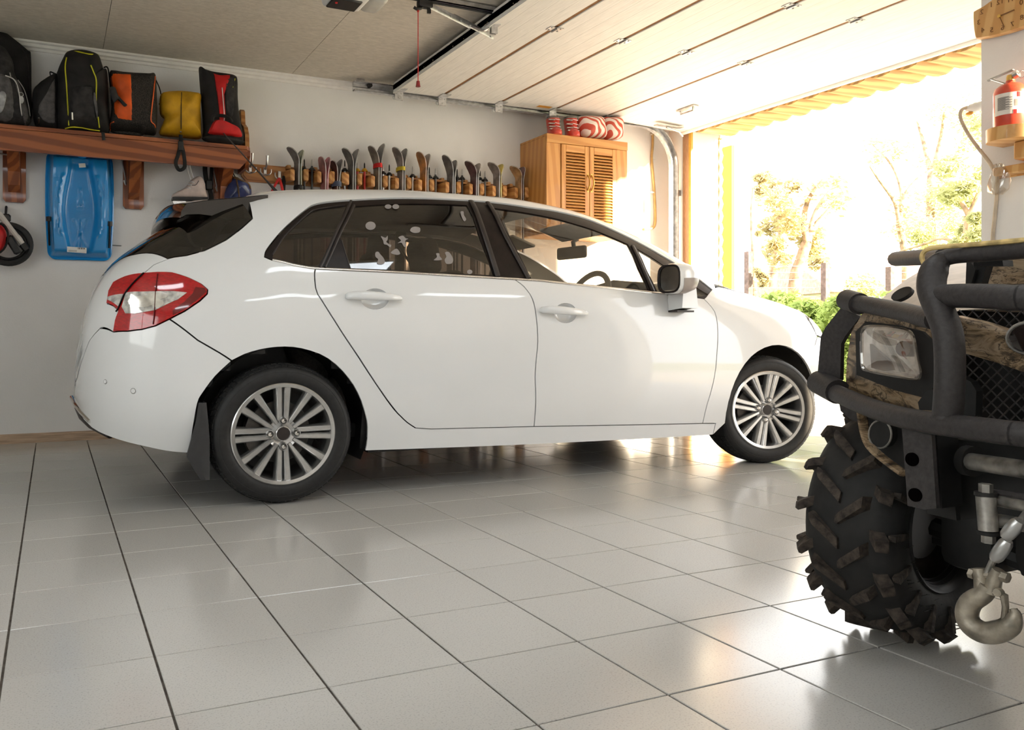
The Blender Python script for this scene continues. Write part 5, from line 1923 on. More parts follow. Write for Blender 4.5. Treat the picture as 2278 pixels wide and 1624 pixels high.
# ---------------- rack board with coat hooks, ski pegs
YR = YB - .026
z0r, z1r = at_y(545, 403, YR).z, at_y(545, 363, YR).z
x0r, x1r = at_y(538, 385, YR).x, at_y(1156, 400, YR).x
rk = thing('ski_rack', 'long oiled wooden rack board with coat hooks and pairs of wooden pegs', 'rack', (x0r, YB, z0r))
RO = Vector((x0r, YB, z0r))
hz = z1r - z0r
wd = x1r - x0r
m_ = MB().prism([(0, .035), (.035, 0), (wd, 0), (wd, hz), (.035, hz), (0, hz - .035)], 'y', -.020, -.0005)
m_.prism([(.012, .042), (.042, .012), (wd, .012), (wd, hz - .012), (.042, hz - .012), (.012, hz - .042)], 'y', -.028, -.020)
m_.obj('board', 'rack_wood', rk, 0)
for u, v in ((556, 377), (589, 382), (621, 391)):
    c = at_y(u, v, YR) - RO
    h_ = bpy.data.objects.new('coat_hook', None)
    COL.objects.link(h_)
    h_.parent = rk
    h_.location = c
    MB().rbox((0, -.010, 0), (.024, .010, .062), .003).obj('plate', 'steel', h_, 30)
    if u < 610:
        MB().tube(spline([(0, -.012, .015), (0, -.05, .03), (0, -.07, .06), (0, -.075, .10)], 5), [.008] * 14 + [.010, .010], 8).obj('prong', 'steel', h_)
    for s_ in (-1, 1):
        MB().tube(spline([(0, -.012, -.02), (s_ * .018, -.028, -.026), (s_ * .036, -.032, -.012), (s_ * .038, -.032, .014)], 5), .0045, 6).obj('prong', 'steel', h_)

SK = [((640, 329), (672, 334), (663, 363), 'grey', 'green'), ((712, 349), (731, 350), (722, 395), 'rose', 'pink'), ((738, 358), (759, 355), (748, 398), 'brown', 'slate'),
      ((763, 331), (796, 332), (783, 369), 'grey', 'slate'), ((821, 326), (853, 320), (840, 369), 'worn', 'slate'), ((875, 329), (902, 331), (893, 369), 'taupe', 'slate'),
      ((929, 339), (953, 343), (944, 378), 'orange', 'taupe'), ((986, 346), (1012, 357), (1004, 390), 'slate', 'slate'), ((1036, 360), (1065, 364), (1056, 393), 'plum', 'taupe'),
      ((1087, 363), (1115, 366), (1107, 390), 'taupe', 'yellow'), ((1136, 371), (1162, 372), (1156, 397), 'tan', 'plum')]
SC_ = {'grey': (.13, .12, .11), 'green': (.16, .17, .07), 'rose': (.45, .18, .17), 'pink': (.62, .16, .20), 'brown': (.16, .06, .04), 'slate': (.15, .13, .12), 'worn': (.24, .19, .14), 'taupe': (.28, .23, .20), 'orange': (.55, .20, .04), 'plum': (.13, .06, .06), 'yellow': (.62, .46, .06), 'tan': (.50, .28, .12)}
CN = {'grey': 'charcoal', 'rose': 'pale red', 'worn': 'worn grey', 'tan': 'tan'}
for k, c in SC_.items():
    mat('ski_' + k, c, .38, var=.18, scale=16, coat=.3)
mat('ski_edge', (.62, .60, .57), .35, .4)
YK = YR - .085                               # middle of the skis, off the board


def ski(tip, root, cname, left, i):
    """one ski standing on its tail, edge towards the wall, tip curling away from its partner"""
    t_ = at_y(*tip, YK)
    r_ = at_y(*root, YK)
    sg = -1 if left else 1
    xb = r_.x + sg * .0085
    L_ = t_.z - r_.z
    dx = (t_.x - xb) * 1.10
    path = [Vector((xb + sg * .004, 0, .002)), Vector((xb + sg * .012, 0, .6)), Vector((xb + sg * .004, 0, 1.2)), Vector((xb, 0, r_.z - .10)), Vector((xb, 0, r_.z)), Vector((xb + dx * .10, 0, r_.z + L_ * .30)), Vector((xb + dx * .34, 0, r_.z + L_ * .62)), Vector((xb + dx * .70, 0, r_.z + L_ * .88)), Vector((xb + dx, 0, t_.z))]
    wid = [.040, .036, .034, .036, .040, .046, .050, .040, .012]
    P = spline(path, 4)
    Wd = [wid[min(int(q / 4), 8)] + (wid[min(int(q / 4) + 1, 8)] - wid[min(int(q / 4), 8)]) * (q % 4) / 4 for q in range(len(P))]
    rows = []
    for q, p in enumerate(P):
        a, b = P[max(q - 1, 0)], P[min(q + 1, len(P) - 1)]
        tt = (b - a).normalized()
        n_ = Vector((tt.z, 0, -tt.x)) * sg
        th = .0042 if q > 14 else .006
        rows.append([p + Vector((0, -Wd[q], 0)) + n_ * th, p + Vector((0, Wd[q], 0)) + n_ * th, p + Vector((0, Wd[q], 0)) - n_ * th, p + Vector((0, -Wd[q], 0)) - n_ * th])
    base = Vector((xb, YK, 0))
    other = 'its partner'
    e = thing('ski', '%s %s ski with upturned tip, %s' % (CN.get(cname, cname), 'cabinet-side' if not left else 'hook-side', ORD[i]), 'ski', base, (0, 0, R(9)), group='skis standing in the wooden rack')
    m_ = MB().grid([[p + Vector((0, YK, 0)) - base for p in r2] for r2 in rows], closev=True)
    m_.f += [(0, 1, 2, 3), tuple(len(m_.v) - 4 + k for k in range(4))]
    m_.obj('body', 'ski_' + cname, e, 30)
    ed = MB()
    for q in (0, 1):
        ed.tube([rr[q].lerp(rr[3 - q], .5) + Vector((0, YK, 0)) - base for rr in rows], .0022, 4)
    ed.obj('steel_edge', 'ski_edge', e)


ORD = ['in the first pair beside the coat hooks', 'in the second pair from the coat hooks', 'in the third pair from the coat hooks', 'in the fourth pair from the coat hooks', 'in the tallest, fifth pair', 'in the sixth pair from the coat hooks', 'in the seventh pair from the coat hooks', 'in the fourth pair from the cabinet', 'in the third pair from the cabinet', 'in the second pair from the cabinet', 'in the pair next to the cabinet']
for i, (a, b, r_, c1, c2) in enumerate(SK):
    ski(a, r_, c1, True, i)
    ski(b, r_, c2, False, i)
    rt = at_y(*r_, YK)
    for s_ in (-1, 1):
        pg = MB().rbox((rt.x + s_ * .058 - RO.x, -.085, .052 + .004 * s_), (.040, .125, .085), .012, RZ(-s_ * 9), 2)
        pg.obj('peg', 'peg_wood', rk, 40)
        MB().rbox((rt.x + s_ * .056 - RO.x, -.052, .115), (.030, .05, .030), .004).obj('peg_block', 'peg_wood', rk, 30)
# ties holding a few pairs together
def tie(name, lab, u, v, m, hgt, wx=.028, wy=.058):
    c = at_y(u, v, YK)
    rows = [[Vector((wx * f_ * math.cos(a), wy * f_ * math.sin(a), z)) for a in [2 * PI * k / 24 for k in range(24)]] for f_, z in ((.9, hgt), (1, hgt), (1.04, 0), (1, -hgt), (.9, -hgt))]
    o = MB().grid(rows, closev=True, closeu=True).obj(name, m, None, 50, loc=c)
    tag(o, lab, 'strap')


tie('ski_strap', 'wide slate blue strap round the third pair of skis', 748, 411, mat('strap_blue', (.09, .11, .17), .7), .018, .034)
tie('ski_strap', 'yellow strap round the sixth pair of skis', 891, 377, mat('strap_yellow', (.65, .50, .03), .6), .014)
tie('ski_strap', 'black strap round the first pair of skis', 663, 418, 'nylon_black', .014)
tie('ski_strap', 'red scarf-like strap round the fifth pair of skis', 840, 370, 'nylon_red', .016)

PO = [(677, 354, 'black'), (694, 354, 'black'), (767, 356, 'silver'), (795, 362, 'red'), (811, 362, 'red'), (852, 363, 'silver'), (866, 366, 'silver'), (918, 370, 'silver'), (955, 372, 'grey'), (969, 374, 'grey'), (1017, 376, 'black'), (1028, 376, 'black'), (1068, 378, 'silver'), (1079, 380, 'grey')]
pm = {'black': mat('pole_black', (.03, .03, .03), .4), 'silver': mat('pole_silver', (.62, .60, .58), .3, .7), 'red': mat('pole_red', (.55, .04, .03), .35), 'grey': mat('pole_grey', (.16, .15, .14), .4, .5)}
PB = ['between the first and second pairs of skis', 'close before the second pair of skis', 'between the third and fourth pairs of skis', 'behind the fourth pair of skis, with a yellow basket', 'before the fifth pair of skis, with a yellow basket', 'just past the fifth pair of skis', 'between the fifth and sixth pairs of skis', 'between the sixth and seventh pairs of skis', 'just past the seventh pair of skis', 'before the eighth pair of skis', 'just past the eighth pair of skis', 'before the ninth pair of skis', 'just past the ninth pair of skis', 'before the tenth pair of skis']
for k, (u, v, c) in enumerate(PO):
    p = at_y(u, v, YK + .01)
    e = thing('ski_pole', '%s ski pole tip up %s' % (c, PB[k]), 'ski pole', (p.x, YK + .01, 0), group='ski poles standing in the rack')
    MB().tube([(0, 0, .16), (0, 0, p.z - .05)], .0085, 8).obj('shaft', pm[c], e)
    MB().tube([(0, 0, p.z - .05), (0, 0, p.z - .012), (0, 0, p.z)], [.006, .005, .002], 8).obj('tip', 'steel' if k % 2 else 'black_plastic', e)
    bk = 'nylon_yellow' if k in (3, 4) else 'black_plastic'
    M_ = Matrix.Translation((0, 0, p.z - (.058 if k in (3, 4) else .075)))
    MB().lathe([(.009, .016), (.014, .012), (.024, -.002), (.026, -.006), (.012, .004), (.009, -.008)], M_, 16).obj('basket', bk, e, 40)
    MB().tube([(0, 0, .002), (0, 0, .08), (0, 0, .16)], [.018, .014, .012], 8).obj('grip', 'black_plastic', e)
for (u0, u1) in ((670, 702), (760, 775), (787, 818), (848, 872), (912, 925), (948, 975), (1003, 1031), (1056, 1081)):
    a, b = at_y(u0, 372, YR), at_y(u1, 372, YR)
    MB().rbox(((a.x + b.x) / 2 - RO.x, -.060, hz * .80), (b.x - a.x, .07, .016), .004).obj('pole_ledge', 'rack_wood', rk, 30)

# red plastic toy sledge hung on the third hook, its rim above the car roof
e = thing('snow_saucer', 'red plastic snow saucer hanging by red straps from a coat hook', 'sled', at_y(603, 503, 1.70))
ox = Vector(e.location)
K = lambda u, v, y=1.68: at_y(u, v, y) - ox
c_ = Vector((0, 0, 0))
rows = []
for k in range(9):
    r_ = .02 + k * .0195
    d_ = .06 * (1 - (k / 8) ** 2)
    rows.append([c_ + Vector((r_ * 1.0 * math.cos(a), -.075 + d_ - (.01 if k == 8 else 0), r_ * .62 * math.sin(a))) for a in [2 * PI * q / 36 for q in range(36)]])
rows[-1] = [p + Vector((0, -.015, 0)) for p in rows[-1]]
MB().grid(rows, closev=True).obj('dish', 'red_plastic', e, 60)
MB().tube(rows[-1], .010, 8, closed=True).obj('rim', 'red_plastic', e)
tp = K(621, 396, YR - .035)
MB().tube(spline([tp, K(613, 410, 1.66), rows[-1][12]], 5), .010, 6, flat=.4).tube(spline([tp, K(626, 412, 1.66), rows[-1][6]], 5), .010, 6, flat=.4).obj('strap', 'red_cord', e)
MB().tube([K(632, 392, YR - .03), K(631, 410, 1.69), K(630, 432, 1.69)], .014, 6, flat=.3, up=(0, 1, 0)).obj('black_strap', 'nylon_black', e)

# ---------------- cabinet with louvred doors
YC = 1.40
xl, xr = 3.600, at_y(1393, 330, YC).x
zt, zb_ = at_y(1213, 297, YC).z, at_y(1300, 524, YC).z
cab = thing('wall_cabinet', 'honey brown wooden wall cabinet with two louvred doors', 'cabinet', ((xl + xr) / 2, YB, zb_))
CO2 = Vector((xl, YB, zb_)) - Vector(((xl + xr) / 2, YB, zb_))
wc, hc, dc = xr - xl, zt - zb_, YB - YC


def cb(name, x0, x1, y0, y1, z0, z1, m, parent, b=.003):
    q = MB().rbox(((x0 + x1) / 2, (y0 + y1) / 2, (z0 + z1) / 2), (x1 - x0, y1 - y0, z1 - z0), b)
    q.v = [p + CO2 for p in q.v]
    return q.obj(name, m, parent, 30)


cb('side_panel', 0, .022, -dc, -.001, 0, hc - .02, 'cabinet_wood', cab)
cb('side_panel', wc - .022, wc, -dc, -.001, 0, hc - .02, 'cabinet_wood', cab)
cb('top', 0, wc, -dc - .004, -.001, hc - .02, hc, 'cabinet_wood_h', cab)
cb('bottom', .022, wc - .022, -dc, -.001, 0, .02, 'cabinet_wood_h', cab)
cb('back', .022, wc - .022, -.014, -.002, .02, hc - .02, 'cabinet_wood', cab)
top_r = at_y(1300, 326, YC).z - zb_
cb('top_rail', 0, wc, -dc - .020, -dc, top_r, hc, 'cabinet_wood_h', cab)
xa = at_y(1245, 400, YC).x - xl
xm = at_y(1308, 400, YC).x - xl
xb2 = at_y(1369, 400, YC).x - xl
cb('stile', 0, xa, -dc - .014, -dc, 0, top_r, 'cabinet_wood', cab)
cb('stile', xb2, wc, -dc - .014, -dc, 0, top_r, 'cabinet_wood', cab)
for (d0, d1_, hs) in ((xa + .003, xm - .002, 1), (xm + .002, xb2 - .003, 0)):
    dr = bpy.data.objects.new('door', None)
    COL.objects.link(dr)
    dr.parent = cab
    sw_ = .042
    t_ = dc + .002
    cb('door_stile', d0, d0 + sw_, -t_ - .020, -t_, .004, top_r - .004, 'cabinet_wood', dr)
    cb('door_stile', d1_ - sw_, d1_, -t_ - .020, -t_, .004, top_r - .004, 'cabinet_wood', dr)
    cb('door_rail', d0 + sw_, d1_ - sw_, -t_ - .020, -t_, top_r - .060, top_r - .004, 'cabinet_wood_h', dr)
    cb('door_rail', d0 + sw_, d1_ - sw_, -t_ - .020, -t_, .004, .065, 'cabinet_wood_h', dr)
    n = 24
    z0_, z1_ = .070, top_r - .064
    for k in range(n):
        z = z0_ + (z1_ - z0_) * (k + .5) / n
        q = MB().rbox(((d0 + d1_) / 2, -t_ - .010, z), (d1_ - d0 - 2 * sw_ + .006, .030, .0075), .0025, RX(38))
        q.v = [p + CO2 for p in q.v]
        q.obj('slat', 'cabinet_wood_h', dr, 30)
    hx = d1_ - .016 if hs else d0 + .016
    zc_ = at_y(1305, 408, YC).z - zb_
    q = MB().tube(spline([(hx, -t_ - .020, zc_ + .062), (hx, -t_ - .030, zc_ + .050), (hx, -t_ - .048, zc_ + .02), (hx, -t_ - .048, zc_ - .02), (hx, -t_ - .030, zc_ - .050), (hx, -t_ - .020, zc_ - .062)], 4), .0065, 8)
    q.disc((hx, -t_ - .021, zc_ + .064), (0, 1, 0), .010, .004, 12).disc((hx, -t_ - .021, zc_ - .064), (0, 1, 0), .010, .004, 12)
    q.v = [p + CO2 for p in q.v]
    q.obj('handle', 'brass', dr, 40)

# ---------------- ski boots and striped bag on the cabinet
mat('boot_red', (.60, .05, .03), .35, var=.08, coat=.3)
mat('boot_grey', (.20, .18, .17), .5, var=.1)


def ski_boot(u, lab):
    x = at_y(u, 290, YC + .08).x
    e = thing('ski_boot', lab, 'ski boot', (x, YC + .08, zt), (0, 0, R(-20)), 'red ski boots on the cabinet')
    sec = [(.0, .060, .145, 0), (.02, .062, .150, 0), (.055, .060, .140, .0), (.09, .057, .105, .022), (.13, .056, .080, .040), (.20, .060, .078, .052), (.245, .062, .080, .058)]
    rows = []
    for z, a, b, sy in sec:
        rows.append([Vector((a * math.copysign(abs(math.cos(q)) ** .8, math.cos(q)), -.03 + sy + b * math.copysign(abs(math.sin(q)) ** .8, math.sin(q)) * (1 if math.sin(q) < 0 else .65), z)) for q in [2 * PI * k / 24 for k in range(24)]])
    m_ = MB().grid(rows, closev=True)
    m_.f.append(tuple(range(24)))
    m_.obj('shell', 'boot_red', e, 50)
    ins = [[p * 1 for p in rows[-1]], [Vector((p.x * .92, p.y * .92 + .003, p.z + .028)) for p in rows[-1]], [Vector((p.x * .75, p.y * .75 + .008, p.z + .036)) for p in rows[-1]], [Vector((p.x * .6, p.y * .6 + .012, p.z - .02)) for p in rows[-1]]]
    MB().grid(ins, closev=True).obj('liner', 'boot_grey', e, 50)
    for z, b, yy in ((.075, .115, -.075), (.115, .09, -.05), (.165, .08, -.03), (.215, .08, -.028)):
        bk_ = MB().rbox((-.03, yy - .035, z), (.06, .02, .018), .004).tube([(-.06, yy - .02, z), (.0, yy - .055, z + .004), (.05, yy - .03, z)], .004, 6)
        bk_.obj('buckle', 'steel', e, 40)
    hb_ = at_y(u, 259, YC + .08).z - zt
    e.scale = (.86, .80, hb_ / .281)
    return e


ski_boot(1231, 'red ski boot with grey liner, standing alone at the cabinet edge')
ski_boot(1270, 'red ski boot with grey liner, touching the striped bag')


def stripe_mat():
    m = bpy.data.materials.new('zebra_cloth')
    m.use_nodes = True
    N, L = m.node_tree.nodes, m.node_tree.links
    b = N['Principled BSDF']
    tc = N.new('ShaderNodeTexCoord')
    w = N.new('ShaderNodeTexWave')
    w.inputs['Scale'].default_value = 9.0
    w.inputs['Distortion'].default_value = 3.5
    w.inputs['Detail'].default_value = 1
    w.bands_direction = 'DIAGONAL'
    r_ = N.new('ShaderNodeValToRGB')
    r_.color_ramp.elements[0].color = (.50, .07, .04, 1)
    r_.color_ramp.elements[1].color = (.78, .70, .64, 1)
    r_.color_ramp.elements[0].position = .42
    r_.color_ramp.elements[1].position = .5
    L.new(tc.outputs['Object'], w.inputs['Vector'])
    L.new(w.outputs[1], r_.inputs['Fac'])
    L.new(r_.outputs[0], b.inputs['Base Color'])
    b.inputs['Roughness'].default_value = .6
    MATS['zebra_cloth'] = m


stripe_mat()
Pz = Puff([(1284, 265), (1296, 259), (1320, 260), (1336, 263), (1341, 285), (1342, 308), (1315, 309), (1291, 303)], YC + .09, .10, .07, 3, .006)
for q in Pz.b:
    q.y = max(q.y, zt + .001)
ox = Vector((Pz.c.x, YC + .09, zt))
e = thing('striped_bag', 'white and red zebra-striped bag on top of the cabinet', 'bag', ox)
Pz.body('body', 'zebra_cloth', e, ox)
Pz2 = Puff([(1340, 265), (1352, 262), (1376, 262), (1381, 285), (1379, 308), (1360, 312), (1342, 309)], YC + .09, .09, .07, 3, .006, 2)
for q in Pz2.b:
    q.y = max(q.y, zt + .001)
Pz2.body('side_pocket', 'zebra_cloth', e, ox)

# ---------------- cable and switch on the far end of the wall
cb_ = thing('wall_cable', 'bent yellowish cable clipped down the wall beside the door track', 'cable', at_y(1452, 300, YB))
ox = Vector(cb_.location)
MB().tube([p - ox for p in spline([at_y(1452, 287, YB - .012), at_y(1452, 320, YB - .014), at_y(1450, 352, YB - .012), at_y(1453, 390, YB - .014), at_y(1456, 430, YB - .012), at_y(1458, 480, YB - .012), at_y(1456, 503, YB - .012), at_y(1446, 509, YB - .012), at_y(1432, 510, YB - .012)], 5)], .011, 8).obj('cable', mat('cable_tan', (.50, .34, .14), .55), cb_)
for v in (300, 352, 428):
    MB().cbox(at_y(1453, v, YB - .010) - ox, (.045, .02, .014)).obj('clip', 'white_plastic', cb_, 0)
e = thing('light_switch', 'narrow white switch plate on the wall near the door track', 'switch', at_y(1438, 460, YB))
MB().rbox((0, -.008, 0), (.055, .015, .12), .004).obj('plate', 'white_plastic', e, 30)
MB().rbox((0, -.018, 0), (.026, .008, .05), .003).obj('rocker', 'white_plastic', e, 30)
# ================================================================== quad bike at the camera's side, nose towards the room
mat('atv_tube', (.036, .031, .031), .55, var=.12, scale=120, bump=.12, bscale=260)
mat('atv_black', (.008, .007, .0065), .6, var=.15, scale=40)
mat('atv_tyre', (.014, .013, .0125), .72, var=.15, scale=25, bump=.1, bscale=60)
mat('atv_lug', (.055, .041, .032), .85, var=.25, scale=60, bump=.4, bscale=120)  # lighter than the tyre: light on the block edges put into the colour
mat('atv_rim', (.012, .011, .011), .45, 0, var=.1, spec=.3)
mat('worn_steel', (.42, .40, .37), .42, .85, var=.22, scale=26, bump=.12, bscale=60)
mat('hook_metal', (.40, .355, .29), .45, .75, var=.2, scale=30, bump=.15, bscale=70)
mat('rope_yellow', (.66, .48, .20), .8, var=.12, scale=60, kind='voronoi')
mat('seat_vinyl', (.03, .028, .027), .5, bump=.1)


def camo_mat():
    m = bpy.data.materials.new('camo')
    m.use_nodes = True
    N, L = m.node_tree.nodes, m.node_tree.links
    b = N['Principled BSDF']
    tc = N.new('ShaderNodeTexCoord')
    n0 = N.new('ShaderNodeTexNoise')
    n0.inputs['Scale'].default_value = 5
    n0.inputs['Detail'].default_value = 3
    mp = N.new('ShaderNodeMapping')
    mp.inputs['Scale'].default_value = (1, 1.0, 2.6)
    mp.inputs['Rotation'].default_value = (.5, 0, 0)
    L.new(tc.outputs['Object'], mp.inputs['Vector'])
    n1 = N.new('ShaderNodeTexNoise')
    n1.inputs['Scale'].default_value = 11
    n1.inputs['Detail'].default_value = 8
    n1.inputs['Roughness'].default_value = .7
    n1.inputs['Distortion'].default_value = 1.2
    L.new(mp.outputs[0], n1.inputs['Vector'])
    r1 = N.new('ShaderNodeValToRGB')
    e = r1.color_ramp.elements
    e[0].position, e[0].color = .36, (.018, .012, .008, 1)
    e[1].position, e[1].color = .44, (.10, .065, .035, 1)
    for p, c in ((.50, (.24, .16, .09, 1)), (.56, (.34, .25, .16, 1)), (.66, (.17, .12, .075, 1))):
        q = e.new(p)
        q.color = c
    L.new(n1.outputs[0], r1.inputs['Fac'])
    v = N.new('ShaderNodeTexVoronoi')
    v.feature = 'DISTANCE_TO_EDGE'
    v.inputs['Scale'].default_value = 9
    mx0 = N.new('ShaderNodeMix')
    mx0.data_type = 'VECTOR'
    mx0.inputs[0].default_value = .18
    L.new(tc.outputs['Object'], mx0.inputs[4])
    L.new(n0.outputs[1], mx0.inputs[5])
    L.new(mx0.outputs[1], v.inputs['Vector'])
    r2 = N.new('ShaderNodeValToRGB')
    r2.color_ramp.elements[0].position = .012
    r2.color_ramp.elements[1].position = .03
    r2.color_ramp.elements[0].color = (.12, .10, .085, 1)
    r2.color_ramp.elements[1].color = (1, 1, 1, 1)
    L.new(v.outputs['Distance'], r2.inputs['Fac'])
    mx = N.new('ShaderNodeMix')
    mx.data_type = 'RGBA'
    mx.blend_type = 'MULTIPLY'
    mx.inputs[0].default_value = .85
    L.new(r1.outputs[0], mx.inputs[6])
    L.new(r2.outputs[0], mx.inputs[7])
    L.new(mx.outputs[2], b.inputs['Base Color'])
    b.inputs['Roughness'].default_value = .35
    MATS['camo'] = m


camo_mat()
MATS['headlight_glass'] = glass_mat('headlight_glass', (.88, .85, .82), .10, .03)

AO = Vector((1.92, -3.15, 0))
atv = thing('quad_bike', 'camouflage quad bike with black bull bar, knobbly tyres and winch hook', 'quad bike', AO)
A = lambda u, v, x: at_x(u, v, x) - AO
WR, WW = .262, .20


def atv_wheel(cx, cy, steer, outer):
    """outer = +1 when the outer face looks to +y"""
    w = bpy.data.objects.new('wheel', None)
    COL.objects.link(w)
    w.parent = atv
    w.location = (cx - AO.x, cy - AO.y, WR + .010)
    w.rotation_euler = (0, 0, R(steer) + (0 if outer > 0 else PI))
    prof = [(.142, -.088), (.150, -.096), (.165, -.101), (.190, -.106), (.212, -.103), (.230, -.092), (.243, -.074), (.251, -.045), (.254, 0), (.251, .045), (.243, .074), (.230, .092), (.212, .103), (.190, .106), (.165, .101), (.150, .096), (.142, .088)]
    sec_lathe(prof, 64).obj('tyre', 'atv_tyre', w, 60)
    # lugs
    return w


def lug_mesh(l, wd, h, skew, taper):
    """block on the tread: along y, base radius 0"""
    b = [(-l / 2, -wd / 2), (l / 2 - wd * .25, -wd / 2), (l / 2, -wd * .2), (l / 2, wd * .35), (l / 2 - wd * .3, wd / 2), (-l / 2, wd / 2)]
    m_ = MB()
    n = len(b)
    vs = [Vector((q + skew * p, p, -.012)) * 1 for p, q in b] + [Vector((q * taper + skew * p, p * .94, h)) for p, q in b]
    m_.add(vs, [tuple(range(n - 1, -1, -1)), tuple(range(n, 2 * n))] + [(i, (i + 1) % n, n + (i + 1) % n, n + i) for i in range(n)])
    return m_


def finish_lug(m_, name='lug'):
    me = m_.mesh(name)
    me.materials.append(MATS['atv_lug'])
    return me


LUG_A = finish_lug(lug_mesh(.066, .028, .016, .75, .84))
LUG_B = finish_lug(lug_mesh(.066, .028, .016, -.75, .84))
LUG_C = finish_lug(lug_mesh(.058, .026, .014, .55, .84))
LUG_D = finish_lug(lug_mesh(.058, .026, .014, -.55, .84))
RIBM = finish_lug(lug_mesh(.060, .013, .004, 0, .9), 'side_rib')


def put_lug(w, me, ang, y, rad, tilt):
    """tilt leans the lug to the shoulder"""
    o = link('side_rib' if me is RIBM else 'lug', me, w)
    Rm = Matrix.Rotation(-ang, 4, 'Y') @ Matrix.Translation((rad, y, 0)) @ Matrix.Rotation(R(90), 4, 'Y') @ Matrix.Rotation(R(tilt), 4, 'X')
    o.matrix_local = Rm
    return o


def atv_wheel_full(cx, cy, steer, outer, detail=True):
    w = atv_wheel(cx, cy, steer, outer)
    n = 16 if detail else 12
    for k in range(n):
        a = 2 * PI * k / n
        put_lug(w, LUG_A, a, .030, .249, 8)
        put_lug(w, LUG_B, a + PI / n, -.030, .249, -8)
        put_lug(w, LUG_D, a + PI / n * .9, .078, .237, 38)
        put_lug(w, LUG_C, a + PI / n * 1.9, -.078, .237, -38)
        if detail:
            put_lug(w, RIBM, a + PI / n * 1.9, -.100, .205, -84)
            put_lug(w, RIBM, a + PI / n * .9, .100, .205, 84)
    rim = sec_lathe([(.150, -.095), (.146, -.100), (.138, -.094), (.132, -.080), (.124, -.060), (.120, -.02), (.118, .03), (.122, .07), (.134, .088), (.146, .100), (.150, .095)], 48).obj('rim', 'atv_rim', w, 50)
    for k in range(3):
        MB().tube([((.134 - k * .005) * math.cos(a), -.084 + k * .010, (.134 - k * .005) * math.sin(a)) for a in [2 * PI * q / 48 for q in range(48)]], .0022, 5, closed=True).obj('rim_step', 'atv_rim', rim)
    for k in range(6):
        a = 2 * PI * k / 6
        c, s_ = math.cos(a), math.sin(a)
        sp = MB().tube([(.045 * c, .050, .045 * s_), (.085 * c, .062, .085 * s_), (.122 * c, .060, .122 * s_)], [.022, .018, .020], 8, flat=.5, up=(0, 1, 0))
        sp.obj('rim_spoke', 'atv_rim', rim)
    sec_lathe([(0, .02), (.050, .02), (.052, .07), (0, .075)], 24).obj('hub', 'atv_black', rim, 40)
    sec_lathe([(0, -.045), (.082, -.045), (.084, -.038), (.084, -.032), (0, -.032)], 32).obj('brake_disc', 'atv_rim', w, 40)
    return w


fw_ = atv_wheel_full(1.925, -2.672, 6, 1)
atv_wheel_full(1.925, -3.628, 6, -1, False)
atv_wheel_full(3.18, -2.66, 0, 1, False)
atv_wheel_full(3.18, -3.64, 0, -1, False)
# moulding hairs and writing lines on the near sidewall
hr = MB()
random.seed(5)
for k in range(46):
    a = R(185 + random.random() * 150)
    r_ = random.uniform(.158, .205)
    p = Vector((r_ * math.cos(a), -.1065, r_ * math.sin(a)))
    hr.tube([p, p + Vector((random.uniform(.008, .018), -.002, random.uniform(-.002, .002)))], .0009, 4)
tag(hr.obj('rubber_nibs', 'atv_black', fw_, 0), None, kind='stuff')

# suspension, chassis and under-tray
MB().tube([(0, .10, .22), (0, .40, .27)], .022, 8).tube([(.10, .10, .22), (0, .40, .25)], .020, 8).obj('control_arm', 'atv_black', atv)
MB().tube([(0, -.10, .22), (0, -.40, .27)], .022, 8).tube([(.10, -.10, .22), (0, -.40, .25)], .020, 8).obj('control_arm', 'atv_black', atv)
MB().tube([(.05, .34, .28), (.08, .22, .62)], .030, 12).obj('shock_absorber', 'atv_black', atv)
MB().tube([(.05, -.34, .28), (.08, -.22, .62)], .030, 12).obj('shock_absorber', 'atv_black', atv)
MB().rbox((.62, 0, .36), (1.5, .36, .28), .05, None, 2).obj('chassis', 'atv_black', atv, 40)
MB().rbox((.02, .30, .30), (.16, .12, .20), .03, None, 2).obj('knuckle', 'atv_black', atv, 40)
cvp = MB().prism([(-.20, .24), (.10, .17), (.30, .17), (.30, .40), (-.20, .45)], 'y', -.22, .10)
cvp.obj('under_tray', 'atv_black', atv, 0)
# inner black wheel guard between body and tyre
g = []
for k in range(13):
    a = R(20 + k * 12)
    g.append([Vector((.02 + .34 * math.cos(a), y_, .28 + .36 * math.sin(a))) for y_ in (.26, .40, .56, .585)])
g = [r_ for r_ in g if r_[0].x > -.06]
MB().grid(g).obj('front_mudguard', 'atv_black', atv, 50)
g = [[Vector((p.x, -p.y, p.z)) for p in r_] for r_ in g]
MB().grid(g).obj('front_mudguard', 'atv_black', atv, 50)


def slab(name, px, x0, m, parent, th=.012, smooth=0, xf=None, n=0, bulge=0.0):
    """plate with an outline read off the photograph, standing at depth x0 (or xf(u, v)), with thickness to the back"""
    P = [A(u, v, xf(u, v) if xf else x0) for u, v in px]
    if n:
        P = spline(P, n, True)
    k = len(P)
    c = sum(P, Vector()) / k
    m_ = MB()
    rows = [[c + (p - c) * s_ + Vector((-bulge * (1 - s_ ** 2), 0, 0)) for p in P] for s_ in (.02, .3, .6, .85, 1)]
    rows.append([p + Vector((th, 0, 0)) for p in P])
    m_.grid(rows, closev=True)
    m_.f.append(tuple(range(k)))
    m_.f.append(tuple(len(m_.v) - k + i for i in range(k)))
    return m_.obj(name, m, parent, smooth or 30)


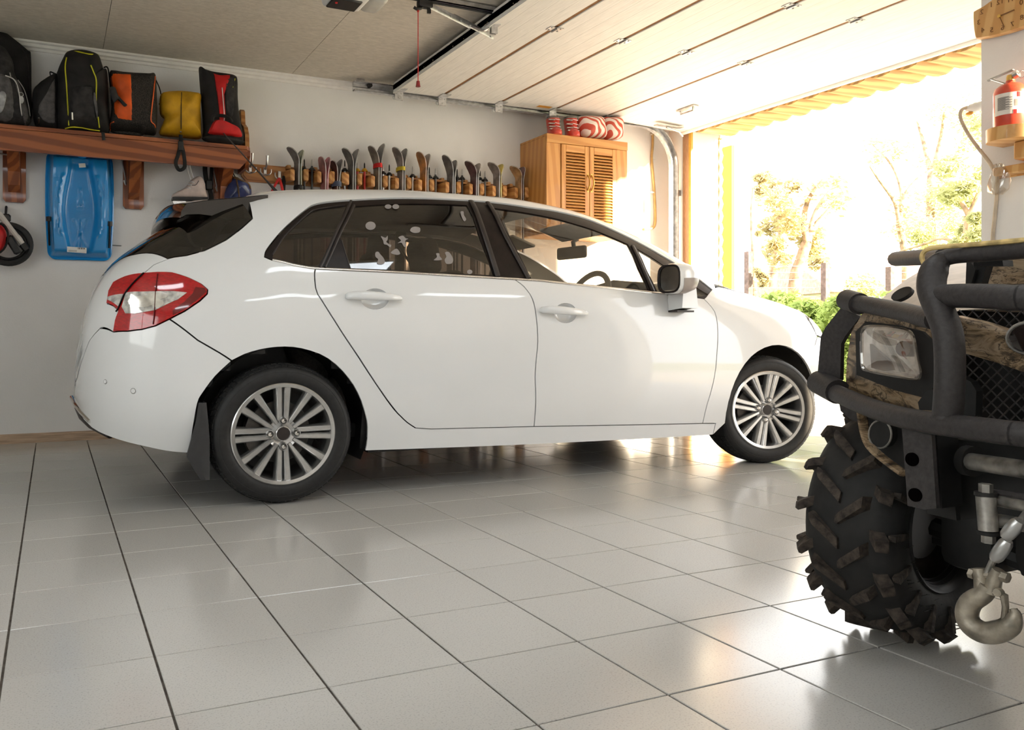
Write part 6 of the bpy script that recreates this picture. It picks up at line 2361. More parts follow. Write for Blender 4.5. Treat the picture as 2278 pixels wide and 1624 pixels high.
# bodywork seen round the bull bar
XFAS = 1.70
fas = slab('front_fascia', [(1893, 742), (1921, 692), (1990, 697), (2072, 722), (2100, 770), (2100, 930), (2040, 918), (1960, 897), (1893, 882), (1886, 800)], 0, 'camo', atv, .05, xf=lambda u, v: 1.80 - (u - 1886) / 214 * .13, bulge=.01)
slab('lamp_bezel', [(1903, 738), (1925, 716), (2000, 724), (2052, 738), (2078, 765), (2082, 858), (2052, 884), (1990, 868), (1905, 834)], 0, 'atv_black', fas, .03, xf=lambda u, v: 1.783 - (u - 1886) / 214 * .13)
lb = [(1918, 742), (1930, 727), (1975, 728), (2012, 734), (2030, 748), (2040, 800), (2046, 832), (2034, 842), (1980, 834), (1932, 824), (1919, 812)]
slab('lamp_bowl', lb, 0, 'lens_reflector', fas, .02, xf=lambda u, v: 1.778 - (u - 1886) / 214 * .13)
slab('lamp_shade', [(1935, 765), (1975, 800), (2000, 822), (1965, 826), (1938, 818)], 0, 'brown_trim', fas, .01, xf=lambda u, v: 1.772 - (u - 1886) / 214 * .13)
slab('lamp_rib', [(1945, 735), (1952, 735), (1990, 800), (2002, 828), (1994, 828), (1982, 800)], 0, 'lens_clear', fas, .008, xf=lambda u, v: 1.768 - (u - 1886) / 214 * .13)
bq = A(2016, 776, 1.695)
MB().disc(bq, (1, 0, 0), .016, .02, 16).obj('bulb', 'brown_trim', fas, 40)
slab('headlight_lens', lb, 0, 'headlight_glass', fas, .004, xf=lambda u, v: 1.755 - (u - 1886) / 214 * .13, bulge=.012)
rimp = spline([A(u, v, 1.756 - (u - 1886) / 214 * .13) for u, v in lb], 4, True)
MB().tube(rimp, .004, 6, closed=True).obj('lens_rim', 'headlight_glass', fas)

# bonnet with a black disc for the dark of its hole, and the camo nose behind the bars
bon = MB()
T0 = [A(1962, 664, 1.95), A(2042, 606, 2.12), A(2130, 585, 2.20), A(2278, 575, 2.25), A(2420, 570, 2.25)]
T1 = [A(1985, 690, 1.84), A(2060, 660, 1.86), A(2140, 640, 1.88), A(2278, 625, 1.90), A(2420, 620, 1.9)]
T2 = [A(1990, 705, 1.78), A(2060, 715, 1.73), A(2140, 690, 1.72), A(2278, 690, 1.72), A(2420, 690, 1.72)]
bon.grid([spline(T0, 4), spline(T1, 4), spline(T2, 4)])
bon.obj('bonnet', mat('bonnet_plastic', (.40, .33, .27), .35, var=.1), atv, 60)
hp_ = A(2008, 655, 1.858)
mh = MB().disc((0, 0, 0), (-.72, .25, .64), .020, .008, 22)
mh.v = [hp_ + Vector((p.x, p.y * 1.3, p.z)) for p in mh.v]
mh.obj('bonnet_hole_disc', 'atv_black', atv, 40)
slab('nose_top', [(2150, 598), (2180, 572), (2278, 560), (2360, 556), (2360, 632), (2150, 632)], 1.78, 'camo', atv, .1)
slab('black_strut', [(2150, 580), (2158, 580), (2170, 600), (2160, 632), (2148, 632)], 1.70, 'atv_black', atv, .02)
slab('black_strut', [(2168, 578), (2196, 588), (2183, 632), (2163, 632)], 1.71, 'atv_black', atv, .02)
slab('top_clip', [(2166, 582), (2230, 578), (2232, 592), (2166, 592)], 1.66, 'atv_black', atv, .03)

# grille: dark recess, camo band, badge, diamond mesh
slab('grille_recess', [(2115, 690), (2400, 700), (2400, 950), (2115, 935)], 1.80, 'atv_black', atv, .02)
slab('camo_band', [(2118, 702), (2180, 716), (2235, 735), (2278, 745), (2420, 760), (2420, 850), (2278, 828), (2215, 806), (2160, 790), (2118, 780)], 1.655, 'camo', atv, .03, bulge=.012)
bo = [(2240 + 56 + 56 * math.cos(2 * PI * k / 24), 752 + 36 * math.sin(2 * PI * k / 24)) for k in range(24)]
bd = slab('badge', bo, 1.635, 'gloss_black', atv, .012, bulge=.006)
MB().tube([A(u, v, 1.634) for u, v in bo], .003, 6, closed=True).obj('badge_ring', 'worn_steel', bd)
gm_ = bpy.data.objects.new('grille_mesh', None)
COL.objects.link(gm_)
gm_.parent = atv
for k in range(-6, 20):
    for s_ in (-1, 1):
        pts = []
        a0, a1 = (2120, 2420)
        u0 = 2080 + k * 27
        # diagonal line clipped to the grille opening
        ua, va = u0, (690 if s_ > 0 else 940)
        ub, vb = u0 + 250, (940 if s_ > 0 else 690)
        t0, t1 = max(0, (2122 - ua) / (ub - ua)), min(1, (2400 - ua) / (ub - ua))
        if t1 - t0 < .06:
            continue
        p0_, p1_ = A(ua + (ub - ua) * t0, va + (vb - va) * t0, 1.70), A(ua + (ub - ua) * t1, va + (vb - va) * t1, 1.70)
        MB().tube([p0_, p1_], .0016, 4).obj('wire', 'atv_tube', gm_, 0)
slab('grille_side', [(2125, 830), (2160, 850), (2172, 870), (2170, 925), (2125, 925)], 1.66, 'atv_black', atv, .02)
slab('lower_panel', [(2042, 895), (2060, 870), (2100, 860), (2100, 915), (2045, 912)], 1.62, 'atv_black', atv, .03)

# bull bar
YCb = 0.0


def bar(name, pts, r_, m='atv_tube', seg=18, mirror=True, n=7):
    P = [p for p in spline([A(*p) for p in pts], n)]
    cut = [k for k, p in enumerate(P) if p.y < 0]
    if cut:                                     # end on the middle line of the machine
        k = cut[0]
        f_ = P[k - 1].y / (P[k - 1].y - P[k].y)
        q_ = P[k - 1].lerp(P[k], f_)
        P = [p for p in P[:k] if p.y > .03] + [Vector((q_.x, .018, q_.z)), Vector((q_.x, .004, q_.z)), Vector((q_.x, -.002, q_.z))]
    rr2 = [r_(k / (len(P) - 1)) for k in range(len(P))] if callable(r_) else r_
    MB().tube(P, rr2, seg).obj(name, m, bb2, 60)
    if mirror:
        MB().tube([Vector((p.x, -p.y, p.z)) for p in P], rr2, seg).obj(name, m, bb2, 60)
    return P


bb2 = bpy.data.objects.new('bull_bar', None)
COL.objects.link(bb2)
bb2.parent = atv
low = bar('lower_tube', [(1850, 870, 1.80), (1900, 892, 1.71), (1950, 912, 1.64), (2000, 927, 1.585), (2060, 939, 1.55), (2150, 951, 1.53), (2278, 967, 1.51), (2330, 974, 1.505)], .0205)
bar('upright_tube', [(2107, 932, 1.545), (2112, 870, 1.54), (2113, 800, 1.54), (2108, 740, 1.545), (2090, 690, 1.555), (2073, 645, 1.57), (2075, 610, 1.585), (2092, 582, 1.60), (2122, 569, 1.61), (2200, 563, 1.61), (2278, 556, 1.60), (2330, 552, 1.595)], lambda s_: .0240 if s_ < .60 else max(.0150, .0240 - (s_ - .60) * .075))
bar('cross_tube', [(2092, 660, 1.565), (2150, 658, 1.55), (2278, 662, 1.53), (2330, 664, 1.525)], .0215)
up_t = bar('wing_tube', [(1895, 672, 1.76), (1950, 682, 1.71), (2010, 694, 1.645), (2080, 712, 1.565)], .0185)
for (a, b, c, d, r_) in (((1884, 667, 1.775), (1912, 676, 1.745), 0, 0, .0240), ((1822, 850, 1.825), (1864, 872, 1.78), 0, 0, .0290)):
    p0_, p1_ = A(*a), A(*b)
    MB().tube([p0_, p1_], r_, 20).obj('sleeve', 'atv_tube', bb2, 40)
    MB().tube([Vector((p0_.x, -p0_.y, p0_.z)), Vector((p1_.x, -p1_.y, p1_.z))], r_, 20).obj('sleeve', 'atv_tube', bb2, 40)
wp_ = slab('wing_plate', [(1872, 683), (1914, 704), (1880, 748), (1871, 765), (1869, 846), (1818, 840), (1826, 748), (1837, 727)], 0, 'atv_tube', bb2, .012, xf=lambda u, v: 1.79 + (v - 680) / 140 * .02)
for p0_ in (A(2107, 930, 1.545),):
    MB().ball(p0_, .027, 16, 8, (1, 1, .5)).obj('weld', 'atv_tube', bb2, 60)
# handle grip and rope on top
MB().tube([A(1992, 576, 1.92), A(2060, 572, 1.78), A(2100, 570, 1.70)], .017, 12).obj('rack_tube', 'atv_tube', atv)
rp = spline([A(2056, 586, 1.59), A(2051, 574, 1.59), A(2056, 560, 1.59), A(2072, 552, 1.59), A(2110, 548, 1.59), A(2150, 545, 1.60), A(2200, 541, 1.60), A(2278, 534, 1.59), A(2340, 530, 1.585)], 5)
MB().tube(rp, .0045, 8).obj('tow_rope', 'rope_yellow', atv)

# mounting plate with black discs for the dark of two holes, winch housing, fairlead rollers
pl = [(2006, 950), (2072, 966), (2083, 1131), (2055, 1134), (2019, 1125)]
mp_ = slab('mounting_plate', pl, 1.565, 'atv_tube', atv, .010)
for u, v in ((2029, 1022), (2036, 1101)):
    c = A(u, v, 1.5635)
    MB().disc(c, (1, 0, 0), .0125, .0034, 24).obj('hole_disc', mat('hole_black', (.002, .0015, .0015), 1.0, spec=0.0), mp_, 40)
slab('mount_fold', [(2072, 966), (2084, 968), (2096, 1131), (2083, 1131)], 1.60, 'atv_black', mp_, .06)
slab('winch_tray', [(2070, 970), (2110, 975), (2128, 1158), (2062, 1142)], 1.66, 'atv_black', atv, .012)
slab('winch_housing', [(2105, 975), (2400, 1010), (2400, 1190), (2176, 1153), (2128, 1158)], 1.70, 'atv_black', atv, .12)
MB().tube([A(2150, 1025, 1.63), A(2278, 1044, 1.60), A(2380, 1060, 1.575)], .0155, 14).obj('winch_bar', 'worn_steel', atv)
MB().tube([A(2150, 1024, 1.64), A(2168, 1027, 1.636)], .028, 16).obj('bar_collar', 'atv_black', atv)
fr = bpy.data.objects.new('fairlead', None)
COL.objects.link(fr)
fr.parent = atv
p0_, p1_ = A(2193, 1104, 1.54), A(2199, 1180, 1.54)
MB().tube([p0_, p1_], .0150, 18).obj('roller', 'worn_steel', fr, 50)
for p, d_ in ((p0_, 1), (p1_, -1)):
    MB().disc(p + Vector((0, 0, .004 * d_)), (0, 0, 1), .0170, .006, 20).obj('washer', 'atv_black', fr, 40)
    MB().disc(p + Vector((0, 0, .014 * d_)), (0, 0, 1), .0105, .014, 6).obj('bolt', 'worn_steel', fr, 0)
MB().tube([A(2214, 1112, 1.56), A(2278, 1124, 1.55), A(2400, 1146, 1.53)], .0105, 14).obj('roller', 'worn_steel', fr)
MB().tube([A(2214, 1157, 1.56), A(2278, 1168, 1.55), A(2400, 1190, 1.53)], .0115, 14).obj('roller', 'worn_steel', fr)
MB().tube([A(2200, 1094, 1.565), A(2278, 1106, 1.55), A(2400, 1124, 1.53)], .006, 8).obj('frame_bar', 'atv_tube', fr)
# lower camo trim with mesh and round lamp by the wheel
tr_ = spline([A(1917, 918, 1.72), A(1924, 960, 1.70), A(1938, 995, 1.68), A(1975, 1028, 1.65), A(2010, 1053, 1.62)], 6)
MB().tube(tr_, .0105, 8, flat=.6).obj('lower_trim', 'camo', atv)
le = [(1958 + 25 * math.cos(2 * PI * k / 24), 966 + 31 * math.sin(2 * PI * k / 24)) for k in range(24)]
slab('side_pod', [(1918, 900), (2012, 935), (2015, 1045), (1975, 1022), (1940, 990), (1926, 955)], 1.73, 'atv_black', atv, .06)
lo_ = slab('round_duct', le, 1.685, 'atv_black', atv, .02)
MB().tube([A(u, v, 1.684) for u, v in le], .0022, 6, closed=True).obj('duct_ring', 'worn_steel', lo_)
slab('flap', [(1865, 888), (1890, 900), (1916, 918), (1916, 942), (1890, 932), (1870, 914)], 1.80, 'atv_tube', atv, .06)
# camo side panel stretching back along the far flank
slab('outer_trim', [(1884, 800), (1893, 742), (1905, 712), (1912, 714), (1897, 760), (1893, 880), (1880, 884)], 1.80, 'camo', atv, .05)
fen = []
for k in range(10):
    a = R(25 + k * 15)
    fen.append([Vector((.02 + .40 * math.cos(a), y_, .30 + .44 * math.sin(a) + dz)) for y_, dz in ((.10, .07), (.34, .045), (.50, .01), (.56, -.02))])
fen = [r_ for r_ in fen if r_[0].x > -.10]
MB().grid(fen).obj('front_fender', 'camo', atv, 60)
MB().grid([[Vector((p.x, -p.y, p.z)) for p in r_] for r_ in fen]).obj('front_fender', 'camo', atv, 60)
# rear half: fuel tank, seat, rear fenders, handlebar, racks
MB().rbox((.55, 0, .66), (.55, .34, .22), .08, None, 3).obj('tank', 'camo', atv, 60)
MB().rbox((1.12, 0, .74), (.72, .34, .14), .06, None, 3).obj('seat', 'seat_vinyl', atv, 60)
for s_ in (-1, 1):
    rf = []
    for k in range(10):
        a = R(20 + k * 15.5)
        rf.append([Vector((1.26 + .40 * math.cos(a), s_ * y_, .30 + .42 * math.sin(a))) for y_ in (.16, .36, .52, .57)])
    MB().grid(rf).obj('rear_fender', 'camo', atv, 60)
MB().tube(spline([(.42, -.40, .93), (.36, -.18, .98), (.36, 0, .93), (.36, .18, .98), (.42, .40, .93)], 6), .012, 10).obj('handlebar', 'atv_black', atv)
for s_ in (-1, 1):
    MB().tube([(.42, s_ * .29, .953), (.425, s_ * .42, .925)], .018, 12).obj('grip', 'seat_vinyl', atv)
MB().tube([(.36, 0, .93), (.28, 0, .62)], .025, 10).obj('steering_column', 'atv_black', atv)
for x0_, x1_ in ((1.42, 1.86),):
    for y_ in (-.3, -.15, 0, .15, .3):
        MB().tube([(x0_, y_, .80), (x1_, y_, .80)], .011, 8).obj('rack_rail', 'atv_tube', atv)
    MB().tube([(x0_, -.3, .80), (x0_, .3, .80)], .011, 8).obj('rack_rail', 'atv_tube', atv)
    MB().tube([(x1_, -.3, .80), (x1_, .3, .80)], .011, 8).obj('rack_rail', 'atv_tube', atv)
    for y_ in (-.15, .15):
        MB().tube([(1.5, y_, .5), (1.5, y_, .80)], .014, 8).tube([(1.5, y_, .5), (1.25, y_, .45)], .014, 8).obj('rack_post', 'atv_tube', atv)

# winch hook on its wire: ferrules, cable, clevis, hook with latch (hangs from the fairlead)
XH = 1.50
wc_ = bpy.data.objects.new('winch_hook', None)
COL.objects.link(wc_)
wc_.parent = atv
MB().tube([A(2290, 1132, 1.56), A(2264, 1166, XH), A(2234, 1212, XH), A(2212, 1240, XH), A(2196, 1276, XH)], .0052, 10).obj('wire_rope', 'worn_steel', wc_)
for (a, b) in (((2268, 1158), (2236, 1196)), ((2242, 1202), (2212, 1246))):
    p0_, p1_ = A(*a, XH), A(*b, XH)
    d_ = (p1_ - p0_)
    MB().tube([p0_, p0_ + d_ * .15, p0_ + d_ * .5, p0_ + d_ * .85, p1_], [.0075, .0105, .0115, .0105, .0075], 12).obj('ferrule', 'steel', wc_)
for s_, (a, b) in enumerate((((2178, 1264), (2186, 1300)), ((2222, 1268), (2206, 1302)))):
    p0_, p1_ = A(*a, XH), A(*b, XH)
    MB().tube([p0_, p0_.lerp(p1_, .5), p1_ + Vector((0, 0, -.012))], [.0095, .0105, .0125], 12).obj('clevis_arm', 'hook_metal', wc_)
MB().tube([A(2164, 1276, XH), A(2236, 1284, XH)], .0062, 10).obj('clevis_pin', 'hook_metal', wc_)
MB().disc(A(2163, 1276, XH), (0, 1, .1), .0088, .008, 6).obj('pin_nut', 'hook_metal', wc_, 0)
MB().disc(A(2236, 1284, XH), (0, 1, .1), .0088, .010, 6).obj('pin_nut', 'hook_metal', wc_, 0)
hk_ = spline([A(2200, 1302, XH), A(2186, 1322, XH), A(2160, 1340, XH), A(2151, 1366, XH), A(2162, 1392, XH), A(2192, 1408, XH), A(2226, 1404, XH), A(2250, 1388, XH), A(2258, 1368, XH), A(2254, 1354, XH)], 6)
n = len(hk_)
rad = [.0135 + .0045 * math.sin(PI * min(1, k / n * 1.1)) for k in range(n)]
for k in range(n - 14, n):
    rad[k] *= max(.18, (n - k) / 14) ** .5
MB().tube(hk_, rad, 16).obj('hook', 'hook_metal', wc_, 60)
lt = MB().tube([A(2216, 1318, XH - .006), A(2234, 1326, XH - .008), A(2237, 1350, XH - .006), A(2234, 1376, XH - .004)], [.0085, .0075, .0060, .0060], 8, flat=.7)
lt.obj('latch', 'hook_metal', wc_)
MB().disc(A(2222, 1318, XH - .012), (1, 0, 0), .0065, .010, 12).obj('latch_rivet', 'hook_metal', wc_, 40)


def mirror_part(o, parent):
    """copy of a part reflected to the other flank of the machine"""
    me = o.data.copy()
    for v_ in me.vertices:
        v_.co.y = -v_.co.y
    me.flip_normals()
    c = link(o.name.split('.')[0], me, parent)
    for ch in list(o.children):
        mirror_part(ch, c)
    return c


for nm in ('front_fascia', 'outer_trim', 'side_pod', 'round_duct', 'lower_trim', 'flap', 'mounting_plate', 'bonnet'):
    for o in [q for q in atv.children if q.name == nm]:
        mirror_part(o, atv)
mirror_part(wp_, bb2)
# ================================================================== things on the pier beside the doorway
mat('clock_wood', (.66, .40, .16), .45, kind='wave', scale=2.0, stretch=(2, 4, .8), col2=(.56, .30, .10), bump=.04, coat=.2)
mat('ext_red', (.58, .07, .035), .3, var=.05, coat=.4)
mat('paper', (.80, .76, .70), .6, var=.03)
mat('print_grey', (.30, .27, .25), .7)
mat('numeral', (.20, .09, .03), .6)
mat('cable_grey', (.55, .47, .36), .6, var=.08)
MATS['cellophane'] = glass_mat('cellophane', (.92, .90, .86), .16, .12)
XW = XP                                       # pillar face, looks to -x
C0 = at_x(2240, 24, XW - .04)
ck = thing('wooden_clock', 'big rounded wooden slab clock with burnt numerals on the pillar', 'clock', (XW, C0.y, C0.z))
ox = Vector(ck.location)
B_ = lambda u, v, d: at_x(u, v, XW - d) - ox
op_ = [(2164, 30), (2168, 24), (2186, 14), (2210, -3), (2245, -22), (2290, -38), (2350, -48), (2385, -20), (2380, 10), (2350, 32), (2300, 50), (2250, 68), (2210, 79), (2176, 85), (2169, 83), (2165, 60)]
P = spline([B_(u, v, .052) for u, v in op_], 4, True)
m_ = MB()
k = len(P)
c = sum(P, Vector()) / k
m_.grid([[c + (p - c) * s_ for p in P] for s_ in (.02, .5, .97)] + [[p + Vector((.006, 0, 0)) for p in P], [Vector((-.012, p.y, p.z)) for p in P]], closev=True)
m_.f += [tuple(range(k)), tuple(len(m_.v) - k + i for i in range(k))]
m_.obj('slab', 'clock_wood', ck, 35)
MB().box(-.012, -.0005, .02, -.12, -.06, .06).obj('wall_mount', 'black_plastic', ck, 0)


def numeral(txt, p, size, parent):
    cu = bpy.data.curves.new('numeral', 'FONT')
    cu.body = txt
    cu.size = size
    cu.align_x = 'CENTER'
    cu.align_y = 'CENTER'
    cu.extrude = .0006
    to = bpy.data.objects.new('numeral_text', cu)
    COL.objects.link(to)
    me = bpy.data.meshes.new_from_object(to.evaluated_get(bpy.context.evaluated_depsgraph_get()))
    bpy.data.objects.remove(to)
    bpy.data.curves.remove(cu)
    # lay it on the slab face (looking to -x); the photograph shows the figures mirrored
    for v_ in me.vertices:
        x_, y_, z_ = v_.co
        v_.co = (-z_, x_, y_)
    me.materials.append(MATS['numeral'])
    return link('numeral', me, parent, p)


for txt, u, v in (('12', 2225, 4), ('1', 2205, 11), ('2', 2184, 27), ('3', 2177, 50), ('4', 2186, 67), ('5', 2206, 67), ('6', 2230, 62), ('7', 2252, 54), ('8', 2273, 39), ('9', 2290, 22), ('10', 2276, 4), ('11', 2248, -1)):
    numeral(txt, B_(u, v, .0535), .034, ck)
hc_ = B_(2223, 36, .056)
MB().disc(hc_, (1, 0, 0), .008, .010, 14).obj('hub', 'brass', ck, 40)
MB().tube([hc_, B_(2256, 22, .058)], .003, 6).obj('hour_hand', 'numeral', ck)
MB().tube([hc_, B_(2234, 60, .060)], .002, 6).obj('minute_hand', 'numeral', ck)

# bracket with round shelf, extinguisher
s0_ = at_x(2248, 297, XW - .11)
br = thing('bracket_shelf', 'round pale wooden bracket shelf under the extinguisher', 'shelf', (XW, s0_.y, s0_.z))
pl = []
for k in range(25):
    a = PI * k / 24
    pl.append((-.11 - .097 * math.sin(a), .097 * math.cos(a)))
pl += [(-.0005, -.097), (-.0005, .097)]
MB().prism(pl, 'z', -.038, .025).obj('shelf_top', 'clock_wood', br, 30)
z2 = at_x(2260, 358, XW - .05).z - s0_.z
MB().rbox((-.045, -.045, (z2 - .038) / 2), (.088, .09, abs(z2) - .039), .006).obj('support', 'clock_wood', br, 30)
ext = thing('fire_extinguisher', 'small red fire extinguisher with white label on the bracket shelf', 'fire extinguisher', (XW - .11, s0_.y, s0_.z + .0255))
hb = at_x(2250, 186, XW - .11).z - (s0_.z + .0255)
rr = .069
MB().lathe([(0, 0), (rr * .92, 0), (rr, .008), (rr, hb - .045), (rr * .92, hb - .022), (rr * .6, hb - .004), (.022, hb), (.018, hb + .015), (0, hb + .015)], None, 40).obj('cylinder', 'ext_red', ext, 50)
lab_ = []
for k in range(17):
    a = R(150 + k * 10)
    lab_.append([Vector(((rr + .0008) * math.cos(a), (rr + .0008) * math.sin(a), z)) for z in (.055, hb - .055)])
lo2 = MB().grid(lab_).obj('label', 'paper', ext, 60)
for i in range(16):
    z = hb - .075 - i * (hb - .15) / 16
    a0, a1 = R(165), R(205 + 12 * math.sin(i * 2.1))
    q = [[Vector(((rr + .0014) * math.cos(a), (rr + .0014) * math.sin(a), z + dz)) for dz in (-.0016, .0016)] for a in [a0 + (a1 - a0) * t / 6 for t in range(7)]]
    MB().grid(q).obj('print_line', 'print_grey', lo2, 0)
for (aa_, zz, s_) in ((228, .5, .016), (224, .30, .010), (236, .68, .012)):
    a = R(aa_)
    q = [[Vector(((rr + .0014) * math.cos(a + t), (rr + .0014) * math.sin(a + t), hb * zz + dz)) for dz in (-s_, s_)] for t in (-.10, 0, .10)]
    MB().grid(q).obj('pictogram', 'red_plastic' if s_ < .015 else 'print_grey', lo2, 0)
v0 = Vector((0, 0, hb + .012))
MB().lathe([(.0, .03), (.014, .03), (.017, .022), (.017, .0), (0, 0)], Matrix.Translation(v0), 16).obj('valve', 'brass', ext, 40)
MB().tube([v0 + Vector((0, -.015, .022)), v0 + Vector((0, -.035, .028))], .017, 12).obj('gauge', 'steel', ext)
MB().rbox(v0 + Vector((0, .045, .042)), (.018, .12, .008), .002, RX(-10)).obj('lever', 'steel', ext, 30)
MB().rbox(v0 + Vector((0, .05, .012)), (.018, .09, .008), .002, RX(32)).obj('carry_handle', 'steel', ext, 30)
MB().tube([v0 + Vector((.0, -.05 + .014 * math.cos(a), .02 + .018 * math.sin(a))) for a in [2 * PI * k / 16 for k in range(16)]], .0018, 6, closed=True).obj('safety_pin', 'steel', ext)

# lower wooden arm with a clear bag hung on it
ar_ = at_x(2222, 382, XW - .05)
e = thing('wooden_ledge', 'short wooden ledge fixed below the round bracket shelf', 'ledge', (XW, ar_.y, ar_.z))
q0, q1 = at_x(2222, 382, XW - .10), at_x(2330, 372, XW - .03)
ox = Vector(e.location)
MB().rbox((-.034, -.11, 0), (.066, .26, .040), .005).obj('arm', 'clock_wood', e, 30)
MB().rbox((-.004, -.11, 0), (.006, .28, .058), .002).obj('back_plate', 'clock_wood', e, 30)
Pg = at_x(2228, 396, XW - .08)
bgm = MB()
rows = []
for i, (z, w_) in enumerate(((.05, .012), (.03, .020), (.0, .045), (-.04, .050), (-.08, .045), (-.10, .020))):
    rows.append([Vector((.018 * math.sin(2 * PI * k / 12) + .004 * math.sin(k * 5 + i), w_ * math.cos(2 * PI * k / 12) + .006 * math.sin(k * 3 + i * 2), z)) for k in range(12)])
bgm.grid(rows, closev=True)
o = bgm.obj('plastic_bag', 'cellophane', None, 30, loc=(XW - .088, Pg.y + .008, Pg.z + .02))
tag(o, 'small crumpled clear plastic bag hung at the wooden ledge', 'bag')

# white plug on the jamb with a hanging cable
pj = Vector((XW + .05, PY1, at_x(2165, 240, XW + .05).z))
e = thing('power_plug', 'white plug with orange tip on the pillar, trailing a thick cable', 'plug', pj)
ox = pj
yl = lambda u: at_x(u, 240, XW + .05).y - PY1
MB().tube([(0, .0005, 0), (0, yl(2172), 0), (0, yl(2160), .002), (0, yl(2150), .0)], [.024, .024, .020, .012], 18).obj('plug_body', 'white_plastic', e, 40)
MB().ball((-.005, yl(2158), -.026), .012, 12, 8, (1, 1.6, .8)).obj('orange_tip', 'orange_label', e, 60)
cp = [at_x(2152, 239, XW + .05), at_x(2140, 244, XW), at_x(2136, 256, XW - .02), at_x(2140, 272, XW - .03), at_x(2155, 300, XW - .03), at_x(2178, 332, XW - .03), at_x(2200, 360, XW - .03), at_x(2214, 385, XW - .03), at_x(2219, 402, XW - .02), at_x(2217, 440, XW - .012), at_x(2212, 490, XW - .012), at_x(2208, 535, XW - .012), at_x(2206, 640, XW - .012), at_x(2204, 800, XW - .012)]
MB().tube([p - ox for p in spline(cp, 5)], .0085, 8).obj('cable', 'cable_grey', e)
# ================================================================== outside the doorway
mat('driveway', (.52, .47, .40), .9, var=.06, scale=6, bump=.2, bscale=40)
mat('lawn', (.20, .27, .07), .9, var=.15, scale=4, bump=.4, bscale=30)
mat('bark', (.42, .28, .18), .9, var=.2, scale=10, bump=.5, bscale=20)
mat('post_yellow', (.62, .25, .02), .6, var=.06, scale=6)
mat('fence_post', (.16, .11, .09), .8, var=.15)
mat('wire', (.45, .43, .40), .5, .5)
mat('roof_tile', (.50, .30, .26), .8, var=.1, scale=8)
mat('house_wall', (.72, .66, .58), .9, var=.03)


def leaf_mat(name, c):
    m = bpy.data.materials.new(name)
    m.use_nodes = True
    N, L = m.node_tree.nodes, m.node_tree.links
    for n in list(N):
        N.remove(n)
    out = N.new('ShaderNodeOutputMaterial')
    d = N.new('ShaderNodeBsdfDiffuse')
    t = N.new('ShaderNodeBsdfTranslucent')
    mx = N.new('ShaderNodeMixShader')
    nz = N.new('ShaderNodeTexNoise')
    nz.inputs['Scale'].default_value = 1.3
    r_ = N.new('ShaderNodeValToRGB')
    r_.color_ramp.elements[0].color = (*[q * .75 for q in c], 1)
    r_.color_ramp.elements[1].color = (*[min(1, q * 1.15) for q in c], 1)
    tc = N.new('ShaderNodeTexCoord')
    L.new(tc.outputs['Object'], nz.inputs['Vector'])
    L.new(nz.outputs[0], r_.inputs['Fac'])
    L.new(r_.outputs[0], d.inputs['Color'])
    L.new(r_.outputs[0], t.inputs['Color'])
    mx.inputs['Fac'].default_value = .5
    L.new(d.outputs[0], mx.inputs[1])
    L.new(t.outputs[0], mx.inputs[2])
    L.new(mx.outputs[0], out.inputs['Surface'])
    MATS[name] = m


leaf_mat('leaf_hazed', (.55, .47, .26))  # leaf colours paled to carry the haze and glare outside
leaf_mat('leaf_green', (.33, .42, .13))
leaf_mat('leaf_olive', (.50, .50, .26))

struct('driveway', MB().box(XO, 11.0, -9, 7, -.12, -.012), 'driveway', 'pale driveway outside the doorways')
struct('lawn', MB().box(11.0, 70, -60, 70, -.14, -.03).box(XO, 11.0, 7, 70, -.14, -.03).box(XO, 11, -60, -9, -.14, -.03), 'lawn', 'grass beyond the driveway')
o = MB().rbox((5.92, 1.848, 1.22), (.05, .125, 2.46), .006).obj('porch_post', 'post_yellow', None, 20)
tag(o, 'flat yellow porch post standing outside the doorway jamb', 'post')


def dep(u, v, w):
    """point on the pixel's ray at depth w along the viewing axis"""
    return Vector(CAM) + ray(u, v) * w


def leaves(name, m, clumps, parent, ox, size, seed):
    rnd = random.Random(seed)
    V, Fc = [], []
    for (c, rad, n) in clumps:
        for _ in range(n):
            while True:
                d = Vector((rnd.uniform(-1, 1), rnd.uniform(-1, 1), rnd.uniform(-1, 1)))
                if d.length < 1:
                    break
            d *= d.length ** .3
            p = c + Vector((d.x * rad[0], d.y * rad[0], d.z * rad[1])) - ox
            a = Vector((rnd.uniform(-1, 1), rnd.uniform(-1, 1), rnd.uniform(-1, 1))).normalized()
            b = a.orthogonal().normalized()
            s_ = size * rnd.uniform(.6, 1.3)
            i = len(V)
            V += [p - a * s_, p + b * s_ * .45, p + a * s_, p - b * s_ * .45]
            Fc.append((i, i + 1, i + 2, i + 3))
    me = bpy.data.meshes.new(name)
    me.from_pydata([tuple(p) for p in V], [], Fc)
    me.materials.append(MATS[m])
    o = link(name, me, parent)
    o['kind'] = 'stuff'
    return o


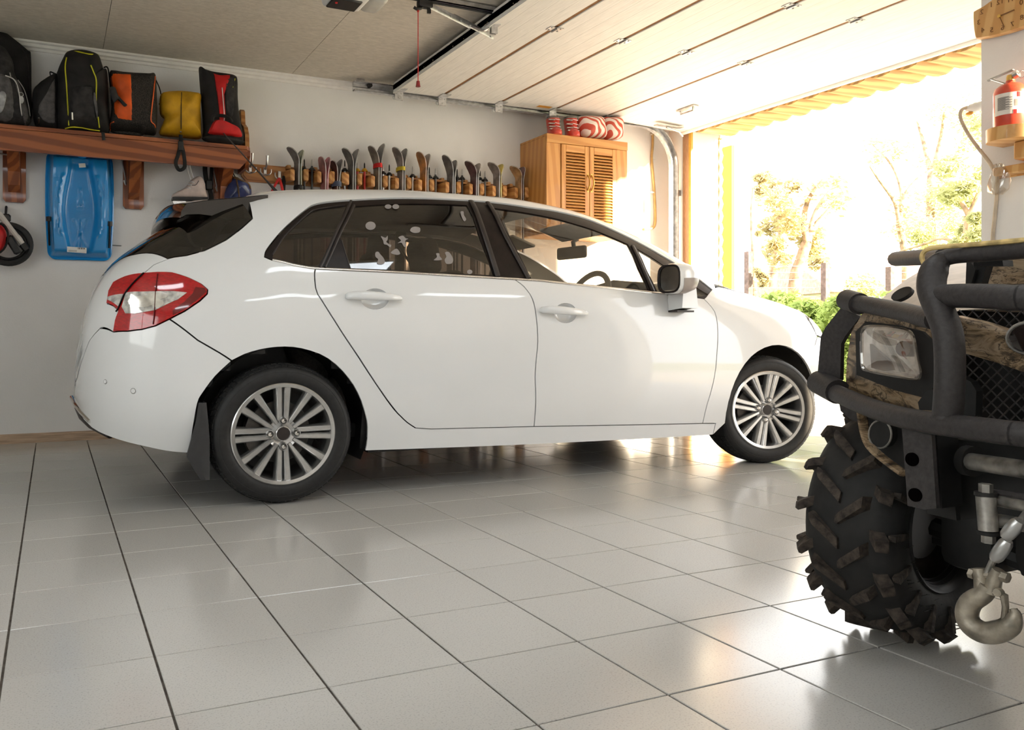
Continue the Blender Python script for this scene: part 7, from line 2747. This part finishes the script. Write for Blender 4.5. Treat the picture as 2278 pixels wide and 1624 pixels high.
def tree(lab, w, limbs, crown, m, seed, base=None, size=.055):
    """limbs: list of (pixel path, r0, r1); crown: (u, v, half width px, half height px, leaves)"""
    b0 = dep(*limbs[0][0][0], w)
    ox = Vector((b0.x, b0.y, -.03))
    e = thing('tree', lab, 'tree', ox, group='trees beyond the driveway')
    tr = MB()
    sc = w / F
    for li, (path, r0, r1) in enumerate(limbs):
        dw = (0, .35, -.4, .55, -.25, .3, -.5, .2)[li % 8]
        P = [dep(u, v, w + dw * min(1, q / max(1, len(path) - 1))) for q, (u, v) in enumerate(path)]
        if li == 0:
            P = [Vector((P[0].x, P[0].y, -.03))] + P
        P = spline(P, 4)
        n = len(P)
        tr.tube([p - ox for p in P], [r0 + (r1 - r0) * k / (n - 1) for k in range(n)], 7)
    tr.obj('trunk', 'bark', e, 60)
    rnd = random.Random(seed)
    cl = []
    for (u, v, a, b, n) in crown:
        k = max(3, int(a * b / 500))
        for _ in range(k):
            c = dep(u + rnd.uniform(-a, a) * .7, v + rnd.uniform(-b, b) * .7, w + rnd.uniform(-.8, .8))
            rr_ = rnd.uniform(.35, .6) * min(a, b) * sc * 1.1
            cl.append((c, (rr_, rr_ * .8), int(n / k)))
    leaves('foliage', m, cl, e, ox, size, seed)
    return e


tree('slender leafy tree with forked leaning trunk, nearest the porch post', 14.5,
     [([(1768, 640), (1780, 585), (1795, 540)], .12, .09), ([(1795, 540), (1812, 505), (1842, 470), (1870, 430)], .08, .03), ([(1795, 540), (1788, 490), (1800, 440), (1830, 400)], .07, .02), ([(1795, 540), (1815, 470), (1850, 420), (1890, 380)], .05, .02),
      ([(1715, 640), (1725, 580), (1738, 520), (1730, 450)], .09, .04), ([(1738, 520), (1760, 480), (1790, 450)], .05, .02)],
     [(1750, 470, 70, 80, 2600), (1770, 560, 80, 50, 1600), (1725, 400, 60, 35, 700), (1840, 420, 60, 60, 500)], 'leaf_hazed', 11)
tree('thin leaning tree whose trunk forks low, with sparse leaves coloured pale as if hazed', 18.5,
     [([(2015, 620), (2012, 560), (2000, 500)], .09, .07), ([(2000, 500), (2010, 440), (2050, 390), (2095, 370)], .06, .02), ([(2000, 500), (1990, 450), (1955, 400), (1935, 370)], .05, .015), ([(2000, 500), (2005, 430), (1985, 370), (1940, 320)], .05, .015)],
     [(2000, 330, 80, 50, 600), (2030, 480, 60, 70, 700)], 'leaf_hazed', 12)
tree('tall upright tree with bare upper fork, close to the pillar edge', 21.0,
     [([(2075, 640), (2072, 560), (2070, 460), (2072, 390)], .13, .10), ([(2072, 390), (2055, 320), (2040, 270)], .08, .02), ([(2072, 390), (2090, 320), (2100, 250)], .08, .02)],
     [(2120, 470, 70, 90, 2600), (2130, 250, 70, 70, 900), (2070, 540, 60, 60, 1500)], 'leaf_olive', 13)
tree('broad olive green tree beside the pillar', 15.0,
     [([(2150, 640), (2150, 560), (2155, 480)], .10, .07), ([(2155, 480), (2120, 420), (2080, 390)], .05, .015), ([(2155, 480), (2180, 420), (2200, 350)], .05, .015), ([(2150, 560), (2100, 530), (2050, 545), (2000, 560)], .04, .015)],
     [(2140, 400, 60, 90, 2400), (2150, 520, 50, 60, 1800), (2190, 300, 60, 80, 900)], 'leaf_olive', 14)
tree('thin bare young tree beside the porch post', 13.0,
     [([(1678, 640), (1676, 560), (1672, 480), (1676, 420)], .05, .02)], [(1678, 560, 14, 60, 500), (1685, 620, 25, 25, 500)], 'leaf_hazed', 15, size=.045)


def shrub(lab, u, v, a, b, w, n, m, seed):
    c = dep(u, v, w)
    sc = w / F
    ox = Vector((c.x, c.y, -.03))
    e = thing('shrub', lab, 'shrub', ox, group='shrubs along the fence')
    st = MB()
    rnd = random.Random(seed)
    for k in range(5):
        st.tube([(rnd.uniform(-.1, .1), rnd.uniform(-.1, .1), 0), (rnd.uniform(-.4, .4) * a * sc, rnd.uniform(-.3, .3), (c.z + .03) * rnd.uniform(.6, .95))], [.02, .008], 5)
    st.obj('stems', 'bark', e, 60)
    cl = []
    hz = c.z + b * sc
    for _ in range(14):
        q = Vector((c.x + rnd.uniform(-1, 1) * a * sc * .75 * _c, c.y - rnd.uniform(-1, 1) * a * sc * .75 * _s + rnd.uniform(-.4, .4), rnd.uniform(.25, max(.3, hz - .35))))
        cl.append((q, (a * sc * .5, .42), n // 14))
    cl.append((c, (a * sc * .8, b * sc * .9), n // 6))
    leaves('foliage', m, cl, e, ox, .05, seed)


shrub('low bright green shrub by the nearest fence post', 1730, 670, 60, 25, 11.6, 3600, 'leaf_green', 21)
shrub('rounded green shrub left of the tall fence post, over the bonnet', 1800, 690, 50, 30, 10.2, 3200, 'leaf_green', 22)
shrub('green hedge-like shrub behind the bull bar', 1880, 690, 60, 40, 9.0, 4200, 'leaf_green', 23)
shrub('taller airy shrub with leaves coloured pale as if hazed between the fence posts', 1925, 640, 55, 40, 14.2, 2600, 'leaf_olive', 24)
shrub('dense green shrub low behind the quad bike', 1990, 690, 60, 50, 11.6, 3200, 'leaf_green', 25)

wf = thing('wire_fence', 'wire fence of thin strands on dark posts beyond the driveway', 'fence', (*dep(1836, 736, 12.84)[:2], -.03))
ox = Vector(wf.location)
for v in (592, 606, 622, 640, 660, 690):
    MB().tube([dep(1600, v, 12.84) - ox, dep(1836, v, 12.84) - ox, dep(2200, v, 12.84) - ox], .004, 4).obj('strand', 'wire', wf, 0)

for u, v0_ in ((1836, 585), (1980, 594), (1665, 560)):
    p = dep(u, v0_, 12.8)
    po = MB().prism([(-.045, -.045), (.045, -.045), (.045, .045), (-.045, .045)], 'z', 0, p.z + .03)
    po.v = [q + Vector((p.x, p.y, -.03)) - ox for q in po.v]
    po.obj('post', 'fence_post', wf, 0)

# house with a tiled roof far behind
hp2 = dep(1968, 650, 34)
hs_ = thing('far_house', 'distant house with a pinkish tiled roof behind the shrubs', 'house', (hp2.x, hp2.y, -.03), (0, 0, R(-20)))
MB().box(-4, 4, -3, 3, 0, 2.2).obj('walls', 'house_wall', hs_, 0)
MB().prism([(-3.6, 2.2), (3.6, 2.2), (0, 3.9)], 'x', -4.4, 4.4).obj('roof', 'roof_tile', hs_, 0)
for x in (-2, 1.2):
    MB().box(x, x + 1.0, -3.03, -2.98, .8, 1.8).obj('window', 'gloss_black', hs_, 0)
# end of scene
